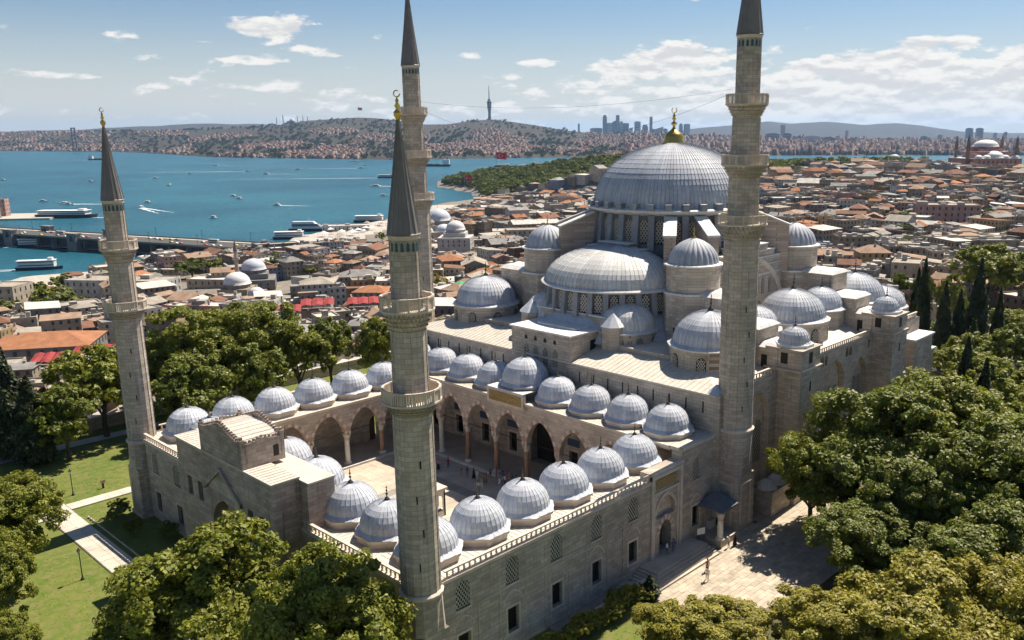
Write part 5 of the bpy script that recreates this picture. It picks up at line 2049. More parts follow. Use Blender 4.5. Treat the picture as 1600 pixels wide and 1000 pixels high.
def crown_arrays(seed, h, r, n_clump, leaves, ls, zlo=0.30, lobes=7, flat=1.0):
    rg = np.random.default_rng(seed)
    zc = h * (zlo + (1 - zlo) * 0.5); rz = h * (1 - zlo) * 0.5
    # a handful of big boughs, each a lumpy ellipsoid; clumps sit mostly near the outside of them
    bc = []
    for k in range(lobes):
        t = 2 * pi * k / lobes + rg.uniform(-0.4, 0.4)
        q = rg.uniform(0.35, 0.62) * r if k else 0
        bc.append((q * math.cos(t), q * math.sin(t), zc + rg.uniform(-0.50, 0.38) * rz * (1 if k else 0.5), rg.uniform(0.46, 0.66) * r, rg.uniform(0.46, 0.66) * rz))
    bc.append((rg.uniform(-.1, .1) * r, rg.uniform(-.1, .1) * r, zc + rz * 0.45, 0.5 * r, 0.5 * rz))
    P = []; N = []
    per = max(1, n_clump // len(bc))
    for (x, y, z, br, bz) in bc:
        d = rg.normal(size=(per, 3)); d /= np.linalg.norm(d, axis=1)[:, None]
        d[:, 2] = np.where(d[:, 2] < -0.65, -d[:, 2], d[:, 2])
        rad_ = rg.uniform(0.72, 1.05, per)[:, None]
        c = np.array([x, y, z]) + d * rad_ * np.array([br, br, bz * flat])
        rc = rg.uniform(0.13, 0.29, per) * min(br, 3.6 + 0.2 * br)
        for i in range(per):
            m = int(leaves * rg.uniform(0.6, 1.3))
            e = rg.normal(size=(m, 3)); e /= np.linalg.norm(e, axis=1)[:, None]
            s = rg.uniform(0.35, 1.0, m) ** 0.6
            P.append(c[i] + e * (s * rc[i])[:, None] * np.array([1.08, 1.08, 0.88]))
            N.append(0.55 * e + 0.45 * d[i] + np.array([0, 0, 0.35]))
    P = np.concatenate(P); N = np.concatenate(N)
    N += rg.normal(scale=0.55, size=N.shape); N /= np.linalg.norm(N, axis=1)[:, None]
    a = np.cross(N, rg.normal(size=N.shape)); a /= np.linalg.norm(a, axis=1)[:, None]
    b = np.cross(N, a)
    s = (ls * rg.uniform(0.45, 1.45, len(P)))[:, None]
    w = s * 0.62
    v = np.stack([P - a * s, P - b * w + a * s * 0.1, P + a * s, P + b * w + a * s * 0.1], 1).reshape(-1, 3)
    f = np.arange(len(v)).reshape(-1, 4)
    return v, f


def trunk_mesh(seed, h, r, zlo):
    rg = random.Random(seed)
    mb = MB()
    r0 = 0.030 * h
    pts = [Vector((0, 0, -0.4)), Vector((rg.uniform(-.2, .2), rg.uniform(-.2, .2), h * zlo * 0.6)), Vector((rg.uniform(-.4, .4), rg.uniform(-.4, .4), h * (zlo + 0.12)))]
    mb.tube(pts[0], pts[1], r0, 8, 0, r0 * 0.8); mb.tube(pts[1], pts[2], r0 * 0.8, 8, 0, r0 * 0.65)
    for k in range(7):
        t = 2 * pi * k / 7 + rg.uniform(-.4, .4)
        st = pts[1].lerp(pts[2], rg.uniform(0.1, 1.0))
        en = Vector((math.cos(t) * r * rg.uniform(0.45, 0.7), math.sin(t) * r * rg.uniform(0.45, 0.7), h * rg.uniform(zlo + 0.22, 0.78)))
        mid = st.lerp(en, 0.5) + Vector((0, 0, rg.uniform(-.3, .6)))
        mb.tube(st, mid, r0 * 0.42, 6, 0, r0 * 0.28); mb.tube(mid, en, r0 * 0.28, 6, 0, r0 * 0.08)
        for q in range(2):
            e2 = mid + Vector((rg.uniform(-1, 1) * r * .35, rg.uniform(-1, 1) * r * .35, rg.uniform(.2, 1) * h * 0.14))
            mb.tube(mid, e2, r0 * 0.18, 5, 0, r0 * 0.05)
    return mb.mesh('trunk', ['bark'])


def cypress_arrays(seed, h, r, n, ls):
    rg = np.random.default_rng(seed)
    t = rg.uniform(0.03, 1.0, n)
    prof = r * np.sin(np.clip(t, 0, 1) ** 0.55 * pi) ** 0.75 * (1 - 0.35 * t)
    a = rg.uniform(0, 2 * pi, n)
    lump = 1 + 0.16 * np.sin(a * 3 + t * 17 + seed) + 0.10 * np.sin(a * 5 - t * 31)
    q = prof * lump * rg.uniform(0.62, 1.03, n)
    P = np.stack([q * np.cos(a), q * np.sin(a), t * h], 1)
    N = np.stack([np.cos(a), np.sin(a), 0.35 + 0 * a], 1) + rg.normal(scale=0.5, size=(n, 3)); N /= np.linalg.norm(N, axis=1)[:, None]
    up = np.array([0, 0, 1.0]) + 0.25 * rg.normal(size=(n, 3))
    A = up - N * (up * N).sum(1)[:, None]; A /= np.linalg.norm(A, axis=1)[:, None]
    B = np.cross(N, A)
    s = (ls * rg.uniform(0.6, 1.3, n))[:, None]
    v = np.stack([P - A * s, P - B * s * 0.38, P + A * s, P + B * s * 0.38], 1).reshape(-1, 3)
    return v, np.arange(len(v)).reshape(-1, 4)


TREES = {}


def tree_proto(kind, var, mat, detail):
    key = (kind, var, detail)
    if key in TREES:
        return TREES[key]
    if kind == 'broad':
        nc, lv, ls = {'near': (300, 250, 0.165), 'mid': (200, 110, 0.27), 'far': (80, 34, 0.66)}[detail]
        v, f = crown_arrays(11 + var * 7, 15.0, 7.0, nc, lv, ls, 0.15, 7 + var % 3)
        cm = np_mesh('crown', v, f, [mat])
        tm = trunk_mesh(5 + var, 15.0, 7.0, 0.24)
    else:
        n, ls = {'near': (9000, 0.30), 'mid': (4200, 0.42), 'far': (1200, 0.7)}[detail]
        v, f = cypress_arrays(var + 2, 15.0, 2.1, n, ls)
        cm = np_mesh('crown', v, f, [mat])
        b = MB(); b.tube((0, 0, -0.4), (0, 0, 10), 0.28, 7, 0, 0.1); tm = b.mesh('trunk', ['bark'])
    TREES[key] = (cm, tm)
    return TREES[key]


def paint(o, mat):
    o.material_slots[0].link = 'OBJECT'
    o.material_slots[0].material = MATS[mat]
    return o


def tree(name, label, x, y, h, r, kind='broad', mat='leaf_plane', var=0, detail='mid', group=None, z=None, rz=None):
    cm, tm = tree_proto(kind, var, mat, detail)
    z = ground_z(x, y) if z is None else z
    o = thing(name, label, 'tree', (x, y, z), group, local=True, rz=rnd.uniform(0, 6.28) if rz is None else rz)
    base_r = 7.0 if kind == 'broad' else 2.1
    o.scale = (r / base_r, r / base_r, h / 15.0)
    paint(place('crown', cm, o), mat); place('trunk', tm, o)
    return o


T = tree
G1 = 'plane trees in front of the gate'
T('plane_tree', 'big green plane tree in front of the main gate, its crown cutting the front wall', -15.8, 7.2, 17.6, 8.6, var=0, detail='near', z=0, rz=0.4)
T('plane_tree', 'green plane tree whose crown hides the foot of the near minaret', -12.9, -2.6, 16.5, 6.9, var=1, detail='near', z=0, rz=2.0)
T('plane_tree', 'small green tree low in front of the near minaret foot', -11.6, -7.2, 10.5, 4.2, var=2, detail='near', z=0)
T('plane_tree', 'green plane tree at bottom middle left of the lawn path end', -20.8, 11.5, 11.5, 5.6, var=1, detail='near', z=0)
T('plane_tree', 'plane tree leaning in from the left edge over the lawn', -22.5, 46.5, 12.5, 5.6, var=2, detail='near', z=0)
T('plane_tree', 'plane tree at the left edge below the lawn lamp', -27.0, 37.5, 11.0, 4.2, var=0, detail='near', z=0)
T('shrub_tree', 'small leafy tree in the bottom left corner of the lawn', -28.8, 26.5, 6.5, 3.0, var=1, detail='near', z=0)
T('cypress_tree', 'dark cypress at the left edge, the taller of the pair', -10.8, 92.0, 19.0, 3.9, 'cypress', 'leaf_cypress', 0, 'near', z=0)
T('cypress_tree', 'dark cypress at the left edge, the shorter of the pair', -9.0, 86.0, 14.0, 3.4, 'cypress', 'leaf_cypress', 1, 'near', z=0)
T('shade_tree', 'broad shade tree just left of the left minaret', 3.0, 91.5, 16.0, 8.0, mat='leaf_plane', var=1, detail='mid', z=0)
T('shade_tree', 'lower shade tree further left of the left minaret', -5.0, 84.5, 12.0, 5.4, mat='leaf_deep', var=2, detail='mid', z=0)
T('shade_tree', 'tallest plane tree right behind the left minaret', 17.0, 91.0, 20.5, 10.2, mat='leaf_plane', var=0, detail='near', z=0)
T('shade_tree', 'second tall plane tree behind the left gallery domes', 28.5, 91.5, 20.0, 9.6, mat='leaf_plane', var=2, detail='near', z=0)
T('shade_tree', 'smaller plane tree at the right end of the clump behind the left gallery', 36.0, 86.0, 14.5, 6.6, mat='leaf_plane', var=1, detail='mid', z=0)
T('shade_tree', 'low tree in front of the tall clump behind the left gallery', 13.0, 81.0, 14.0, 7.0, mat='leaf_deep', var=2, detail='mid', z=0)
T('shade_tree', 'tree filling the gap beside the left gallery clump', 24.0, 82.0, 14.5, 6.5, mat='leaf_deep', var=0, detail='mid', z=0)
T('shade_tree', 'round single tree above the sixth left gallery dome', 43.0, 86.5, 15.0, 5.4, mat='leaf_deep', var=1, detail='mid', z=0)
T('shade_tree', 'tree peeping out left of the near minaret shaft above the domes', 51.0, 82.0, 14.5, 4.6, mat='leaf_plane', var=2, detail='mid', z=0)
T('plane_tree', 'great dark plane tree beside the paved yard', 54.0, -22.5, 20.0, 10.6, mat='leaf_deep', var=0, detail='near', z=0)
T('plane_tree', 'great plane tree in the middle of the right-hand clump', 62.0, -25.5, 20.0, 10.4, mat='leaf_plane', var=1, detail='near', z=0)
T('plane_tree', 'great dark plane tree at the right of the clump beside the mosque flank', 54.0, -34.0, 18.5, 9.4, mat='leaf_deep', var=2, detail='near', z=0)
T('plane_tree', 'dark plane tree shading the corner of the paved yard', 47.5, -29.0, 14.0, 7.4, mat='leaf_deep', var=1, detail='near', z=0)
T('plane_tree', 'slimmer plane tree against the mosque flank beside the tall minaret', 48.8, -14.2, 13.5, 5.8, mat='leaf_plane', var=2, detail='near', z=0)
T('plane_tree', 'low dark tree overhanging the far end of the paved yard', 38.5, -26.5, 10.5, 6.6, mat='leaf_deep', var=2, detail='near', z=0)
T('acacia_tree', 'yellow-green tree at the bottom edge right of the paved yard', 22.0, -30.0, 9.0, 5.8, mat='leaf_yellow', var=2, detail='near', z=0)
T('plane_tree', 'shaded plane tree between the yellow-green trees and the great planes', 43.5, -38.0, 13.0, 8.0, mat='leaf_deep', var=0, detail='near', z=0)
T('plane_tree', 'plane tree at the right edge between the clump and the yellow-green trees', 61.0, -42.0, 17.0, 9.5, mat='leaf_deep', var=1, detail='near', z=0)
T('acacia_tree', 'yellow-green tree low on the right in front of the plane trees', 27.0, -36.5, 12.5, 8.0, mat='leaf_yellow', var=0, detail='near', z=0)
T('acacia_tree', 'yellow-green tree in the bottom right corner', 32.0, -44.5, 12.0, 7.0, mat='leaf_yellow', var=2, detail='near', z=0)
T('acacia_tree', 'small yellow-green tree at the bottom edge below the paved yard', 16.0, -21.5, 7.0, 5.4, mat='leaf_yellow', var=1, detail='near', z=0)
T('acacia_tree', 'low bushy tree at the bottom edge beside the flower bed', 15.6, -16.4, 5.2, 3.2, mat='leaf_yellow', var=0, detail='near', z=0)
T('pine_tree', 'rounded green tree behind the right-hand plane trees', 104.0, -17.5, 13.0, 7.0, mat='leaf_plane', var=2, detail='mid', z=0)
T('pine_tree', 'spreading green tree at the right edge below the cypresses', 91.0, -28.5, 13.0, 8.0, mat='leaf_plane', var=0, detail='mid', z=0)
T('pine_tree', 'green tree at the right edge level with the mosque corner', 134.0, -15.0, 14.0, 6.5, mat='leaf_deep', var=1, detail='mid', z=-0.5)
T('pine_tree', 'lower green tree at the right edge below the spreading tree', 76.0, -36.0, 12.0, 7.0, mat='leaf_deep', var=0, detail='mid', z=0)
for nm, x, y, h, r in (('slim cypress nearest the mosque corner turret', 149.0, 11.0, 22.0, 2.5), ('second slim cypress right of the mosque corner', 140.0, 3.0, 19.0, 2.4),
                       ('tallest thick cypress right of the mosque corner', 150.0, -0.6, 23.0, 3.0), ('dark cypress standing over the plane trees, left of a close pair', 99.0, -15.5, 17.0, 2.3),
                       ('dark cypress over the plane trees, right of a close pair', 92.5, -20.5, 15.5, 2.2), ('thin cypress farthest to the right by the garden trees', 145.0, -6.5, 18.0, 2.0)):
    T('cypress_tree', nm, x, y, h, r, 'cypress', 'leaf_cypress', 0 if x > 120 else 1, 'mid', 'cypresses beside the mosque', z=-0.4)
T('plane_tree', 'large isolated plane tree above the cypresses at the right edge', 262.0, 31.0, 24.0, 13.5, mat='leaf_plane', var=1, detail='mid')
T('plane_tree', 'plane tree cut by the right edge above the cypresses', 270.0, 12.0, 22.0, 11.0, mat='leaf_deep', var=0, detail='mid')
T('poplar_tree', 'narrow green tree by the house roofs, left of three', 222.0, 46.0, 17.0, 4.0, mat='leaf_deep', var=2, detail='mid')
T('poplar_tree', 'narrow green tree by the house roofs, middle of three', 224.0, 39.0, 17.0, 4.2, mat='leaf_deep', var=1, detail='mid')
T('poplar_tree', 'narrow green tree by the house roofs, right of three', 226.0, 31.0, 18.0, 4.6, mat='leaf_plane', var=0, detail='mid')
T('shade_tree', 'low green tree behind the mosque corner below the house roofs', 176.0, 20.0, 11.0, 5.5, mat='leaf_plane', var=1, detail='mid')
T('shade_tree', 'low tree among the graves behind the mosque corner', 124.0, 6.0, 9.0, 4.6, mat='leaf_plane', var=0, detail='mid', z=-0.3)
T('shade_tree', 'green tree between the cypresses and the right edge', 165.0, -4.0, 13.0, 6.5, mat='leaf_plane', var=2, detail='mid', z=-3)

for nm, x, y, h, r, mt in (('rounded tree just behind the mosque back corner turrets', 119, -9, 11, 6.5, 'leaf_plane'), ('bright tree right of the low graveyard tree', 113, -25, 12, 8, 'leaf_plane'), ('broad tree at the right edge among the cypresses', 128, -27, 13, 8, 'leaf_deep'),
                       ('deep green tree right of the spreading tree', 99, -37, 12, 8, 'leaf_deep'), ('tree at the right edge above the yellow-green trees', 84, -44, 13, 8.5, 'leaf_plane'), ('tree between the slim cypresses and the graveyard', 133, -6, 11, 6, 'leaf_plane'),
                       ('tree behind the slim cypresses at the right', 168, 10, 12, 7, 'leaf_deep'), ('tree below the isolated plane tree at the right edge', 188, -4, 13, 8, 'leaf_plane')):
    T('shade_tree', nm, x, y, h, r, mat=mt, var=int(x) % 3, detail='mid', z=-0.6 if x < 150 else None)
for nm, x, y, h, r in (('leftmost cypress close behind the mosque corner', 156, 15, 19, 2.3), ('cypress between the second slim and the thickest cypress', 145, 1.5, 17, 2.2), ('short cypress in front of the thickest cypress', 138, -4, 13, 2.0)):
    T('cypress_tree', nm, x, y, h, r, 'cypress', 'leaf_cypress', 1, 'mid', 'cypresses beside the mosque', z=-0.6)

# flower bed shrubs along the courtyard wall
for k in range(16):
    x = 7.5 + k * 0.95; y = -8.3 - rnd.uniform(-0.5, 0.9)
    cm, tm = tree_proto('broad', k % 3, 'leaf_yellow' if k % 3 else 'leaf_plane', 'far')
    o = thing('shrub', 'leafy garden shrub in the bed along the courtyard wall, %s from the left' % ordinal(k), 'shrub', (x, y, -0.1), 'shrubs in the bed along the courtyard wall', local=True, rz=k)
    s = rnd.uniform(0.11, 0.17)
    o.scale = (s * 1.2, s * 1.2, s)
    paint(place('foliage', cm, o), 'leaf_yellow' if k % 3 else 'leaf_plane')
T('palm_shrub', 'dark spiky shrub beside the steps of the side portal', 22.6, -9.0, 2.6, 1.1, 'cypress', 'leaf_cypress', 1, 'far', z=0)
for k, (x, y, s) in enumerate(((-7.6, 56.6, 0.17), (-9.2, 54.4, 0.14), (-9.0, 49.5, 0.15), (-6.6, 45.0, 0.16))):
    cm, tm = tree_proto('broad', k % 3, 'leaf_deep', 'far')
    o = thing('shrub', ('bushy shrub at the foot of the left minaret', 'second shrub out from the left minaret foot', 'shrub in the shaded bed by the front wall', 'shrub against the front wall left of the gate')[k], 'shrub', (x, y, -0.1), 'shrubs by the left minaret', local=True, rz=k)
    o.scale = (s * 1.3, s * 1.3, s)
    paint(place('foliage', cm, o), 'leaf_deep')

# grass on the lawns
rg = np.random.default_rng(5)
gx = np.concatenate([rg.uniform(-34, -5, 13000), rg.uniform(-20, 14, 5000), rg.uniform(6, 26, 2500)])
gy = np.concatenate([rg.uniform(24, 88, 13000), rg.uniform(56, 90, 5000), rg.uniform(-20, -8, 2500)])
ok = ~(((gx > -16.4) & (gx < -11.2) & (gy > 29) & (gy < 67)) | ((gy > 62.2) & (gy < 66.8) & (gx > -17)) | ((gx > -8.2) & (gy < 57.5) & (gy > 0)) | (gy > 88) | ((gx > 22) & (gy < 0)))
gx, gy = gx[ok], gy[ok]
m = len(gx)
t = rg.uniform(0, 2 * pi, m); s = rg.uniform(0.06, 0.16, m); hgt = rg.uniform(0.015, 0.04, m)
P = np.stack([gx, gy, np.full(m, -0.13)], 1)
d = np.stack([np.cos(t) * s, np.sin(t) * s, 0 * t], 1)
tip = np.stack([rg.normal(scale=.06, size=m), rg.normal(scale=.06, size=m), hgt + 0.02], 1)
v = np.stack([P - d, P + d, P + tip], 1).reshape(-1, 3)
place('grass', np_mesh('grass', v, np.arange(len(v)).reshape(-1, 3), ['grass_blade']), kind='stuff')['label'] = 'short mown grass of the mosque garden lawns'

# ------------------------------------------------------------------ the city between the mosque and the water
WALLS = [('house_cream', (0.42, 0.36, 0.28), 'cream'), ('house_beige', (0.31, 0.26, 0.20), 'beige'), ('house_grey', (0.22, 0.21, 0.20), 'grey'), ('house_white', (0.50, 0.48, 0.445), 'white'),
         ('house_brown', (0.22, 0.165, 0.125), 'brown'), ('house_pink', (0.42, 0.275, 0.235), 'pink'), ('house_blue', (0.30, 0.36, 0.43), 'pale blue'), ('house_ochre', (0.42, 0.31, 0.17), 'ochre')]
ROOFS = [('roof_orange', (0.36, 0.165, 0.085), 'orange tiled'), ('roof_rust', (0.22, 0.115, 0.075), 'rust-red tiled'), ('roof_faded', (0.33, 0.225, 0.16), 'faded tiled'),
         ('roof_tan', (0.36, 0.32, 0.265), 'tan'), ('roof_pale', (0.56, 0.53, 0.48), 'pale'), ('roof_slate', (0.13, 0.128, 0.125), 'dark grey'), ('roof_grey', (0.27, 0.258, 0.242), 'grey')]


def roof_mat(name, col):
    m, t, b = base_mat(name, 0.9, 0.15)
    p = t.new('ShaderNodeNewGeometry').outputs['Position']
    n = t.noise(p, 0.25, 5.0, 0.65); f = t.noise(p, 2.5, 3.0, 0.6)
    k = t.math('MULTIPLY', t.ramp(n, 0.3, 0.7, 0.72, 1.25, smooth=False), t.ramp(f, 0.3, 0.7, 0.85, 1.15, smooth=False))
    r = t.new('ShaderNodeNewGeometry').outputs['Random Per Island']
    k = t.math('MULTIPLY', k, t.ramp(r, 0, 1, 0.58, 1.10, smooth=False))
    t.link(t.mix(1.0, col, t.comb(k, k, k), 'MULTIPLY'), b.inputs['Base Color'])


for n_, c_, _ in WALLS + ROOFS:
    roof_mat(n_, c_)
plain('house_glass', (0.055, 0.055, 0.056), 0.25, 0.2, 0.3, spec=0.5)
plain('rooftop_clutter', (0.34, 0.31, 0.27), 0.8, 0.4, 0.1)
plain('awning_red', (0.27, 0.038, 0.036), 0.8, 0.35, 0.4)
plain('awning_green', (0.035, 0.28, 0.13), 0.7, 0.15, 0.4)
plain('umbrella_green', (0.22, 0.42, 0.05), 0.7, 0.1)
plain('white_paint', (0.72, 0.71, 0.68), 0.5, 0.1, 0.5)
plain('pink_stone', (0.34, 0.18, 0.145), 0.85, 0.15, 0.1)
HM = [w[0] for w in WALLS] + [r[0] for r in ROOFS] + ['house_glass', 'rooftop_clutter']
NWL, NRF = len(WALLS), len(ROOFS)


def house_geo(mbw, mbr, mbg, w, d, h, floors, roof, rh, mw, mr, mg, mc, rg, detail=True):
    """house centred on the origin; separate builders for wall, roof, windows (may be the same object)"""
    x, y = w / 2, d / 2
    mbw.add([(-x, -y, -6), (x, -y, -6), (x, y, -6), (-x, y, -6), (-x, -y, h), (x, -y, h), (x, y, h), (-x, y, h)],
            [(0, 1, 5, 4), (1, 2, 6, 5), (2, 3, 7, 6), (3, 0, 4, 7)], mw)
    e = 0.45
    if roof == 'hip':
        k = min(w, d) * 0.42
        if w >= d:
            r0, r1 = (-x + k, 0), (x - k, 0)
        else:
            r0, r1 = (0, -y + k), (0, y - k)
        vs = [(-x - e, -y - e, h), (x + e, -y - e, h), (x + e, y + e, h), (-x - e, y + e, h), (r0[0], r0[1], h + rh), (r1[0], r1[1], h + rh)]
        fs = [(0, 1, 5, 4), (1, 2, 5), (2, 3, 4, 5), (3, 0, 4)] if w >= d else [(0, 1, 4), (1, 2, 5, 4), (2, 3, 5), (3, 0, 4, 5)]
        mbr.add(vs, fs + [(3, 2, 1, 0)], mr)
    elif roof == 'gable':
        vs = [(-x - e, -y - e, h), (x + e, -y - e, h), (x + e, y + e, h), (-x - e, y + e, h), (-x - e, 0, h + rh), (x + e, 0, h + rh)]
        mbr.add(vs, [(0, 1, 5, 4), (2, 3, 4, 5), (3, 2, 1, 0)], mr)
        mbw.add([(-x, -y, h), (-x, y, h), (-x, 0, h + rh * 0.93)], [(0, 2, 1)], mw)
        mbw.add([(x, -y, h), (x, y, h), (x, 0, h + rh * 0.93)], [(0, 1, 2)], mw)
    elif roof == 'shed':
        vs = [(-x - e, -y - e, h), (x + e, -y - e, h), (x + e, y + e, h + rh), (-x - e, y + e, h + rh)]
        mbr.add(vs, [(0, 1, 2, 3)], mr)
        mbw.add([(-x, -y, h), (-x, y, h), (-x, y, h + rh * 0.9), (x, -y, h), (x, y, h), (x, y, h + rh * 0.9)], [(0, 2, 1), (3, 4, 5), (1, 2, 5, 4)], mw)
    else:
        p = 0.55
        mbw.add([(-x, -y, h), (x, -y, h), (x, y, h), (-x, y, h), (-x, -y, h + p), (x, -y, h + p), (x, y, h + p), (-x, y, h + p)],
                [(0, 1, 5, 4), (1, 2, 6, 5), (2, 3, 7, 6), (3, 0, 4, 7)], mw)
        q = 0.28
        mbw.add([(-x + q, -y + q, h), (x - q, -y + q, h), (x - q, y - q, h), (-x + q, y - q, h), (-x + q, -y + q, h + p), (x - q, -y + q, h + p), (x - q, y - q, h + p), (-x + q, y - q, h + p),
                 (-x, -y, h + p), (x, -y, h + p), (x, y, h + p), (-x, y, h + p)],
                [(1, 0, 4, 5), (2, 1, 5, 6), (3, 2, 6, 7), (0, 3, 7, 4), (8, 9, 5, 4), (9, 10, 6, 5), (10, 11, 7, 6), (11, 8, 4, 7)], mw)
        mbr.add([(-x + q, -y + q, h + 0.05), (x - q, -y + q, h + 0.05), (x - q, y - q, h + 0.05), (-x + q, y - q, h + 0.05)], [(0, 1, 2, 3)], mr)
        for _ in range(rg.randint(1, 5)):
            bw = rg.uniform(0.6, min(w, d) * 0.33); bx_, by_ = rg.uniform(-x + 1.5, x - 1.5), rg.uniform(-y + 1.5, y - 1.5)
            mbr.box(bx_ - bw / 2, bx_ + bw / 2, by_ - bw / 2, by_ + bw / 2, h + 0.06, h + rg.uniform(0.9, 2.6), mc)
    if roof in ('hip', 'gable') and rg.random() < 0.6:
        cx_, cy_ = rg.uniform(-x * .6, x * .6), rg.uniform(-y * .6, y * .6)
        mbr.box(cx_ - 0.35, cx_ + 0.35, cy_ - 0.35, cy_ + 0.35, h, h + rh + 0.5, mc)
    if detail:
        fh = h / floors
        for (ux, uy, nx_, ny_, L, off) in ((1, 0, 0, -1, w, y), (0, 1, 1, 0, d, x), (-1, 0, 0, 1, w, y), (0, -1, -1, 0, d, x)):
            nw = max(1, int(L / 2.6))
            for f in range(floors):
                for k in range(nw):
                    if rg.random() < 0.12:
                        continue
                    u = -L / 2 + L * (k + 0.5) / nw
                    z0 = f * fh + fh * 0.32; z1 = f * fh + fh * 0.80
                    o_ = off + 0.035
                    hw = 0.5
                    mbg.add([(ux * (u - hw) + nx_ * o_, uy * (u - hw) + ny_ * o_, z0), (ux * (u + hw) + nx_ * o_, uy * (u + hw) + ny_ * o_, z0),
                             (ux * (u + hw) + nx_ * o_, uy * (u + hw) + ny_ * o_, z1), (ux * (u - hw) + nx_ * o_, uy * (u - hw) + ny_ * o_, z1)], [(0, 1, 2, 3)], mg)


# rough view coordinates, only used to choose wording and which houses stand in sight
def view_xy(x, y, z):
    v = cam.matrix_world.inverted() @ Vector((x, y, z))
    return 907 + 1350.7 * v.x / -v.z, 525 - 1350.7 * v.y / -v.z, -v.z


MOSQUE_OUT = [(590, 1000), (600, 600), (672, 515), (706, 470), (770, 425), (785, 400), (822, 372), (890, 330), (925, 285), (960, 245), (1052, 215), (1120, 235), (1145, 290), (1190, 340), (1245, 352), (1290, 400), (1350, 430), (1420, 460), (1440, 620), (1440, 1000)]


def inside_poly(x, y, P):
    c = False
    j = len(P) - 1
    for i in range(len(P)):
        if (P[i][1] > y) != (P[j][1] > y) and x < (P[j][0] - P[i][0]) * (y - P[i][1]) / (P[j][1] - P[i][1]) + P[i][0]:
            c = not c
        j = i
    return c


def in_sight(u, v):
    if not (0 < u < 1600 and 200 < v < 640):
        return False
    if inside_poly(u, v, MOSQUE_OUT):
        return False
    if 225 < u < 465 and v > 495:
        return False
    if u < 230 and v > 600:
        return False
    if u > 1480 and v > 380:
        return False
    return True


KEEP_OUT = []        # (a, r, radius) kept free of common houses


def free(a, r, rad_):
    for (ka, kr, kk) in KEEP_OUT:
        if (a - ka) ** 2 + (r - kr) ** 2 < (kk + rad_) ** 2:
            return False
    return True


KEEP_OUT += [(307, -190, 34), (517, -275, 42), (495, -225, 30), (525, -197, 34), (470, -184, 30), (363, -108, 26), (365, -84, 18), (402, -50, 20), (785, -128, 62), (791, -40, 26), (527, 134, 14), (623, 262, 26),
             (1290, 592, 75), (1215, 557, 48), (1150, 528, 36), (1500, 535, 55), (640, -90, 20), (850, -190, 70), (760, -235, 50), (950, -215, 45)]
KEEP_OUT += [(505, -320, 24), (470, -290, 26), (440, -300, 18), (595, -262, 22), (640, -232, 10), (470, -240, 9), (720, -100, 20)]
WOODS = [(1560, -60, 190), (1640, 110, 200), (1500, 190, 140), (1420, 330, 110), (1460, 420, 90), (1380, 620, 70), (1500, 640, 80), (1700, -190, 110), (1830, -230, 80), (1350, 200, 90), (1260, 260, 75), (1330, 330, 90), (1290, 130, 60), (1420, 500, 60), (1230, 470, 40), (1350, 690, 50), (1180, 640, 30)]
rg = random.Random(21)
houses = []
a = 150.0
while a < 1880:
    step = 10.8 if a < 420 else (12.2 if a < 800 else 16.0)
    rlim = a * 0.62 + 40
    r = -rlim
    while r < rlim:
        aa_, rr2 = a + rg.uniform(-0.32, 0.32) * step, r + rg.uniform(-0.32, 0.32) * step
        r += step * rg.uniform(0.85, 1.15)
        d1 = rr2 - np.interp(aa_, SHORE_A, SHORE_R); d2 = np.interp(rr2, COAST_R, COAST_A) - aa_
        if d1 < (78 if aa_ > 600 else 105) or d2 < 30:
            continue
        x, y = AR(aa_, rr2)
        if -150 < x < 150 and -150 < y < 108:
            continue
        if 125 <= x < 265 and -60 < y < 45 - (x - 125) * 0.05:
            continue
        if not free(aa_, rr2, 5):
            continue
        if any((aa_ - wa) ** 2 + (rr2 - wr) ** 2 < wk * wk for wa, wr, wk in WOODS) and rg.random() < 0.96:
            continue
        if rg.random() < 0.05:
            continue
        nb = mnoise.noise(Vector((aa_ * 0.006, rr2 * 0.006, 0)))
        rot = nb * 2.2 + rg.uniform(-0.12, 0.12) + (pi / 2 if rg.random() < 0.4 else 0)
        big = rg.random() < 0.20
        w = step * rg.uniform(0.68, 1.02) * (1.8 if big else 1); d = step * rg.uniform(0.62, 0.95) * (1.35 if big else 1)
        floors = rg.choice((1, 2, 2, 3, 3, 4)) if aa_ < 600 else rg.choice((2, 2, 3, 3, 4))
        if big:
            floors = min(5, floors + 1)
        h = floors * 2.9 + rg.uniform(-0.3, 0.6)
        q = rg.random()
        if q < (0.14 if big else 0.27):
            roof, mr = rg.choice(('hip', 'hip', 'gable')), rg.choice((0, 0, 1, 1, 2, 2, 2, 3, 6))
        elif q < 0.55:
            roof, mr = rg.choice(('gable', 'shed', 'shed')), rg.choice((3, 4, 2, 6, 1))
        else:
            roof, mr = 'flat', rg.choice((3, 3, 4, 4, 6, 6, 5, 2))
        mw = rg.choice((0, 0, 1, 1, 1, 2, 2, 3, 3, 4, 5, 7)) if rg.random() > 0.03 else 6
        z = ground_z(x, y)
        rh = rg.uniform(0.16, 0.26) * min(w, d) if roof != 'shed' else rg.uniform(0.5, 1.4)
        u, v, dep = view_xy(x, y, z + h)
        houses.append(dict(x=x, y=y, z=z, w=w, d=d, h=h, floors=floors, roof=roof, rh=rh, mw=mw, mr=mr, rot=rot, u=u, v=v, dep=dep, size=(w * h + w * d * 0.5) / dep ** 2 if in_sight(u, v) else 0))
    a += step * rg.uniform(0.92, 1.05)
houses.sort(key=lambda q: -q['size'])
NEAR_N = 290
NUMW = ['one', 'two', 'three', 'four', 'five', 'six', 'seven']
ORD = ['first', 'second', 'third', 'fourth', 'fifth', 'sixth', 'seventh', 'eighth', 'ninth', 'tenth', 'eleventh', 'twelfth', 'thirteenth', 'fourteenth', 'fifteenth', 'sixteenth']


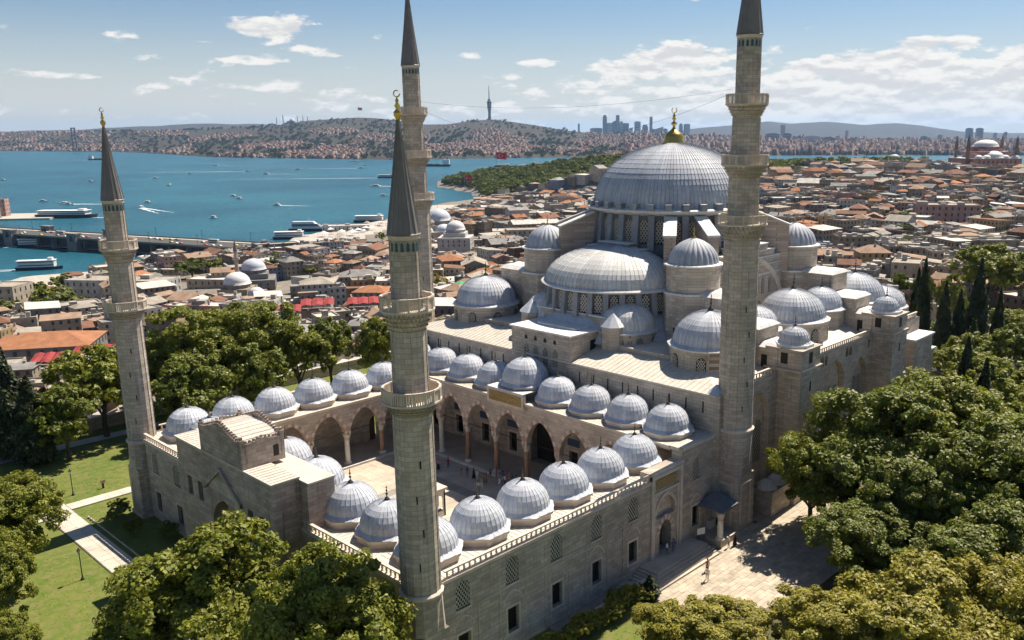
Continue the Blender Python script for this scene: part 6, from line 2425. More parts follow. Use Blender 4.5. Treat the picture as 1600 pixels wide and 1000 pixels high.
def region(u, v):
    if u < 175:
        return 'left of the left minaret'
    if u < 420:
        return 'just right of the left minaret' if u < 300 else 'over the left garden trees'
    if u < 600:
        return 'left of the near minaret'
    if u < 760:
        return 'just right of the near minaret'
    if u < 850:
        return 'left of the fluted corner turret'
    if u < 960:
        return 'left of the great dome'
    if u < 1140:
        return 'behind the great dome'
    if u < 1300:
        return 'just right of the tall minaret'
    if u < 1440:
        return 'beyond the mosque back corner'
    return 'towards the right edge'


ROOFN = {'hip': 'hipped roof', 'gable': 'gabled roof', 'shed': 'sloping roof', 'flat': 'flat roof'}
near_h, far_h = houses[:NEAR_N], houses[NEAR_N:]
near_h.sort(key=lambda q: q['u'])
lab = {}
for q in near_h:
    band = 'near' if q['dep'] < 330 else ('middle' if q['dep'] < 560 else 'far')
    q['lab'] = '%s %s-storey house, %s %s, %s row, %s' % (WALLS[q['mw']][2], NUMW[q['floors'] - 1], ROOFS[q['mr']][2], ROOFN[q['roof']], band, region(q['u'], q['v']))
    lab.setdefault(q['lab'], []).append(q)
for k, L in lab.items():
    if len(L) > 1:
        for i, q in enumerate(sorted(L, key=lambda s: s['u'])):
            q['lab'] = k.replace(' row,', ' row, %s,' % ORD[i % 16])
for q in near_h:
    rg2 = random.Random(int(q['x'] * 31 + q['y'] * 17))
    mbw, mbr, mbg = MB(), MB(), MB()
    house_geo(mbw, mbr, mbg, q['w'], q['d'], q['h'], q['floors'], q['roof'], q['rh'], 0, 0, 0, 1, rg2)
    o = thing('house', q['lab'], 'house', (q['x'], q['y'], q['z']), 'town houses around the mosque', local=True, rz=q['rot'])
    mbw.build('wall', WALLS[q['mw']][0], o)
    mbr.build('roof', [ROOFS[q['mr']][0], 'rooftop_clutter'], o)
    if mbg.f:
        mbg.build('window_panes', 'house_glass', o, kind='stuff')
allm = MB()
for q in far_h:
    if not (-250 < q['u'] < 1850):
        continue
    rg2 = random.Random(int(q['x'] * 31 + q['y'] * 17))
    m = MB()
    house_geo(m, m, m, q['w'], q['d'], q['h'], q['floors'], q['roof'], q['rh'], q['mw'], NWL + q['mr'], NWL + NRF, NWL + NRF + 1, rg2, detail=q['dep'] < 900)
    c, s = math.cos(q['rot']), math.sin(q['rot'])
    o_ = len(allm.v)
    allm.v.extend([(q['x'] + x * c - y * s, q['y'] + x * s + y * c, q['z'] + z) for x, y, z in m.v])
    allm.f.extend([tuple(i + o_ for i in f) for f in m.f]); allm.m.extend(m.m); allm.s.extend(m.s)
o = allm.build('distant_houses', HM, kind='stuff')
o['label'] = 'dense mass of small tiled and flat-roofed town houses'

# ---- single buildings one can recognise


def big_building(name, label, a, r, w, d, h, floors, rot, wall, roof, rm, rh, z=None, win=None, cat='building'):
    x, y = AR(a, r)
    z = ground_z(x, y) if z is None else z
    o = thing(name, label, cat, (x, y, z), None, local=True, rz=rot)
    mbw, mbr = MB(), MB()
    house_geo(mbw, mbr, MB(), w, d, h, floors, roof, rh, 0, 0, 0, 1, random.Random(int(w * d)), detail=False)
    wl = mbw.build('wall', wall, o); mbr.build('roof', [rm, 'rooftop_clutter'], o)
    fh = h / floors
    m = MB(); m.box(-0.6, 0.6, -0.05, 0.03, 0, fh * 0.52); wme = m.mesh('window', ['house_glass'])
    for (ux, uy, L, off) in ((1, 0, w, d / 2), (0, -1, d, w / 2), (-1, 0, w, d / 2), (0, 1, d, w / 2)):
        nx_, ny_ = uy, -ux
        nw = max(2, int(L / 4.0))
        for f in range(floors):
            for k in range(nw):
                u = -L / 2 + L * (k + 0.5) / nw
                place('window', wme, o, (ux * u + nx_ * off, uy * u + ny_ * off, f * fh + fh * 0.25), math.atan2(uy, ux))
    return o


ROT0 = -0.8333       # buildings squared to the view
big_building('school_building', 'long pale three-storey building with an orange tiled roof below the left trees', 307, -195, 34, 24, 11.5, 3, ROT0 + 0.25, 'house_grey', 'hip', 'roof_orange', 3.4)
big_building('hotel_building', 'white four-storey building with rows of windows by the left ferry quay', 520, -278, 62, 20, 17, 4, ROT0 - 0.1, 'house_white', 'flat', 'roof_tan', 1, z=-52)
big_building('tower_block', 'tall cream building cut by the left edge beside the water', 470, -318, 22, 18, 22, 5, ROT0, 'house_cream', 'flat', 'roof_tan', 1, z=-52)
big_building('waterside_office', 'pale building on the left waterfront behind the parked cars', 545, -235, 26, 14, 12, 3, ROT0 - 0.15, 'house_cream', 'flat', 'roof_pale', 1, z=-51)
big_building('caravanserai', 'long arcaded stone hall with a pale ridged roof left of the great dome', 791, -42, 44, 20, 13, 3, ROT0 + 0.35, 'house_beige', 'gable', 'roof_pale', 3)
big_building('office_block', 'cream block with rows of small windows left of the fluted turret', 700, -40, 40, 18, 15, 4, ROT0 + 0.2, 'house_cream', 'flat', 'roof_tan', 1)
big_building('stone_hall', 'windowless old stone hall just right of the tall minaret', 527, 134, 20, 16, 12, 2, ROT0 + 0.1, 'house_brown', 'flat', 'roof_tan', 1)
big_building('brick_block', 'large bare brown block among the low roofs on the right', 623, 262, 42, 22, 17, 4, ROT0 - 0.2, 'house_pink', 'flat', 'roof_tan', 1)
big_building('hotel_building', 'long grey hotel block with rows of windows beyond the bazaar roofs', 735, 190, 60, 18, 13, 4, ROT0 + 0.05, 'house_grey', 'flat', 'roof_pale', 1)
big_building('market_hall', 'pale long shed roof just right of the near minaret', 470, -62, 34, 12, 7, 2, ROT0 + 0.3, 'house_grey', 'gable', 'roof_pale', 1.6)
big_building('market_hall', 'second pale shed roof above the green awning', 510, -52, 30, 10, 8, 2, ROT0 + 0.3, 'house_beige', 'gable', 'roof_tan', 1.6)

# shops with coloured awnings
for (nm, lbl, a, r, w, d, mat, z) in (('awning', 'long red striped awning on a roof terrace left of the near minaret', 350, -124, 17, 7, 'awning_red', 11.0), ('awning', 'second red awning sloping behind the long one', 362, -112, 14, 7, 'awning_red', 11.5),
                                      ('awning', 'red awning against the near minaret shaft', 360, -92, 13, 7, 'awning_red', 11.0), ('awning', 'bright green roof awning just right of the near minaret', 405, -52, 14, 8, 'awning_green', 9.5),
                                      ('awning', 'red parasol canopy below the orange-roofed building, left one', 286, -182, 10, 8, 'awning_red', 8.0), ('awning', 'red parasol canopy below the orange-roofed building, right one', 292, -168, 16, 8, 'awning_red', 8.4)):
    x, y = AR(a, r)
    o = thing(nm, lbl, 'awning', (x, y, ground_z(x, y)), None, local=True, rz=ROT0 + 0.25)
    m = MB()
    ns = max(3, int(w / 4))
    for k in range(ns):
        x0, x1 = -w / 2 + w * k / ns + 0.1, -w / 2 + w * (k + 1) / ns - 0.1
        xm = (x0 + x1) / 2
        vs = [(x0, -d / 2, z), (x1, -d / 2, z), (x1, d / 2, z + 1.6), (x0, d / 2, z + 1.6), (xm, -d / 2, z + 0.45), (xm, d / 2, z + 2.0)]
        m.add(vs, [(0, 4, 5, 3), (4, 1, 2, 5)])
    m.build('canopy', mat, o)
    m = MB(); m.box(-w / 2 + 0.5, w / 2 - 0.5, -d / 2 + 0.6, d / 2 - 0.4, -4, z - 2.2); m.build('terrace', 'house_beige', o)
    m = MB()
    for k in range(ns + 1):
        for s in (-1, 1):
            m.tube((-w / 2 + w * k / ns, s * (d / 2 - 0.2), z - 2.2), (-w / 2 + w * k / ns, s * (d / 2 - 0.2), z + (0 if s < 0 else 1.6)), 0.08, 4)
    m.build('posts', 'iron', o, kind='stuff')
for k, (da, dr) in enumerate(((0, 0), (3, 4), (-2, 6), (4, 9))):
    x, y = AR(334 + da, -134 + dr)
    z = ground_z(x, y) + 6
    m = MB(); m.ring([(0.05, 3.0), (1.6, 2.3), (1.6, 2.1)], 8, smooth=False); m.tube((0, 0, -7), (0, 0, 2.9), 0.06, 5)
    tag(m.build('parasol', 'umbrella_green', None, (x, y, z)), 'lime green parasol on a roof terrace, %s from the left' % ORD[k], 'parasol', 'green parasols')


# ---- other mosques of the old town
def lead_cap(r, h, n=18):
    m = MB()
    m.ring([(r * 1.08, -0.3), (r, 0.0)] + [(r * math.cos(t * pi / 14), h * math.sin(t * pi / 14)) for t in range(1, 7)] + [(0.02, h)], n)
    return m


def slim_minaret(parent, x, y, z0, z1, r, balc=1, mat='limestone_clean'):
    m = MB()
    zc = z1 - (z1 - z0) * 0.22
    m.ring([(r * 1.5, z0), (r * 1.5, z0 + (z1 - z0) * .18), (r, z0 + (z1 - z0) * .24), (r * 0.9, zc)], 10, x, y, smooth=False)
    for b in range(balc):
        zb = zc - (z1 - z0) * (0.13 + 0.15 * b)
        m.ring([(r, zb - 1.2), (r * 1.9, zb - 0.2), (r * 1.9, zb + 0.9), (r * 1.6, zb + 0.9), (r * 1.6, zb)], 10, x, y, smooth=False)
    o = m.build('minaret', mat, parent)
    m = MB(); m.ring([(r * 1.15, zc), (0.03, z1)], 10, x, y, smooth=False); m.build('spire', 'cone_lead', o)


def small_mosque(name, label, a, r, z, s, wall, mins, rot=0.0, semis=True, lead_m='lead_dome', mb_=1):
    """s: radius of the main dome"""
    x, y = AR(a, r)
    o = thing(name, label, 'mosque', (x, y, z), None, local=True, rz=rot)
    m = MB(); m.box(-s * 1.7, s * 1.7, -s * 1.7, s * 1.7, -4, s * 1.05); m.box(-s * 1.15, s * 1.15, -s * 1.15, s * 1.15, s * 1.05, s * 1.5)
    w = m.build('wall', wall, o)
    m = MB(); m.ring([(s * 1.02, s * 1.4), (s * 1.02, s * 1.85)], 16, smooth=False); m.build('drum', wall, o)
    place('dome', lead_cap(s, s * 0.85).mesh('dome', [lead_m]), o, (0, 0, s * 1.85))
    if semis:
        for k in range(4):
            place('half_dome', lead_cap(s * 0.72, s * 0.55).mesh('half_dome', [lead_m]), o, (s * 1.0 * math.cos(k * pi / 2), s * 1.0 * math.sin(k * pi / 2), s * 1.05))
            c = k * pi / 2 + pi / 4
            place('small_dome', lead_cap(s * 0.36, s * 0.33).mesh('small_dome', [lead_m]), o, (s * 1.75 * math.cos(c), s * 1.75 * math.sin(c), s * 1.08))
            m = MB(); m.ring([(s * 0.26, s * 1.0), (s * 0.26, s * 1.75), (0.02, s * 2.0)], 8, s * 1.15 * math.cos(c), s * 1.15 * math.sin(c), smooth=False); m.build('turret', wall, o)
    m = MB()
    for k in range(4):
        aa2 = k * pi / 2
        for f in range(2):
            for q in range(5):
                u = -s * 1.4 + s * 2.8 * (q + 0.5) / 5
                c, sn = math.cos(aa2), math.sin(aa2)
                px, py = s * 1.7 + 0.04, u
                pts = [(px, py - 0.4, s * (0.15 + 0.42 * f)), (px, py + 0.4, s * (0.15 + 0.42 * f)), (px, py + 0.4, s * (0.40 + 0.42 * f)), (px, py - 0.4, s * (0.40 + 0.42 * f))]
                m.add([(qx * c - qy * sn, qx * sn + qy * c, qz) for qx, qy, qz in pts], [(0, 1, 2, 3)])
    m.build('window_panes', 'house_glass', o, kind='stuff')
    for (mx, my, z1, rr) in mins:
        slim_minaret(o, mx, my, -3, z1, rr, mb_)
    m = MB(); m.tube((0, 0, s * 2.65), (0, 0, s * 2.65 + s * 0.5), 0.12, 5); m.build('finial', 'gold', o)
    return o


small_mosque('waterfront_mosque', 'grey domed mosque with cascading half domes by the quay right of the near minaret', 783, -128, -46, 11.5, 'limestone', [(-13, 22, 47, 1.5), (-16, -22, 44, 1.5)], ROT0 + 0.5, mb_=2)
small_mosque('domed_mosque', 'single-domed mosque with one slim minaret above the left garden trees', 525, -200, -43, 7.2, 'house_grey', [(-9, -7, 33, 1.15)], ROT0 + 0.3, semis=False)
small_mosque('bath_house', 'broad white dome of an old bath house above the left garden trees', 468, -188, -42, 7.0, 'house_beige', [], ROT0, semis=False, lead_m='lead_pale')
small_mosque('tomb', 'small white dome among the roofs beside the larger white dome', 452, -172, -40, 4.2, 'house_beige', [], ROT0, semis=False, lead_m='lead_pale')
small_mosque('tomb', 'white domed tomb left of the fluted corner turret', 640, -92, -31, 7.0, 'house_white', [], ROT0, semis=False, lead_m='lead_pale')
small_mosque('tomb', 'small grey dome on the slope left of the near minaret', 402, -102, -28, 3.0, 'house_grey', [], ROT0, semis=False)

# the great pink church-mosque on the right skyline
x, y = AR(1290, 592)
hs = thing('pink_basilica', 'great pink domed basilica with four thick minarets on the right skyline', 'mosque', (x, y, -1), None, local=True, rz=ROT0 + 0.12)
hs.scale = (1.1, 1.1, 1.1)
m = MB(); m.box(-34, 34, -30, 30, -12, 13); m.box(-19, 19, -22, 22, 13, 21.5); m.box(-15.5, 15.5, -15.5, 15.5, 21.5, 25)
m.box(-30, -21, -26, -14, 13, 19); m.box(21, 30, -26, -14, 13, 19)
hw = m.build('wall', 'pink_stone', hs)
m = MB(); m.box(-35, 35, -31, 31, 13, 13.6); m.box(-19.5, 19.5, -22.5, 22.5, 21.5, 21.9); m.build('roof', 'lead_pale', hs)
m = MB(); m.ring([(16.3, 24.5), (16.0, 28.5)], 32, smooth=False)
dr_ = m.build('drum', 'pink_stone', hs)
m = MB()
for k in range(32):
    aa2 = 2 * pi * k / 32
    c, s = math.cos(aa2), math.sin(aa2)
    m.tube((16.6 * c, 16.6 * s, 24.5), (16.6 * c, 16.6 * s, 28.3), 0.7, 4)
m.build('drum_ribs', 'pink_stone', dr_, kind='stuff')
place('dome', lead_cap(16.0, 8.6, 32).mesh('dome', ['lead_pale']), hs, (0, 0, 28.4))
for (mx, my) in ((0, -17), (0, 17)):
    place('half_dome', lead_cap(14.5, 8.5, 28).mesh('half_dome', ['lead_pale']), hs, (mx, my, 14.5))
for (mx, my) in ((-13, -25), (13, -25), (-25, -27), (25, -27)):
    place('small_dome', lead_cap(6.0, 4.2, 18).mesh('small_dome', ['lead_pale']), hs, (mx, my, 13.6))
m = MB(); m.tube((0, 0, 36.8), (0, 0, 40), 0.25, 5); m.build('finial', 'gold', hs)
m = MB()
for q in range(9):
    for f in range(2):
        u = -28 + 56 * (q + 0.5) / 9
        m.add([(u - 1.1, -30.05, 2 + 5.2 * f), (u + 1.1, -30.05, 2 + 5.2 * f), (u + 1.1, -30.05, 5.4 + 5.2 * f), (u - 1.1, -30.05, 5.4 + 5.2 * f)], [(0, 1, 2, 3)])
m.build('window_panes', 'house_glass', hs, kind='stuff')
slim_minaret(hs, -37, -22, -8, 45, 2.6, 1, 'house_brown'); slim_minaret(hs, -27, 24, -8, 42, 2.2, 1, 'house_brown')
slim_minaret(hs, 30, -22, -8, 43, 2.4, 1, 'house_brown'); slim_minaret(hs, 38, 24, -8, 44, 2.2, 1, 'house_brown')

x, y = AR(1500, 535)
hi_ = thing('domed_church', 'old domed church rising above the trees left of the pink basilica', 'church', (x, y, -9), None, local=True, rz=ROT0 + 0.3)
m = MB(); m.box(-18, 18, -12, 12, -8, 11); m.box(-10, 10, -9, 9, 11, 15); m.build('wall', 'house_pink', hi_)
m = MB(); m.ring([(8.4, 14.5), (8.2, 18.5)], 20, smooth=False); m.build('drum', 'house_pink', hi_)
place('dome', lead_cap(8.4, 5.0, 24).mesh('dome', ['lead_dome']), hi_, (0, 0, 18.5))
m = MB(); m.prism([(-19, -13), (19, -13), (19, 13), (-19, 13)], 11.02, 13.0, poly2=[(-12, -5), (12, -5), (12, 5), (-12, 5)]); m.build('roof', 'roof_tan', hi_)

# ---- trees in the town, each its own, and the wooded palace point as one mass
town_trees = [(350, -150, 9, 5), (600, -215, 12, 8), (560, -338, 14, 10), (505, -325, 15, 11), (485, -303, 15, 11), (466, -285, 15, 11), (440, -300, 15, 11), (592, -268, 15, 12), (604, -250, 13, 10), (640, -232, 12, 9), (470, -240, 12, 8), (565, -178, 9, 6), (420, -215, 9, 6), (640, -165, 9, 6), (690, -150, 8, 6),
              (720, -92, 13, 9), (735, -110, 11, 8), (705, -108, 11, 8), (690, -96, 10, 7), (660, -58, 12, 8), (600, 175, 10, 8), (560, 205, 11, 9), (800, 250, 11, 9), (700, 110, 10, 8), (900, 140, 12, 10), (930, 210, 11, 9), (980, 330, 12, 10),
              (1010, 420, 12, 10), (870, 330, 10, 8), (640, 245, 12, 10), (480, 150, 8, 6), (390, 110, 8, 6), (760, 400, 11, 9), (820, 470, 10, 9), (330, -230, 10, 7), (345, -262, 10, 7), (395, -258, 9, 6), (850, -195, 9, 6), (880, -175, 8, 6),
              (960, -150, 9, 7), (1000, -100, 10, 7), (1080, -20, 11, 8), (1150, 60, 12, 9), (1180, 420, 12, 10), (1120, 480, 12, 10)]
rt_ = random.Random(8)
for _ in range(46):
    a = rt_.uniform(330, 1150); r = rt_.uniform(-0.22, 0.5) * a
    if r - np.interp(a, SHORE_A, SHORE_R) > 60 and free(a, r, 6):
        town_trees.append((a, r, rt_.uniform(9, 14), rt_.uniform(6, 11)))
items = []
for (a, r, h, rd) in town_trees:
    x, y = AR(a, r); z = ground_z(x, y)
    u, v, dep = view_xy(x, y, z + h)
    items.append((u, v, dep, x, y, z, h, rd))
by = {}
for it in sorted(items):
    by.setdefault(region(it[0], it[1]), []).append(it)
for rgn, L in by.items():
    for k, (u, v, dep, x, y, z, h, rd) in enumerate(L):
        T('town_tree', ('leafy tree among the roofs, %s%s' % (rgn, '' if len(L) == 1 else ', %s from the left there' % ordinal(k))), x, y, h, rd, mat=('leaf_deep', 'leaf_plane')[k % 2], var=k % 3, detail='far', group='trees among the roofs', z=z - 0.5)
wv, wf = [], []
protos = []
for k in range(4):
    v, f = crown_arrays(100 + k, 13.0, 7.0, 40, 22, 1.15, 0.10, 6)
    protos.append((v, f))
rgn = np.random.default_rng(9)
off = 0
for (wa, wr, wk) in WOODS:
    n = int(wk * wk / 75)
    t = rgn.uniform(0, 2 * pi, n); q = wk * np.sqrt(rgn.uniform(0, 1, n))
    for i in range(n):
        a, r = wa + q[i] * math.cos(t[i]), wr + q[i] * math.sin(t[i])
        if r - np.interp(a, SHORE_A, SHORE_R) < 14 or np.interp(r, COAST_R, COAST_A) - a < 8 or not free(a, r, 3):
            continue
        x, y = AR(a, r)
        z = ground_z(x, y)
        v, f = protos[i % 4]
        s = rgn.uniform(0.9, 1.5)
        c, sn = math.cos(i * 1.7), math.sin(i * 1.7)
        vv = v * s
        wv.append(np.stack([vv[:, 0] * c - vv[:, 1] * sn + x, vv[:, 0] * sn + vv[:, 1] * c + y, vv[:, 2] + z - 0.8], 1))
        wf.append(f + off); off += len(v)
o = place('palace_wood', np_mesh('palace_wood', np.concatenate(wv), np.concatenate(wf), ['leaf_deep']), kind='stuff')
o['label'] = 'dense dark green wood covering the palace point'

# ------------------------------------------------------------------ the far shore: hills, houses, towers
SH_T = [-1.0, -0.655, -0.511, -0.418, -0.222, -0.004, 0.213, 0.358, 0.503, 1.0]
SH_D = [8200, 6634, 5892, 4394, 3815, 4115, 4334, 4234, 4139, 4300]
CR_T = [-1.0, -.58, -.508, -.436, -.364, -.335, -.306, -.277, -.248, -.227, -.205, -.177, -.148, -.119, -.101, -.076, -.047, -.026, 0, .032, .104, .2, .35, .6, 1.0]
CR_Z = [80, 88, 91, 99, 118, 143, 174, 184, 198, 193, 176, 139, 138, 169, 173, 157, 125, 98, 71, 54, 36, 8, -18, -22, -20]


def asia_z(t, a):
    s0 = np.interp(t, SH_T, SH_D); zc = np.interp(t, CR_T, CR_Z)
    cr = np.maximum(7500, s0 + 1600)
    k = np.clip((a - s0) / (cr - s0), 0, 1)
    z = -53 + (zc + 53) * (0.55 * k + 0.45 * k * k)
    z = z + 9 * np.sin(t * 41 + a * 0.0031) * k * (1 - k) * 4 * 0.5 + 6 * np.sin(t * 97 - a * 0.0053) * k * (1 - k) * 4 * 0.5
    return np.where(a > cr, zc - (a - cr) * 0.022, z)


ts = np.linspace(-0.95, 0.85, 260); ks = np.linspace(0, 1, 46)
Tm, Km = np.meshgrid(ts, ks, indexing='ij')
s0 = np.interp(Tm, SH_T, SH_D)
Am = s0 + Km ** 1.2 * (11500 - s0)
Zm = asia_z(Tm, Am)
Zm[:, 0] = SEA - 4
Rm = Tm * Am
vs = np.stack([CAM[0] + FW.x * Am + RT.x * Rm, CAM[1] + FW.y * Am + RT.y * Rm, Zm], -1).reshape(-1, 3)
ii = np.arange(vs.shape[0]).reshape(Tm.shape)
qd = np.stack([ii[:-1, :-1], ii[1:, :-1], ii[1:, 1:], ii[:-1, 1:]], -1).reshape(-1, 4)
place('far_hills', np_mesh('far_hills', vs, qd, ['hill_green'], True), kind='structure')


def ridge(name, D, tt, zt, mat='hill_green', width=1700):
    t = np.linspace(tt[0], tt[-1], 160)
    z = np.interp(t, tt, zt)
    z = z + 3.5 * np.sin(t * 70) + 2.5 * np.sin(t * 151 + 1)
    rows = []
    for (da, f) in ((-width, -0.4), (-width * 0.45, 0.55), (0, 1.0), (width * 0.6, 0.5), (width, -0.3)):
        A = np.full_like(t, D + da)
        zz_ = np.where(f > 0, (z + 53) * f - 53, -60)
        R = t * D
        rows.append(np.stack([CAM[0] + FW.x * A + RT.x * R, CAM[1] + FW.y * A + RT.y * R, zz_], -1))
    V = np.stack(rows, 0)
    i2 = np.arange(V.shape[0] * V.shape[1]).reshape(V.shape[0], V.shape[1])
    Q = np.stack([i2[:-1, :-1], i2[:-1, 1:], i2[1:, 1:], i2[1:, :-1]], -1).reshape(-1, 4)
    place(name, np_mesh(name, V.reshape(-1, 3), Q, [mat], True), kind='structure')


ridge('far_ridge', 13000, [-.95, -.8, -.652, -.58, -.508, -.435, -.3635, -.335, -.30, -.25], [60, 105, 126, 140, 180, 222, 218, 198, 150, 60])
ridge('mountains', 16500, [-.02, .06, .104, .147, .183, .2115, .24, .276, .298, .32, .355, .392, .428, .47, .55, .8], [30, 60, 92, 180, 212, 268, 232, 264, 228, 204, 236, 164, 82, 44, 40, 30], width=2200)

for n_, c_ in (('far_white', (0.25, 0.185, 0.155)), ('far_pink', (0.19, 0.098, 0.078)), ('far_tan', (0.165, 0.112, 0.085)), ('far_roof', (0.18, 0.09, 0.065)), ('far_grey', (0.14, 0.14, 0.15))):
    plain(n_, c_, 0.9, 0.15, 0.01)
rg = np.random.default_rng(31)
fv, ff, fm = [], [], []
off = 0
BOXF = np.array([(0, 1, 5, 4), (1, 2, 6, 5), (2, 3, 7, 6), (3, 0, 4, 7), (4, 5, 6, 7)])


def far_box(x, y, z, w, d, h, rot, mat, mroof):
    global off
    c, s = math.cos(rot), math.sin(rot)
    p = [(-w, -d), (w, -d), (w, d), (-w, d)]
    v = [(x + (px * c - py * s) / 2, y + (px * s + py * c) / 2, zz) for zz in (z - 12, z + h) for px, py in p]
    fv.append(v); ff.append(BOXF + off); fm.extend([mat] * 4 + [mroof]); off += 8


n = 0
while n < 12500:
    t = rg.uniform(-0.72, 0.62)
    s0 = float(np.interp(t, SH_T, SH_D))
    k = rg.beta(1.0, 1.7)
    a = s0 + 40 + k * (3600 if t < 0.05 else 5200)
    den = mnoise.noise(Vector((t * 16, a * 0.0011, 3.0))) + 0.25 * mnoise.noise(Vector((t * 60, a * 0.004, 1.0)))
    if t < 0.05 and (den < -0.04 + 0.75 * max(0, k - 0.42)):
        continue
    if t < -0.40 and rg.uniform() < 0.45:
        continue
    z = float(asia_z(t, a))
    x, y = AR(a, t * a)
    if t < 0.05:
        w = rg.uniform(8, 22); h = rg.uniform(5, 14)
    else:
        w = rg.uniform(14, 34); h = rg.uniform(9, 30) * (1.6 if rg.uniform() < 0.12 else 1)
    far_box(x, y, z, w, rg.uniform(10, 20), h, rg.uniform(0, 3.1), int(rg.choice([0, 0, 0, 1, 2, 2])), int(rg.choice([3, 3, 3, 1, 0, 4])))
    n += 1
o = place('far_shore_houses', np_mesh('far_shore_houses', np.array(fv).reshape(-1, 3), np.concatenate(ff), ['far_white', 'far_pink', 'far_tan', 'far_roof', 'far_grey'], False, fm), kind='stuff')
o['label'] = 'countless tiny houses over the far shore hills'
# woods of the far shore
v0, f0 = crown_arrays(300, 20.0, 14.0, 18, 8, 3.6, 0.05, 4)
wv, wf = [], []
off2 = 0
for _ in range(5200):
    t = rg.uniform(-0.72, 0.60)
    s0 = float(np.interp(t, SH_T, SH_D))
    k = rg.uniform(0, 1) ** 1.1
    a = s0 + 25 + k * 3600
    den = mnoise.noise(Vector((t * 16, a * 0.0011, 3.0)))
    if den > 0.0 and k > 0.03:
        continue
    x, y = AR(a, t * a); z = float(asia_z(t, a))
    s = rg.uniform(0.7, 1.3)
    wv.append(v0 * s + np.array([x, y, z - 2])); wf.append(f0 + off2); off2 += len(v0)
o = place('far_shore_woods', np_mesh('far_shore_woods', np.concatenate(wv), np.concatenate(wf), ['leaf_cypress']), kind='stuff')
o['label'] = 'dark woods between the houses of the far shore'

# skyline towers
plain('tower_glass', (0.10, 0.125, 0.15), 0.25, 0.15, 0.01, spec=0.6)
plain('tower_pale', (0.36, 0.37, 0.38), 0.7, 0.1, 0.01)
plain('tower_dark', (0.13, 0.14, 0.16), 0.5, 0.1, 0.01)
TW = [(905.6, 193, 3), (926, 199, 5), (935, 199.6, 11), (946, 180.5, 6.5), (953, 192, 8), (961, 189, 5), (966, 180.5, 5.6), (971.7, 190, 5.5), (978.7, 192.6, 7.5), (987, 199, 5), (997, 190, 8), (1009, 195, 7), (1018, 183, 4.4), (1028, 198, 15),
      (1040, 201, 6), (1064.6, 193.5, 5.6), (1074, 194, 8)]
for i, (px, py, w) in enumerate(TW):
    D = 11000.0
    t = (px - 907) / 1386.0
    x, y = AR(D, t * D)
    s = D / 1386.0
    h = (210.5 - py) * D / 1375.0
    m = MB()
    W = w * s
    zb = -60
    ztop = 49.4 + (209.3 - py) * D / 1365.0
    poly = [(-W / 2, -W / 2), (W / 2, -W / 2), (W / 2, W / 2), (-W / 2, W / 2)]
    if i % 4 == 3:
        m.prism(poly, zb, ztop - W * 0.4, poly2=poly); m.prism([(p * .7, q * .7) for p, q in poly], ztop - W * 0.4, ztop)
    elif i % 4 == 1:
        m.prism(poly, zb, [ztop - W * .3, ztop, ztop, ztop - W * .3])
    else:
        m.prism(poly, zb, ztop - 4); m.prism([(p * .5, q * .5) for p, q in poly], ztop - 4, ztop)
    o = m.build('skyscraper', ('tower_glass', 'tower_pale', 'tower_dark')[i % 3], None, (x, y, 0), ROT0 + 0.2 * (i % 3))
    tag(o, 'hazy skyscraper on the far skyline behind the great dome, %s from the left' % (ORD + ['seventeenth', 'eighteenth'])[i], 'skyscraper', 'far skyline towers')
    for q in range(1, 7):
        b = MB(); zz_ = -20 + (ztop - 10 + 20) * q / 7
        b.prism([(p * 1.02, r_ * 1.02) for p, r_ in poly], zz_ - 2, zz_ + 2)
        b.build('floor_band', 'tower_dark', o)
TR = [(1515, 201, 9, 8500), (1531, 201, 9, 8500), (1208, 208, 20, 7000), (1224, 195, 6, 8000), (1231, 208, 12, 7000), (1242, 212, 6, 7000), (1251, 212, 8, 7000), (1269, 212, 24, 6500), (1296, 214, 18, 6500), (1311, 215, 10, 6500), (1332, 216, 11, 6500), (1324, 204, 4, 8200),
      (1100, 208, 7, 8000), (1556, 208, 4, 9000), (1572, 207, 4, 9000), (1470, 211, 6, 7500), (1445, 213, 8, 7000)]
for i, (px, py, w, D) in enumerate(TR):
    t = (px - 907) / 1386.0
    x, y = AR(D, t * D)
    W = w * D / 1386.0
    ztop = 49.4 + (207.6 - py) * D / 1365.0
    m = MB()
    dpt = min(W, 45)
    m.box(-W / 2, W / 2, -dpt / 2, dpt / 2, -60, ztop); m.box(-W * .3, W * .3, -dpt * .3, dpt * .3, ztop, ztop + 5)
    nm = ('left of a dark pair of twin towers right of the tall minaret', 'right of a dark pair of twin towers near the right edge')[i] if i < 2 else 'far block on the skyline right of the tall minaret, %s' % ORD[i - 2]
    if i == 12:
        nm = 'far block on the skyline just left of the tall minaret'
    o = m.build('tower_block', 'tower_glass' if i < 2 else ('tower_dark', 'tower_pale')[i % 2], None, (x, y, 0), ROT0)
    tag(o, nm if i > 1 else 'dark glass slab, ' + nm, 'tower block', 'far blocks on the right skyline')
    for q in range(1, 6):
        b = MB(); zz_ = -30 + (ztop + 30) * q / 6
        b.box(-W / 2 - .5, W / 2 + .5, -dpt / 2 - .5, dpt / 2 + .5, zz_ - 1.2, zz_ + 1.2); b.build('floor_band', 'tower_pale', o)

# the slender broadcasting tower
x, y = AR(7600, -768)
tv = thing('broadcasting_tower', 'slender broadcasting tower with a bulbous middle on the far hill crest', 'tower', (x, y, 165), None, local=True)
m = MB(); m.ring([(16, -10), (13, 20), (11, 70), (16, 105), (18.5, 135), (15, 160), (11, 178)], 18); m.build('shaft', 'tower_dark', tv)
m = MB(); m.ring([(11, 140), (22, 150), (22, 156), (12, 164)], 18); m.build('deck', 'tower_glass', tv)
m = MB(); m.ring([(4.5, 176), (3.5, 230), (1.5, 292)], 8); m.build('mast', 'tower_dark', tv)
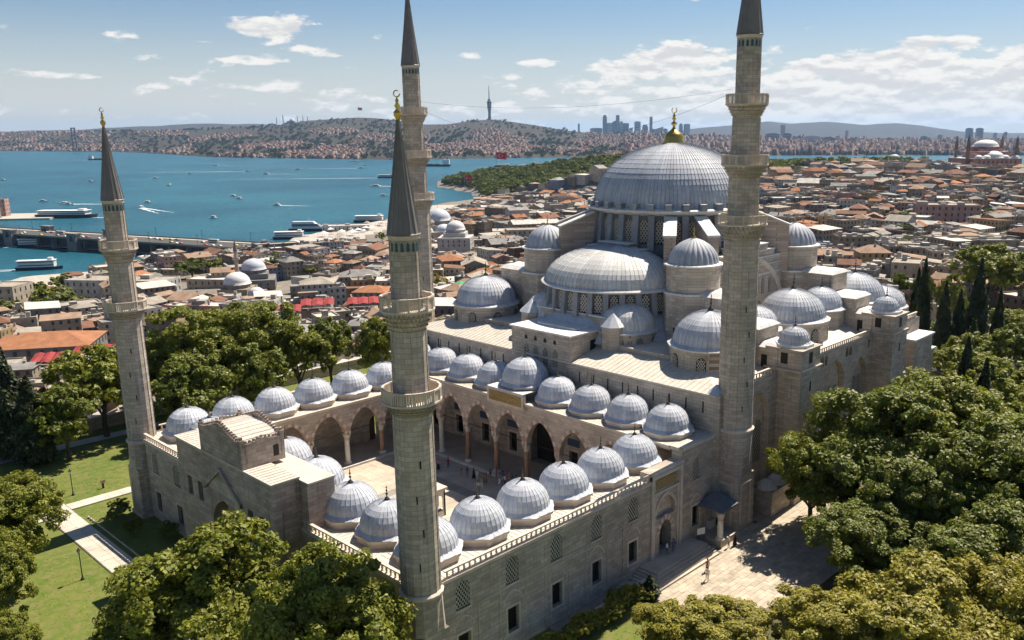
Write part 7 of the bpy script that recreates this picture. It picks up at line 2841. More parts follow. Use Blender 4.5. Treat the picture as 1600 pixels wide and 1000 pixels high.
# hilltop mosque with six minarets
x, y = AR(8000, -2580)
hm = thing('hilltop_mosque', 'white hilltop mosque with six needle minarets on the far skyline', 'mosque', (x, y, 135), None, local=True, rz=ROT0)
m = MB(); m.box(-62, 62, -45, 45, -20, 26); m.box(-38, 38, -36, 36, 26, 40); m.build('wall', 'far_white', hm)
place('dome', lead_cap(26, 24, 24).mesh('dome', ['lead_dome']), hm, (0, 0, 40))
for (mx, my) in ((-30, -20), (30, -20)):
    place('half_dome', lead_cap(20, 14, 20).mesh('half_dome', ['lead_dome']), hm, (mx, my, 26))
for (mx, h) in ((-155, 85), (-95, 95), (-70, 100), (60, 95), (85, 100), (150, 88)):
    slim_minaret(hm, mx, (-40, 40)[int(abs(mx)) % 2], -20, h, 3.2, 2, 'far_white')
# hilltop flagpole and the great flag of the point
plain('flag_red', (0.62, 0.02, 0.03), 0.7, 0.08)


def flag(name, label, a, r, z, hp_, w, h, col='flag_red'):
    x, y = AR(a, r)
    o = thing(name, label, 'flag', (x, y, z), None, local=True, rz=ROT0)
    m = MB(); m.tube((0, 0, -5), (0, 0, hp_), w * 0.03, 6, 0, w * 0.012); m.build('pole', 'tower_pale', o)
    m = MB()
    nn = 10
    P_ = []
    for i in range(nn + 1):
        u = i / nn
        for k in range(2):
            P_.append((u * w, math.sin(u * 6) * w * 0.07, hp_ - 0.5 - k * h - u * h * 0.12))
    m.add(P_, [(2 * i, 2 * i + 2, 2 * i + 3, 2 * i + 1) for i in range(nn)])
    m.build('cloth', col, o)
    # crescent and star, standing a little off both faces
    m = MB()
    for s in (-1, 1):
        pts = []
        for i in range(11):
            a0 = 0.7 + (2 * pi - 1.4) * i / 10
            pts.append((w * 0.36 + h * 0.26 * math.cos(a0), h * 0.26 * math.sin(a0)))
        for i in range(11):
            a0 = 2 * pi - 0.9 - (2 * pi - 1.8) * i / 10
            pts.append((w * 0.39 + h * 0.21 * math.cos(a0), h * 0.21 * math.sin(a0)))
        b = len(m.v)
        m.v += [(px, math.sin(px / w * 6) * w * 0.07 + s * w * 0.012, hp_ - 0.5 - h * 0.5 - px / w * h * 0.12 + pz) for px, pz in pts]
        for i in range(10):
            m.f.append((b + i, b + i + 1, b + 20 - i, b + 21 - i)); m.m.append(0); m.s.append(False)
        st = [(w * 0.60 + h * (0.13 if i % 2 == 0 else 0.05) * math.cos(pi + i * pi / 5), h * (0.13 if i % 2 == 0 else 0.05) * math.sin(pi + i * pi / 5)) for i in range(10)]
        b = len(m.v)
        m.v += [(px, math.sin(px / w * 6) * w * 0.07 + s * w * 0.012, hp_ - 0.5 - h * 0.5 - px / w * h * 0.12 + pz) for px, pz in st]
        m.f.append(tuple(range(b, b + 10))); m.m.append(0); m.s.append(False)
    m.build('emblem', 'white_paint', o)


flag('flagpole', 'huge red flag on a pole above the wooded point', 1880, -178, -42, 56, 22, 14)
flag('flagpole', 'dark flag on the far hill crest left of the near minaret', 7500, -1862, 180, 98, 36, 22)
flag('flagpole', 'small red flag hanging among the trees of the point', 1560, -205, -48, 28, 14, 9)

# suspension bridge tower far up the strait
x, y = AR(6500, -3705)
bt = thing('bridge_tower', 'grey suspension bridge tower far up the strait at left', 'bridge tower', (x, y, SEA), None, local=True, rz=ROT0)
for s in (-1, 1):
    m = MB(); m.box(s * 12 - 4.5, s * 12 + 4.5, -4, 4, -3, 168); m.build('leg', 'tower_dark', bt)
for z in (60, 112, 160):
    m = MB(); m.box(-7.5, 7.5, -3, 3, z, z + 7); m.build('cross_beam', 'tower_dark', bt)
m = MB(); m.box(-20, 620, -8, 8, 62, 66); m.build('deck', 'tower_dark', bt)

# ------------------------------------------------------------------ the harbour bridge
plain('bridge_concrete', (0.19, 0.18, 0.168), 0.85, 0.15, 0.1)
plain('bridge_dark', (0.045, 0.045, 0.048), 0.7, 0.2, 0.2)
P0 = Vector(AR(912, -662)); P1 = Vector(AR(748, -285))
dv = (P1 - P0); LB = dv.length; rotb = math.atan2(dv.y, dv.x)
br = thing('harbour_bridge', 'long low two-level bridge crossing the harbour at left', 'bridge', (P0.x, P0.y, SEA), None, local=True, rz=rotb)
m = MB(); m.box(-60, LB + 14, -17, 17, 9.6, 11.0); m.build('deck', 'asphalt', br)
for s in (-1, 1):
    m = MB(); m.box(-60, LB + 14, s * 16.6 - 3.0, s * 16.6 + 3.0, 11.001, 11.25); m.build('footway', 'quay_paving', br)
    m = MB(); m.box(-60, LB + 14, s * 19.55 - 0.12, s * 19.55 + 0.12, 11.25, 12.4); m.build('railing', 'bridge_concrete', br)
for k in range(22):
    u = -58 + k * (LB + 66) / 22
    m = MB(); m.box(u, u + 1.6, -18.5, 18.5, -3, 9.6); m.build('pier', 'bridge_concrete', br)
m = MB(); m.box(-60, LB + 10, -16.0, 16.0, 1.2, 2.2); m.build('lower_deck', 'bridge_concrete', br)
m = MB(); m.box(-60, LB + 10, -14.0, 14.0, 2.2, 9.58); m.build('arcade_front', 'bridge_dark', br)
for k, u in enumerate((LB * 0.30, LB * 0.52)):
    for s in (-1, 1):
        m = MB()
        wall_panel(m, (u - 6, s * 19.5 - 3), (1, 0), (0, -1), 12, -3, 15.5, [(3.5, 8.5, 9, 14.0, 11.5, None)], 6)
        m.box(u - 6.6, u + 6.6, s * 19.5 - 3.6, s * 19.5 + 3.6, 15.5, 16.4)
        m.build('control_tower', 'bridge_concrete', br)
lm = MB(); lm.tube((0, 0, 0), (0, 0, 9), 0.14, 5); lm.box(-1.2, 1.2, -0.12, 0.12, 8.9, 9.1); lm_me = lm.mesh('lamp_post', ['iron'])
for k in range(16):
    place('lamp_post', lm_me, br, (-40 + k * 29, (-16.4, 16.4)[k % 2], 11.2))

# cars: one body shape in several colours
for n_, c_ in (('car_white', (0.62, 0.62, 0.61)), ('car_yellow', (0.62, 0.40, 0.03)), ('car_dark', (0.03, 0.032, 0.036)), ('car_silver', (0.33, 0.34, 0.35)), ('car_red', (0.40, 0.03, 0.025)), ('bus_white', (0.60, 0.58, 0.54))):
    plain(n_, c_, 0.3, 0.05, 1.0, spec=0.5)


def car_mesh(col, bus=False):
    m = MB()
    L, W = (11.5, 2.5) if bus else (4.4, 1.8)
    if bus:
        prof = [(-L / 2, 0.4), (L / 2, 0.4), (L / 2, 2.9), (L / 2 - 0.3, 3.1), (-L / 2 + .3, 3.1), (-L / 2, 2.9)]
        glass = [(-L / 2 + .4, 1.5), (L / 2 - .4, 1.5), (L / 2 - .4, 2.5), (-L / 2 + .4, 2.5)]
    else:
        prof = [(-2.2, 0.3), (2.2, 0.3), (2.2, 0.75), (1.3, 0.92), (0.6, 1.42), (-0.9, 1.45), (-1.7, 0.98), (-2.2, 0.92)]
        glass = [(-1.45, 0.98), (1.1, 0.95), (0.55, 1.36), (-0.85, 1.38)]
    n = len(prof)
    vs = [(x, s * W / 2 * (0.86 if z > 1.2 and not bus else 1), z) for s in (-1, 1) for x, z in prof]
    m.add(vs, [tuple(range(n)), tuple(range(2 * n - 1, n - 1, -1))] + [(i, n + i, n + (i + 1) % n, (i + 1) % n) for i in range(n)], 0)
    for s in (-1, 1):
        m.add([(x, s * (W / 2 + 0.02) * (0.93 if z > 1.2 and not bus else 1.0), z) for x, z in glass], [(0, 1, 2, 3)], 1)
    for wx in (-L * 0.3, L * 0.3):
        for s in (-1, 1):
            m.tube((wx, s * W / 2 - 0.1, 0.33), (wx, s * W / 2 + 0.03, 0.33), 0.33 if not bus else 0.45, 8, 2)
    return m.mesh('car', [col, 'house_glass', 'car_dark'])


CARS = {c: car_mesh(c) for c in ('car_white', 'car_yellow', 'car_dark', 'car_silver', 'car_red')}
BUS = car_mesh('bus_white', True)
rc = random.Random(77)
ccount = {}


def put_car(x, y, z, rz, where, col=None, bus=False):
    col = col or rc.choice(('car_white', 'car_white', 'car_yellow', 'car_dark', 'car_silver', 'car_red', 'car_yellow'))
    nm = 'bus' if bus else 'car'
    cn_ = 'white' if bus else {'car_white': 'white', 'car_yellow': 'yellow', 'car_dark': 'black', 'car_silver': 'silver', 'car_red': 'red'}[col]
    key = (cn_, nm, where)
    ccount[key] = ccount.get(key, 0) + 1
    o = place(nm, BUS if bus else CARS[col], None, (x, y, z), rz)
    tag(o, '%s %s %s, %s of its colour' % (cn_, nm, where, ORD[(ccount[key] - 1) % 16]), nm, 'cars ' + where)


cb, sb = math.cos(rotb), math.sin(rotb)
for k in range(34):
    u = 120 + k * 8.9 + rc.uniform(-2, 2); v = rc.choice((-11, -7, -3.5, 4, 8))
    put_car(P0.x + cb * u - sb * v, P0.y + sb * u + cb * v, SEA + 11.02, rotb, 'on the harbour bridge', bus=(k % 11 == 5))
for k in range(18):
    x, y = AR(486 + (k // 9) * 9 + 1.0, -262 + (k % 9) * 5.2)
    put_car(x, y, ground_z(x, y) + 0.35, ROT0 + 1.2, 'parked below the waterfront hotel')
for k in range(20):
    x, y = AR(770 + rc.uniform(-30, 60), -262 + rc.uniform(-5, 60))
    put_car(x, y, ground_z(x, y) + 0.35, ROT0 + rc.uniform(-.5, .5), 'on the quay by the bridge', bus=(k % 7 == 3))

# quay clutter: kiosks, market tents, landing stages along the water
tent = MB(); tent.prism([(-3, -3), (3, -3), (3, 3), (-3, 3)], 2.6, 4.4, poly2=[(-.1, -.1), (.1, -.1), (.1, .1), (-.1, .1)])
for sx in (-1, 1):
    for sy in (-1, 1):
        tent.tube((sx * 2.9, sy * 2.9, -1), (sx * 2.9, sy * 2.9, 2.6), 0.1, 4)
tents = {c: tent.mesh('market_tent', [c]) for c in ('white_paint', 'roof_tan', 'house_cream', 'awning_red')}
spots = []
for k in range(46):
    a = rc.uniform(690, 1080); s0 = float(np.interp(a, SHORE_A, SHORE_R))
    spots.append((a, s0 + rc.uniform(10, 62)))
spots.sort(key=lambda q: q[1] / q[0])
for k, (a, r) in enumerate(spots):
    x, y = AR(a, r)
    c, cw_ = rc.choice((('white_paint', 'white'), ('white_paint', 'white'), ('roof_tan', 'tan'), ('house_cream', 'cream')))
    tag(place('market_tent', tents[c], None, (x, y, ground_z(x, y) + 0.1), rc.uniform(0, 3), rc.uniform(0.8, 1.5)), 'small %s market tent on the waterfront quay, %s from the left' % (cw_, ordinal(k)), 'tent', 'market tents along the quay')
big_building('ferry_terminal', 'flat white landing stage roof on the quay behind the big catamaran', 955, -258, 50, 16, 6, 1, ROT0 + 0.2, 'house_white', 'flat', 'roof_pale', 1, z=SEA + 2)
big_building('ferry_terminal', 'low pale ferry pier building at the bridge foot', 705, -318, 40, 12, 6, 1, ROT0 - 0.5, 'house_cream', 'flat', 'roof_pale', 1, z=SEA + 2)
# opposite quay on the left edge
x, y = AR(1150, -752)
m = MB(); m.box(-60, 60, -40, 45, -4, 2.0); tag(m.build('far_quay', 'quay_paving', None, (x, y, SEA), ROT0 + 0.2), 'stone quay across the harbour at the left edge', None, kind='structure')
for k in range(4):
    big_building('quay_house', 'tall pale house on the opposite quay at the left edge, %s from the left' % ORD[k], 1120 + (k % 3) * 18, -788 + k * 11, 12, 14, 14 + (k % 3) * 4, 4, ROT0 + 0.2, ('house_beige', 'house_white', 'house_pink')[k % 3], 'flat', 'roof_tan', 1, z=SEA + 2)

# ------------------------------------------------------------------ boats
plain('hull_white', (0.66, 0.66, 0.64), 0.4, 0.06, 0.3)
plain('hull_dark', (0.035, 0.045, 0.065), 0.4, 0.1, 0.3)
plain('wake_foam', (0.62, 0.68, 0.70), 0.7, 0.25, 0.12)


def hull(L, W, D, mb, mat=0):
    pts = [(-0.5, 0.42), (-0.45, 0.5), (0.1, 0.5), (0.33, 0.36), (0.5, 0.0), (0.33, -0.36), (0.1, -0.5), (-0.45, -0.5), (-0.5, -0.42)]
    lo = [(x * L * 0.94, y * W * 0.8) for x, y in pts]; hi = [(x * L, y * W) for x, y in pts]
    mb.prism(list(reversed(lo)), -0.8, D, poly2=list(reversed(hi)), mat=mat)


def boat(name, label, a, r, rz, kind, L):
    x, y = AR(a, r)
    o = thing(name, label, 'boat' if kind != 'cargo' else 'ship', (x, y, SEA), 'boats on the water', local=True, rz=rz)
    W = L * (0.24 if kind in ('ferry', 'yacht') else 0.17 if kind == 'cargo' else 0.32)
    m = MB(); hull(L, W, L * 0.05 + 0.7, m); m.build('hull', 'hull_dark' if kind in ('cargo', 'ferry', 'yacht') else 'hull_white', o)
    z = L * 0.05 + 0.7
    if kind == 'ferry':
        for k in range(2):
            m = MB(); m.box(-L * .44, L * .34, -W * .44, W * .44, z + 2.6 * k + .002, z + 2.6 * k + 2.4); c = m.build('cabin', 'hull_white', o)
            g = MB(); g.box(-L * .42, L * .32, -W * .45, W * .45, z + 2.6 * k + 1.0, z + 2.6 * k + 1.8); g.build('window_band', 'house_glass', c)
        m = MB(); m.box(-L * .46, L * .36, -W * .48, W * .48, z + 5.05, z + 5.3); m.build('roof', 'white_paint', o)
        m = MB(); m.box(L * .2, L * .3, -W * .25, W * .25, z + 5.3, z + 7.2); m.build('wheelhouse', 'hull_white', o)
    elif kind == 'yacht':
        for k in range(3):
            m = MB(); m.prism([(-L * .42, -W * .42), (L * (.3 - .09 * k), -W * .36), (L * (.36 - .1 * k), 0), (L * (.3 - .09 * k), W * .36), (-L * .42, W * .42)], z + 2.6 * k, z + 2.6 * k + 2.5,
                              poly2=[(-L * .4, -W * .38), (L * (.25 - .09 * k), -W * .3), (L * (.29 - .1 * k), 0), (L * (.25 - .09 * k), W * .3), (-L * .4, W * .38)])
            m.build('deck_house', 'hull_white' if k != 1 else 'tower_dark', o)
        m = MB(); m.tube((-2, 0, z + 7.5), (-2, 0, z + 13), 0.2, 5); m.build('mast', 'hull_white', o)
    elif kind == 'cargo':
        m = MB(); m.box(-L * .46, -L * .28, -W * .42, W * .42, z, z + L * .13); m.build('bridge_house', 'hull_white', o)
        m = MB()
        for k in range(3):
            m.box(-L * .18 + L * .19 * k, -L * .04 + L * .19 * k, -W * .35, W * .35, z, z + 2.5)
        m.build('hatches', 'far_roof', o, kind='stuff')
        m = MB(); m.tube((-L * .4, 0, z + L * .13), (-L * .4, 0, z + L * .2), L * .012, 6); m.tube((L * .3, 0, z), (L * .3, 0, z + L * .12), L * .008, 6); m.build('mast', 'hull_dark', o)
    else:
        m = MB(); m.box(-L * .3, L * .16, -W * .34, W * .34, z, z + 1.9); c = m.build('cabin', 'hull_white', o)
        g = MB(); g.box(-L * .27, L * .165, -W * .35, W * .35, z + .8, z + 1.5); g.build('window_band', 'house_glass', c)
        m = MB(); m.box(-L * .34, L * .1, -W * .4, W * .4, z + 1.9, z + 2.1); m.build('roof', 'white_paint', o)
    return o


def wake(a, r, rz, L, W):
    x, y = AR(a, r)
    m = MB()
    rw = random.Random(int(a))
    nn = 14
    for s in (-1, 1):
        pr2 = None
        for k in range(nn + 1):
            u = k / nn
            c = (-u * L, s * W * (0.15 + 0.85 * u) + rw.uniform(-.1, .1) * W)
            t2 = W * 0.30 * (1 - u) + 0.25
            cur = ((c[0], c[1] - t2), (c[0], c[1] + t2))
            if pr2:
                m.add([(pr2[0][0], pr2[0][1], 0), (cur[0][0], cur[0][1], 0), (cur[1][0], cur[1][1], 0), (pr2[1][0], pr2[1][1], 0)], [(0, 1, 2, 3)])
            pr2 = cur
    o = m.build('wake', 'wake_foam', None, (x, y, SEA + 0.12), rz, kind='stuff')
    o['label'] = 'white foam trailing a moving boat'


Lr = ROT0             # along the view's right
BO = [('ferry', 'white two-deck ferry nearest the left edge below the bridge', 692, -436, Lr + 0.25, 'ferry', 34), ('ferry', 'white ferry under way close below the bridge at left', 842, -528, Lr + 0.15, 'ferry', 38),
      ('ferry', 'white ferry moored at the quay right of the left minaret', 712, -350, Lr - 0.2, 'ferry', 34), ('passenger_ferry', 'long low landing barge above the bridge at left', 1148, -676, Lr + 0.05, 'ferry', 78),
      ('excursion_boat', 'small ferry with a wake above the landing barge', 1385, -820, Lr + 3.0, 'small', 18), ('excursion_boat', 'small ferry just right of the left minaret spire', 1300, -655, Lr + 2.3, 'small', 18),
      ('motor_boat', 'small motor boat in mid water right of the left spire', 1922, -900, Lr + 2.6, 'small', 15), ('motor_boat', 'small motor boat nearer the bridge right of the left spire', 1131, -478, Lr + 2.8, 'small', 13),
      ('ship', 'grey ship passing behind the left minaret spire', 4000, -2180, Lr, 'cargo', 95), ('motor_boat', 'tiny white boat far off above mid water, leftmost of three', 3161, -1307, Lr + 3.1, 'small', 24),
      ('motor_boat', 'fast boat with a long wake far off', 2636, -994, Lr + 0.1, 'small', 20), ('motor_boat', 'white launch in mid water left of the near minaret', 1339, -466, Lr + 2.9, 'small', 15),
      ('motor_boat', 'white cruiser far off left of the fast boat', 2454, -877, Lr + 3.0, 'small', 20), ('motor_boat', 'tiny boat far off right of the white cruiser', 2770, -887, Lr + 0.2, 'small', 20),
      ('excursion_boat', 'white cruiser with a broad wake just left of the near spire', 1841, -431, Lr + 3.14, 'small', 24), ('ferry', 'white ferry just left of the near spire in open water', 2203, -484, Lr + 0.1, 'ferry', 46),
      ('ferry', 'long white ferry moored left of the near minaret', 1072, -258, Lr + 0.05, 'ferry', 42), ('catamaran', 'big dark sleek catamaran moored at the quay', 972, -302, Lr + 0.1, 'yacht', 48),
      ('ferry', 'white ferry moored below the big catamaran', 897, -300, Lr + 0.2, 'ferry', 36), ('motor_boat', 'boat close under the far shore left of the near spire', 3643, -933, Lr, 'small', 40),
      ('motor_boat', 'boat with a pale wake below the far shore', 2857, -707, Lr + 0.1, 'small', 26), ('cargo_ship', 'dark cargo ship right of the near minaret', 3006, -500, Lr + 3.14, 'cargo', 120),
      ('ferry', 'white ferry beside the huge red flag', 2922, -255, Lr + 0.05, 'ferry', 62), ('motor_boat', 'small boat at the left edge in mid water', 2151, -1412, Lr, 'small', 15)]
rb_ = random.Random(12)
for k in range(12):
    a_ = rb_.uniform(1250, 3300); r_ = -a_ * rb_.uniform(0.22, 0.62)
    if r_ - np.interp(a_, SHORE_A, SHORE_R) > -60:
        continue
    BO.append(('motor_boat', 'tiny white motor boat scattered on the open strait, %s of those added from near to far' % ordinal(k), a_, r_, Lr + rb_.uniform(-.4, .4), 'small', 11 + a_ / 420))
nb_ = sorted([b for b in BO if 'scattered' in b[1]], key=lambda b: b[3] / b[2])
BO = [b for b in BO if 'scattered' not in b[1]]
for k, b in enumerate(nb_):
    BO.append((b[0], 'tiny white motor boat in the open strait, %s from the left' % ordinal(k)) + b[2:])
for b in BO:
    boat(*b)
for (a, r, rz, L, W) in ((1385, -820, Lr + 3.0, 90, 9), (1300, -655, Lr + 2.3, 120, 10), (1841, -431, Lr + 3.14, 110, 9), (2636, -994, Lr + 0.1, 420, 9), (2203, -484, Lr + 0.1, 420, 8), (1148, -655, Lr + 3.1, 60, 5), (3161, -1307, Lr + 3.1, 320, 8),
                         (842, -528, Lr + 0.15, 50, 5), (692, -436, Lr + 0.25, 50, 5), (2454, -877, Lr + 3.0, 120, 6), (2857, -707, Lr + 0.1, 260, 8), (1339, -466, Lr + 2.9, 60, 5), (2922, -255, Lr + 0.05, 150, 9), (4000, -2180, Lr, 300, 12)):
    wake(a, r, rz, L, W)

# ------------------------------------------------------------------ people, lamps, small things of the garden
SKIN = plain('skin', (0.42, 0.26, 0.18), 0.6, 0.05)
plain('hair', (0.025, 0.018, 0.014), 0.6, 0.1)
CLOTH = [('cloth_white', (0.62, 0.60, 0.57), 'white'), ('cloth_black', (0.02, 0.02, 0.022), 'black'), ('cloth_blue', (0.06, 0.10, 0.22), 'blue'), ('cloth_red', (0.40, 0.05, 0.05), 'red'), ('cloth_grey', (0.20, 0.20, 0.21), 'grey'),
         ('cloth_tan', (0.38, 0.28, 0.18), 'tan'), ('cloth_pink', (0.50, 0.22, 0.24), 'pink'), ('cloth_denim', (0.09, 0.12, 0.18), 'denim')]
for n_, c_, _ in CLOTH:
    plain(n_, c_, 0.85, 0.1, 4.0)


def person_mesh(pose):
    """one continuous skinned body, 1.72 m tall, feet at z = 0, facing -y"""
    st = pose.get('stride', 0.12); bend = pose.get('arm', 0.1)
    J = {'pel': (0, 0, .93), 'che': (0, .01, 1.22), 'nk': (0, .0, 1.45), 'hd0': (0, -.01, 1.53), 'hd1': (0, -.02, 1.64), 'hd2': (0, -.01, 1.70)}
    R_ = {'pel': (.155, .115), 'che': (.165, .115), 'nk': (.06, .06), 'hd0': (.075, .09), 'hd1': (.085, .10), 'hd2': (.055, .065)}
    E_ = [('pel', 'che'), ('che', 'nk'), ('nk', 'hd0'), ('hd0', 'hd1'), ('hd1', 'hd2')]
    for s, n in ((1, 'l'), (-1, 'r')):
        J['sh' + n] = (s * .17, .01, 1.39); J['el' + n] = (s * .235, .03 - bend * s * .3, 1.12); J['wr' + n] = (s * .24, -.05 - bend * s * .6, .88); J['ha' + n] = (s * .235, -.08 - bend * s * .7, .79)
        R_['sh' + n] = (.065, .065); R_['el' + n] = (.046, .046); R_['wr' + n] = (.034, .03); R_['ha' + n] = (.038, .026)
        E_ += [('che', 'sh' + n), ('sh' + n, 'el' + n), ('el' + n, 'wr' + n), ('wr' + n, 'ha' + n)]
        J['hp' + n] = (s * .09, 0, .88); J['kn' + n] = (s * .10, -s * st * .5 - .02, .50); J['an' + n] = (s * .10, -s * st + .02, .09); J['to' + n] = (s * .11, -s * st - .14, .04)
        R_['hp' + n] = (.095, .10); R_['kn' + n] = (.062, .065); R_['an' + n] = (.042, .045); R_['to' + n] = (.042, .035)
        E_ += [('pel', 'hp' + n), ('hp' + n, 'kn' + n), ('kn' + n, 'an' + n), ('an' + n, 'to' + n)]
    names = list(J)
    me = bpy.data.meshes.new('person_rig')
    me.from_pydata([J[k] for k in names], [(names.index(a), names.index(b)) for a, b in E_], [])
    o = bpy.data.objects.new('person_rig', me)
    COL.objects.link(o)
    md = o.modifiers.new('skin', 'SKIN'); md.use_smooth_shade = True
    for i, k in enumerate(names):
        me.skin_vertices[0].data[i].radius = R_[k]
        me.skin_vertices[0].data[i].use_root = (k == 'pel')
    s2 = o.modifiers.new('sub', 'SUBSURF'); s2.levels = 1; s2.render_levels = 1
    dg = bpy.context.evaluated_depsgraph_get()
    out = bpy.data.meshes.new_from_object(o.evaluated_get(dg))
    bpy.data.objects.remove(o); bpy.data.meshes.remove(me)
    return out


PERS = [person_mesh({'stride': 0.10, 'arm': 0.08}), person_mesh({'stride': 0.30, 'arm': 0.22}), person_mesh({'stride': 0.04, 'arm': 0.35})]
_hair = MB(); _hair.ring([(.098, 1.56), (.104, 1.64), (.085, 1.71), (.03, 1.745), (.002, 1.75)], 10, 0, 0.012)


def person_cloth(me, top, bot, robe):
    m = me.copy()
    m.materials.clear()
    for k in (top, bot, 'skin', 'car_dark'):
        m.materials.append(MATS[k])
    for p in m.polygons:
        c = p.center
        if c.z > 1.47:
            i = 2
        elif c.z < 0.075:
            i = 3
        elif abs(c.x) > 0.18 and c.z < 1.02:
            i = 2
        elif c.z > 0.93:
            i = 0
        else:
            i = 1
        p.material_index = i
    return m


pcache = {}
pr = random.Random(4)


def person(x, y, z, rz, label, top, bot, pose, skirt=False, scarf=False):
    key = (top, bot, pose)
    if key not in pcache:
        pcache[key] = person_cloth(PERS[pose], top, bot, skirt)
    o = place('person', pcache[key], None, (x, y, z), rz, pr.uniform(0.93, 1.04))
    tag(o, label, 'person', 'visitors')
    hm_ = _hair.mesh('hair', ['hair' if not scarf else top])
    place('hair', hm_, o)
    if skirt:
        m = MB(); m.ring([(.16, 1.0), (.20, .7), (.27, .14)], 12, 0, 0); m.build('skirt', bot, o)


cn3 = {c[0]: c[2] for c in CLOTH}
PP = [(29.2, 36.7), (29.6, 36.2), (30.0, 31.5), (30.5, 30.7), (30.8, 28.8), (30.5, 27.2), (30.9, 27.0), (31.8, 27.1), (33.0, 27.2), (31.8, 25.1), (32.8, 25.5), (31.9, 24.2), (33.0, 24.5), (34.6, 24.8), (33.8, 23.0), (35.9, 24.0), (35.3, 22.7),
      (37.6, 23.8), (28.0, 25.4), (29.2, 26.0), (31.0, 35.6), (30.8, 29.6), (32.2, 26.3)]
PLACE = ['by the left marble column', 'left of the arcade', 'below the middle arch', 'in the shade by the arcade', 'beside the brown column', 'in the courtyard crowd']
used = set()
for k, (x, y) in enumerate(PP):
    top = CLOTH[(k * 5 + 1) % 7][0]; bot = ('cloth_denim', 'cloth_black', 'cloth_tan', 'cloth_grey', 'cloth_white')[k % 5]
    xx, yy = min(x, 33.0), y
    zz_ = FLOOR + 0.01
    sk = k % 4 == 1
    lb = 'visitor in %s top and %s %s standing in the courtyard, %s from the left' % (cn3[top], cn3[bot], 'skirt' if sk else 'trousers', (ORD + ['seventeenth', 'eighteenth', 'nineteenth', 'twentieth', 'twenty-first', 'twenty-second', 'twenty-third'])[sorted(range(len(PP)), key=lambda i: -PP[i][1] + PP[i][0] * .9).index(k)])
    person(xx, yy, zz_, pr.uniform(0, 6.28), lb, top, bot, k % 3, sk, k % 5 == 2)
for (x, y, z, rz, lb, top, bot, po, sk) in (
        (29.8, -11.6, 0.05, 2.2, 'visitor in tan trousers walking off the foot of the portal steps', 'cloth_white', 'cloth_tan', 1, False),
        (31.6, -10.4, 0.05, 2.4, 'visitor in a red top walking up to the portal steps', 'cloth_red', 'cloth_black', 1, False),
        (38.3, -9.0, 0.05, 0.6, 'visitor in white standing by the canopy column', 'cloth_white', 'cloth_grey', 0, False),
        (39.2, -9.3, 0.05, 3.6, 'visitor in black standing by the canopy column', 'cloth_black', 'cloth_black', 2, True),
        (30.5, -5.4, 0.91, 0.2, 'visitor in white in the shadow of the side doorway', 'cloth_white', 'cloth_denim', 0, False),
        (31.5, -5.6, 0.91, 2.9, 'visitor in blue in the shadow of the side doorway', 'cloth_blue', 'cloth_denim', 2, False),
        (-14.0, 65.2, 0.02, 1.0, 'walker in tan on the garden path junction', 'cloth_tan', 'cloth_tan', 1, False),
        (-15.4, 65.8, 0.02, 4.0, 'walker in black on the garden path junction', 'cloth_black', 'cloth_black', 1, False),
        (-27.2, 40.6, -0.1, 1.0, 'visitor in pink at the left edge of the lawn', 'cloth_pink', 'cloth_denim', 0, False)):
    person(x, y, z, rz, lb, top, bot, po, sk)

# garden lamps
plain('lamp_glass', (0.62, 0.60, 0.54), 0.3, 0.05)
for (x, y, lb) in ((-17.4, 42.0, 'dark iron garden lamp on the lawn beside the path'), (-9.6, 69.0, 'dark iron garden lamp on the lawn beyond the path')):
    o = thing('garden_lamp', lb, 'lamp', (x, y, -0.1), 'garden lamps', local=True)
    m = MB(); m.ring([(.22, 0), (.22, .12), (.12, .2), (.09, .5), (.06, .6), (.05, 3.1), (.12, 3.2)], 8); m.build('post', 'iron', o)
    m = MB(); m.ring([(.12, 3.2), (.22, 3.55), (.2, 3.62)], 6, smooth=False); m.build('lamp_shade', 'lamp_glass', o)
    m = MB(); m.ring([(.26, 3.6), (.1, 3.78), (.02, 3.95)], 6, smooth=False); m.build('cap', 'iron', o)
o = thing('signpost', 'short reddish wooden post on the lawn near the left minaret', 'post', (-5.8, 68.5, -0.1), None, local=True)
m = MB(); m.box(-.12, .12, -.12, .12, 0, 1.15); m.build('post', 'wood_dark', o)
m = MB(); m.box(-.3, .3, -.16, -.12, .8, 1.25); m.build('board', 'voussoir_red', o)
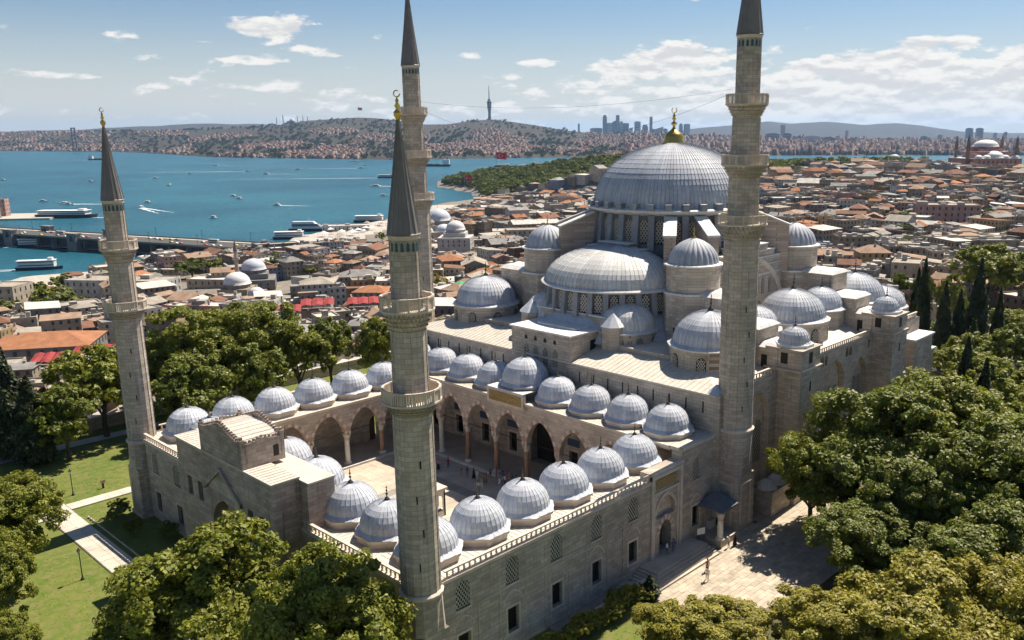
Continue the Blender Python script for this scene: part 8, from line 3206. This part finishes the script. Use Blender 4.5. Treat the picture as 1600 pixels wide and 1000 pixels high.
for (x, y, lb) in ((-13.2, 39.2, 'small dark litter bin at the near end of the garden path'), (-15.2, 63.6, 'stone litter bin at the garden path junction')):
    o = thing('litter_bin', lb, 'bin', (x, y, 0.0), 'litter bins', local=True)
    m = MB(); m.ring([(.28, 0), (.33, .85), (.35, .9)], 10); m.build('bin', 'iron' if y < 50 else 'limestone', o)
    m = MB(); m.ring([(.35, .9), (.2, 1.02), (.02, 1.05)], 10); m.build('lid', 'iron', o)
# notice board by the fountain canopy
o = thing('notice_board', 'white notice board standing beside the fountain canopy', 'board', (36.4, -6.2, 0.9), None, local=True, rz=-0.4)
m = MB(); m.box(-.55, .55, -.03, .03, .7, 1.5); m.build('board', 'white_paint', o)
for s in (-.45, .45):
    m = MB(); m.box(s - .03, s + .03, -.03, .03, 0, .699); m.build('leg', 'iron', o)
# old tombstones on the strip behind the mosque corner
ts_ = MB(); ts_.box(-.3, .3, -.08, .08, -.2, 1.3); ts_.ring([(.3, 1.3), (.22, 1.5), (.02, 1.62)], 8); ts_me = ts_.mesh('tombstone', ['marble'])
spots = [(pr.uniform(112, 150), pr.uniform(-22, 4)) for k in range(40)]
spots.sort(key=lambda q: to_ar(*q)[1] / to_ar(*q)[0])
for k, (x, y) in enumerate(spots):
    o = place('tombstone', ts_me, None, (x, y, -0.15), pr.uniform(-.3, .3) + 1.4, pr.uniform(0.7, 1.3))
    o.rotation_euler.x = pr.uniform(-.12, .12)
    tag(o, 'weathered white tombstone behind the mosque corner, %s from the left' % ordinal(k), 'tombstone', 'tombstones behind the mosque')

# ------------------------------------------------------------------ haze
m = MB(); m.box(-19000, 30000, -19000, 30000, -70, 480)
hz = m.mesh('haze', [])
hm2 = bpy.data.materials.new('haze_air'); hm2.use_nodes = True
t = NT(hm2.node_tree)
out = t.new('ShaderNodeOutputMaterial'); pv = t.new('ShaderNodeVolumePrincipled')
pv.inputs['Color'].default_value = HAZE_COL
pv.inputs['Density'].default_value = HAZE_D
pv.inputs['Anisotropy'].default_value = 0.25
t.link(pv.outputs[0], out.inputs['Volume'])
hz.materials.append(hm2)
o = place('haze', hz, kind='stuff')
o['label'] = 'thin bluish summer haze over the strait'
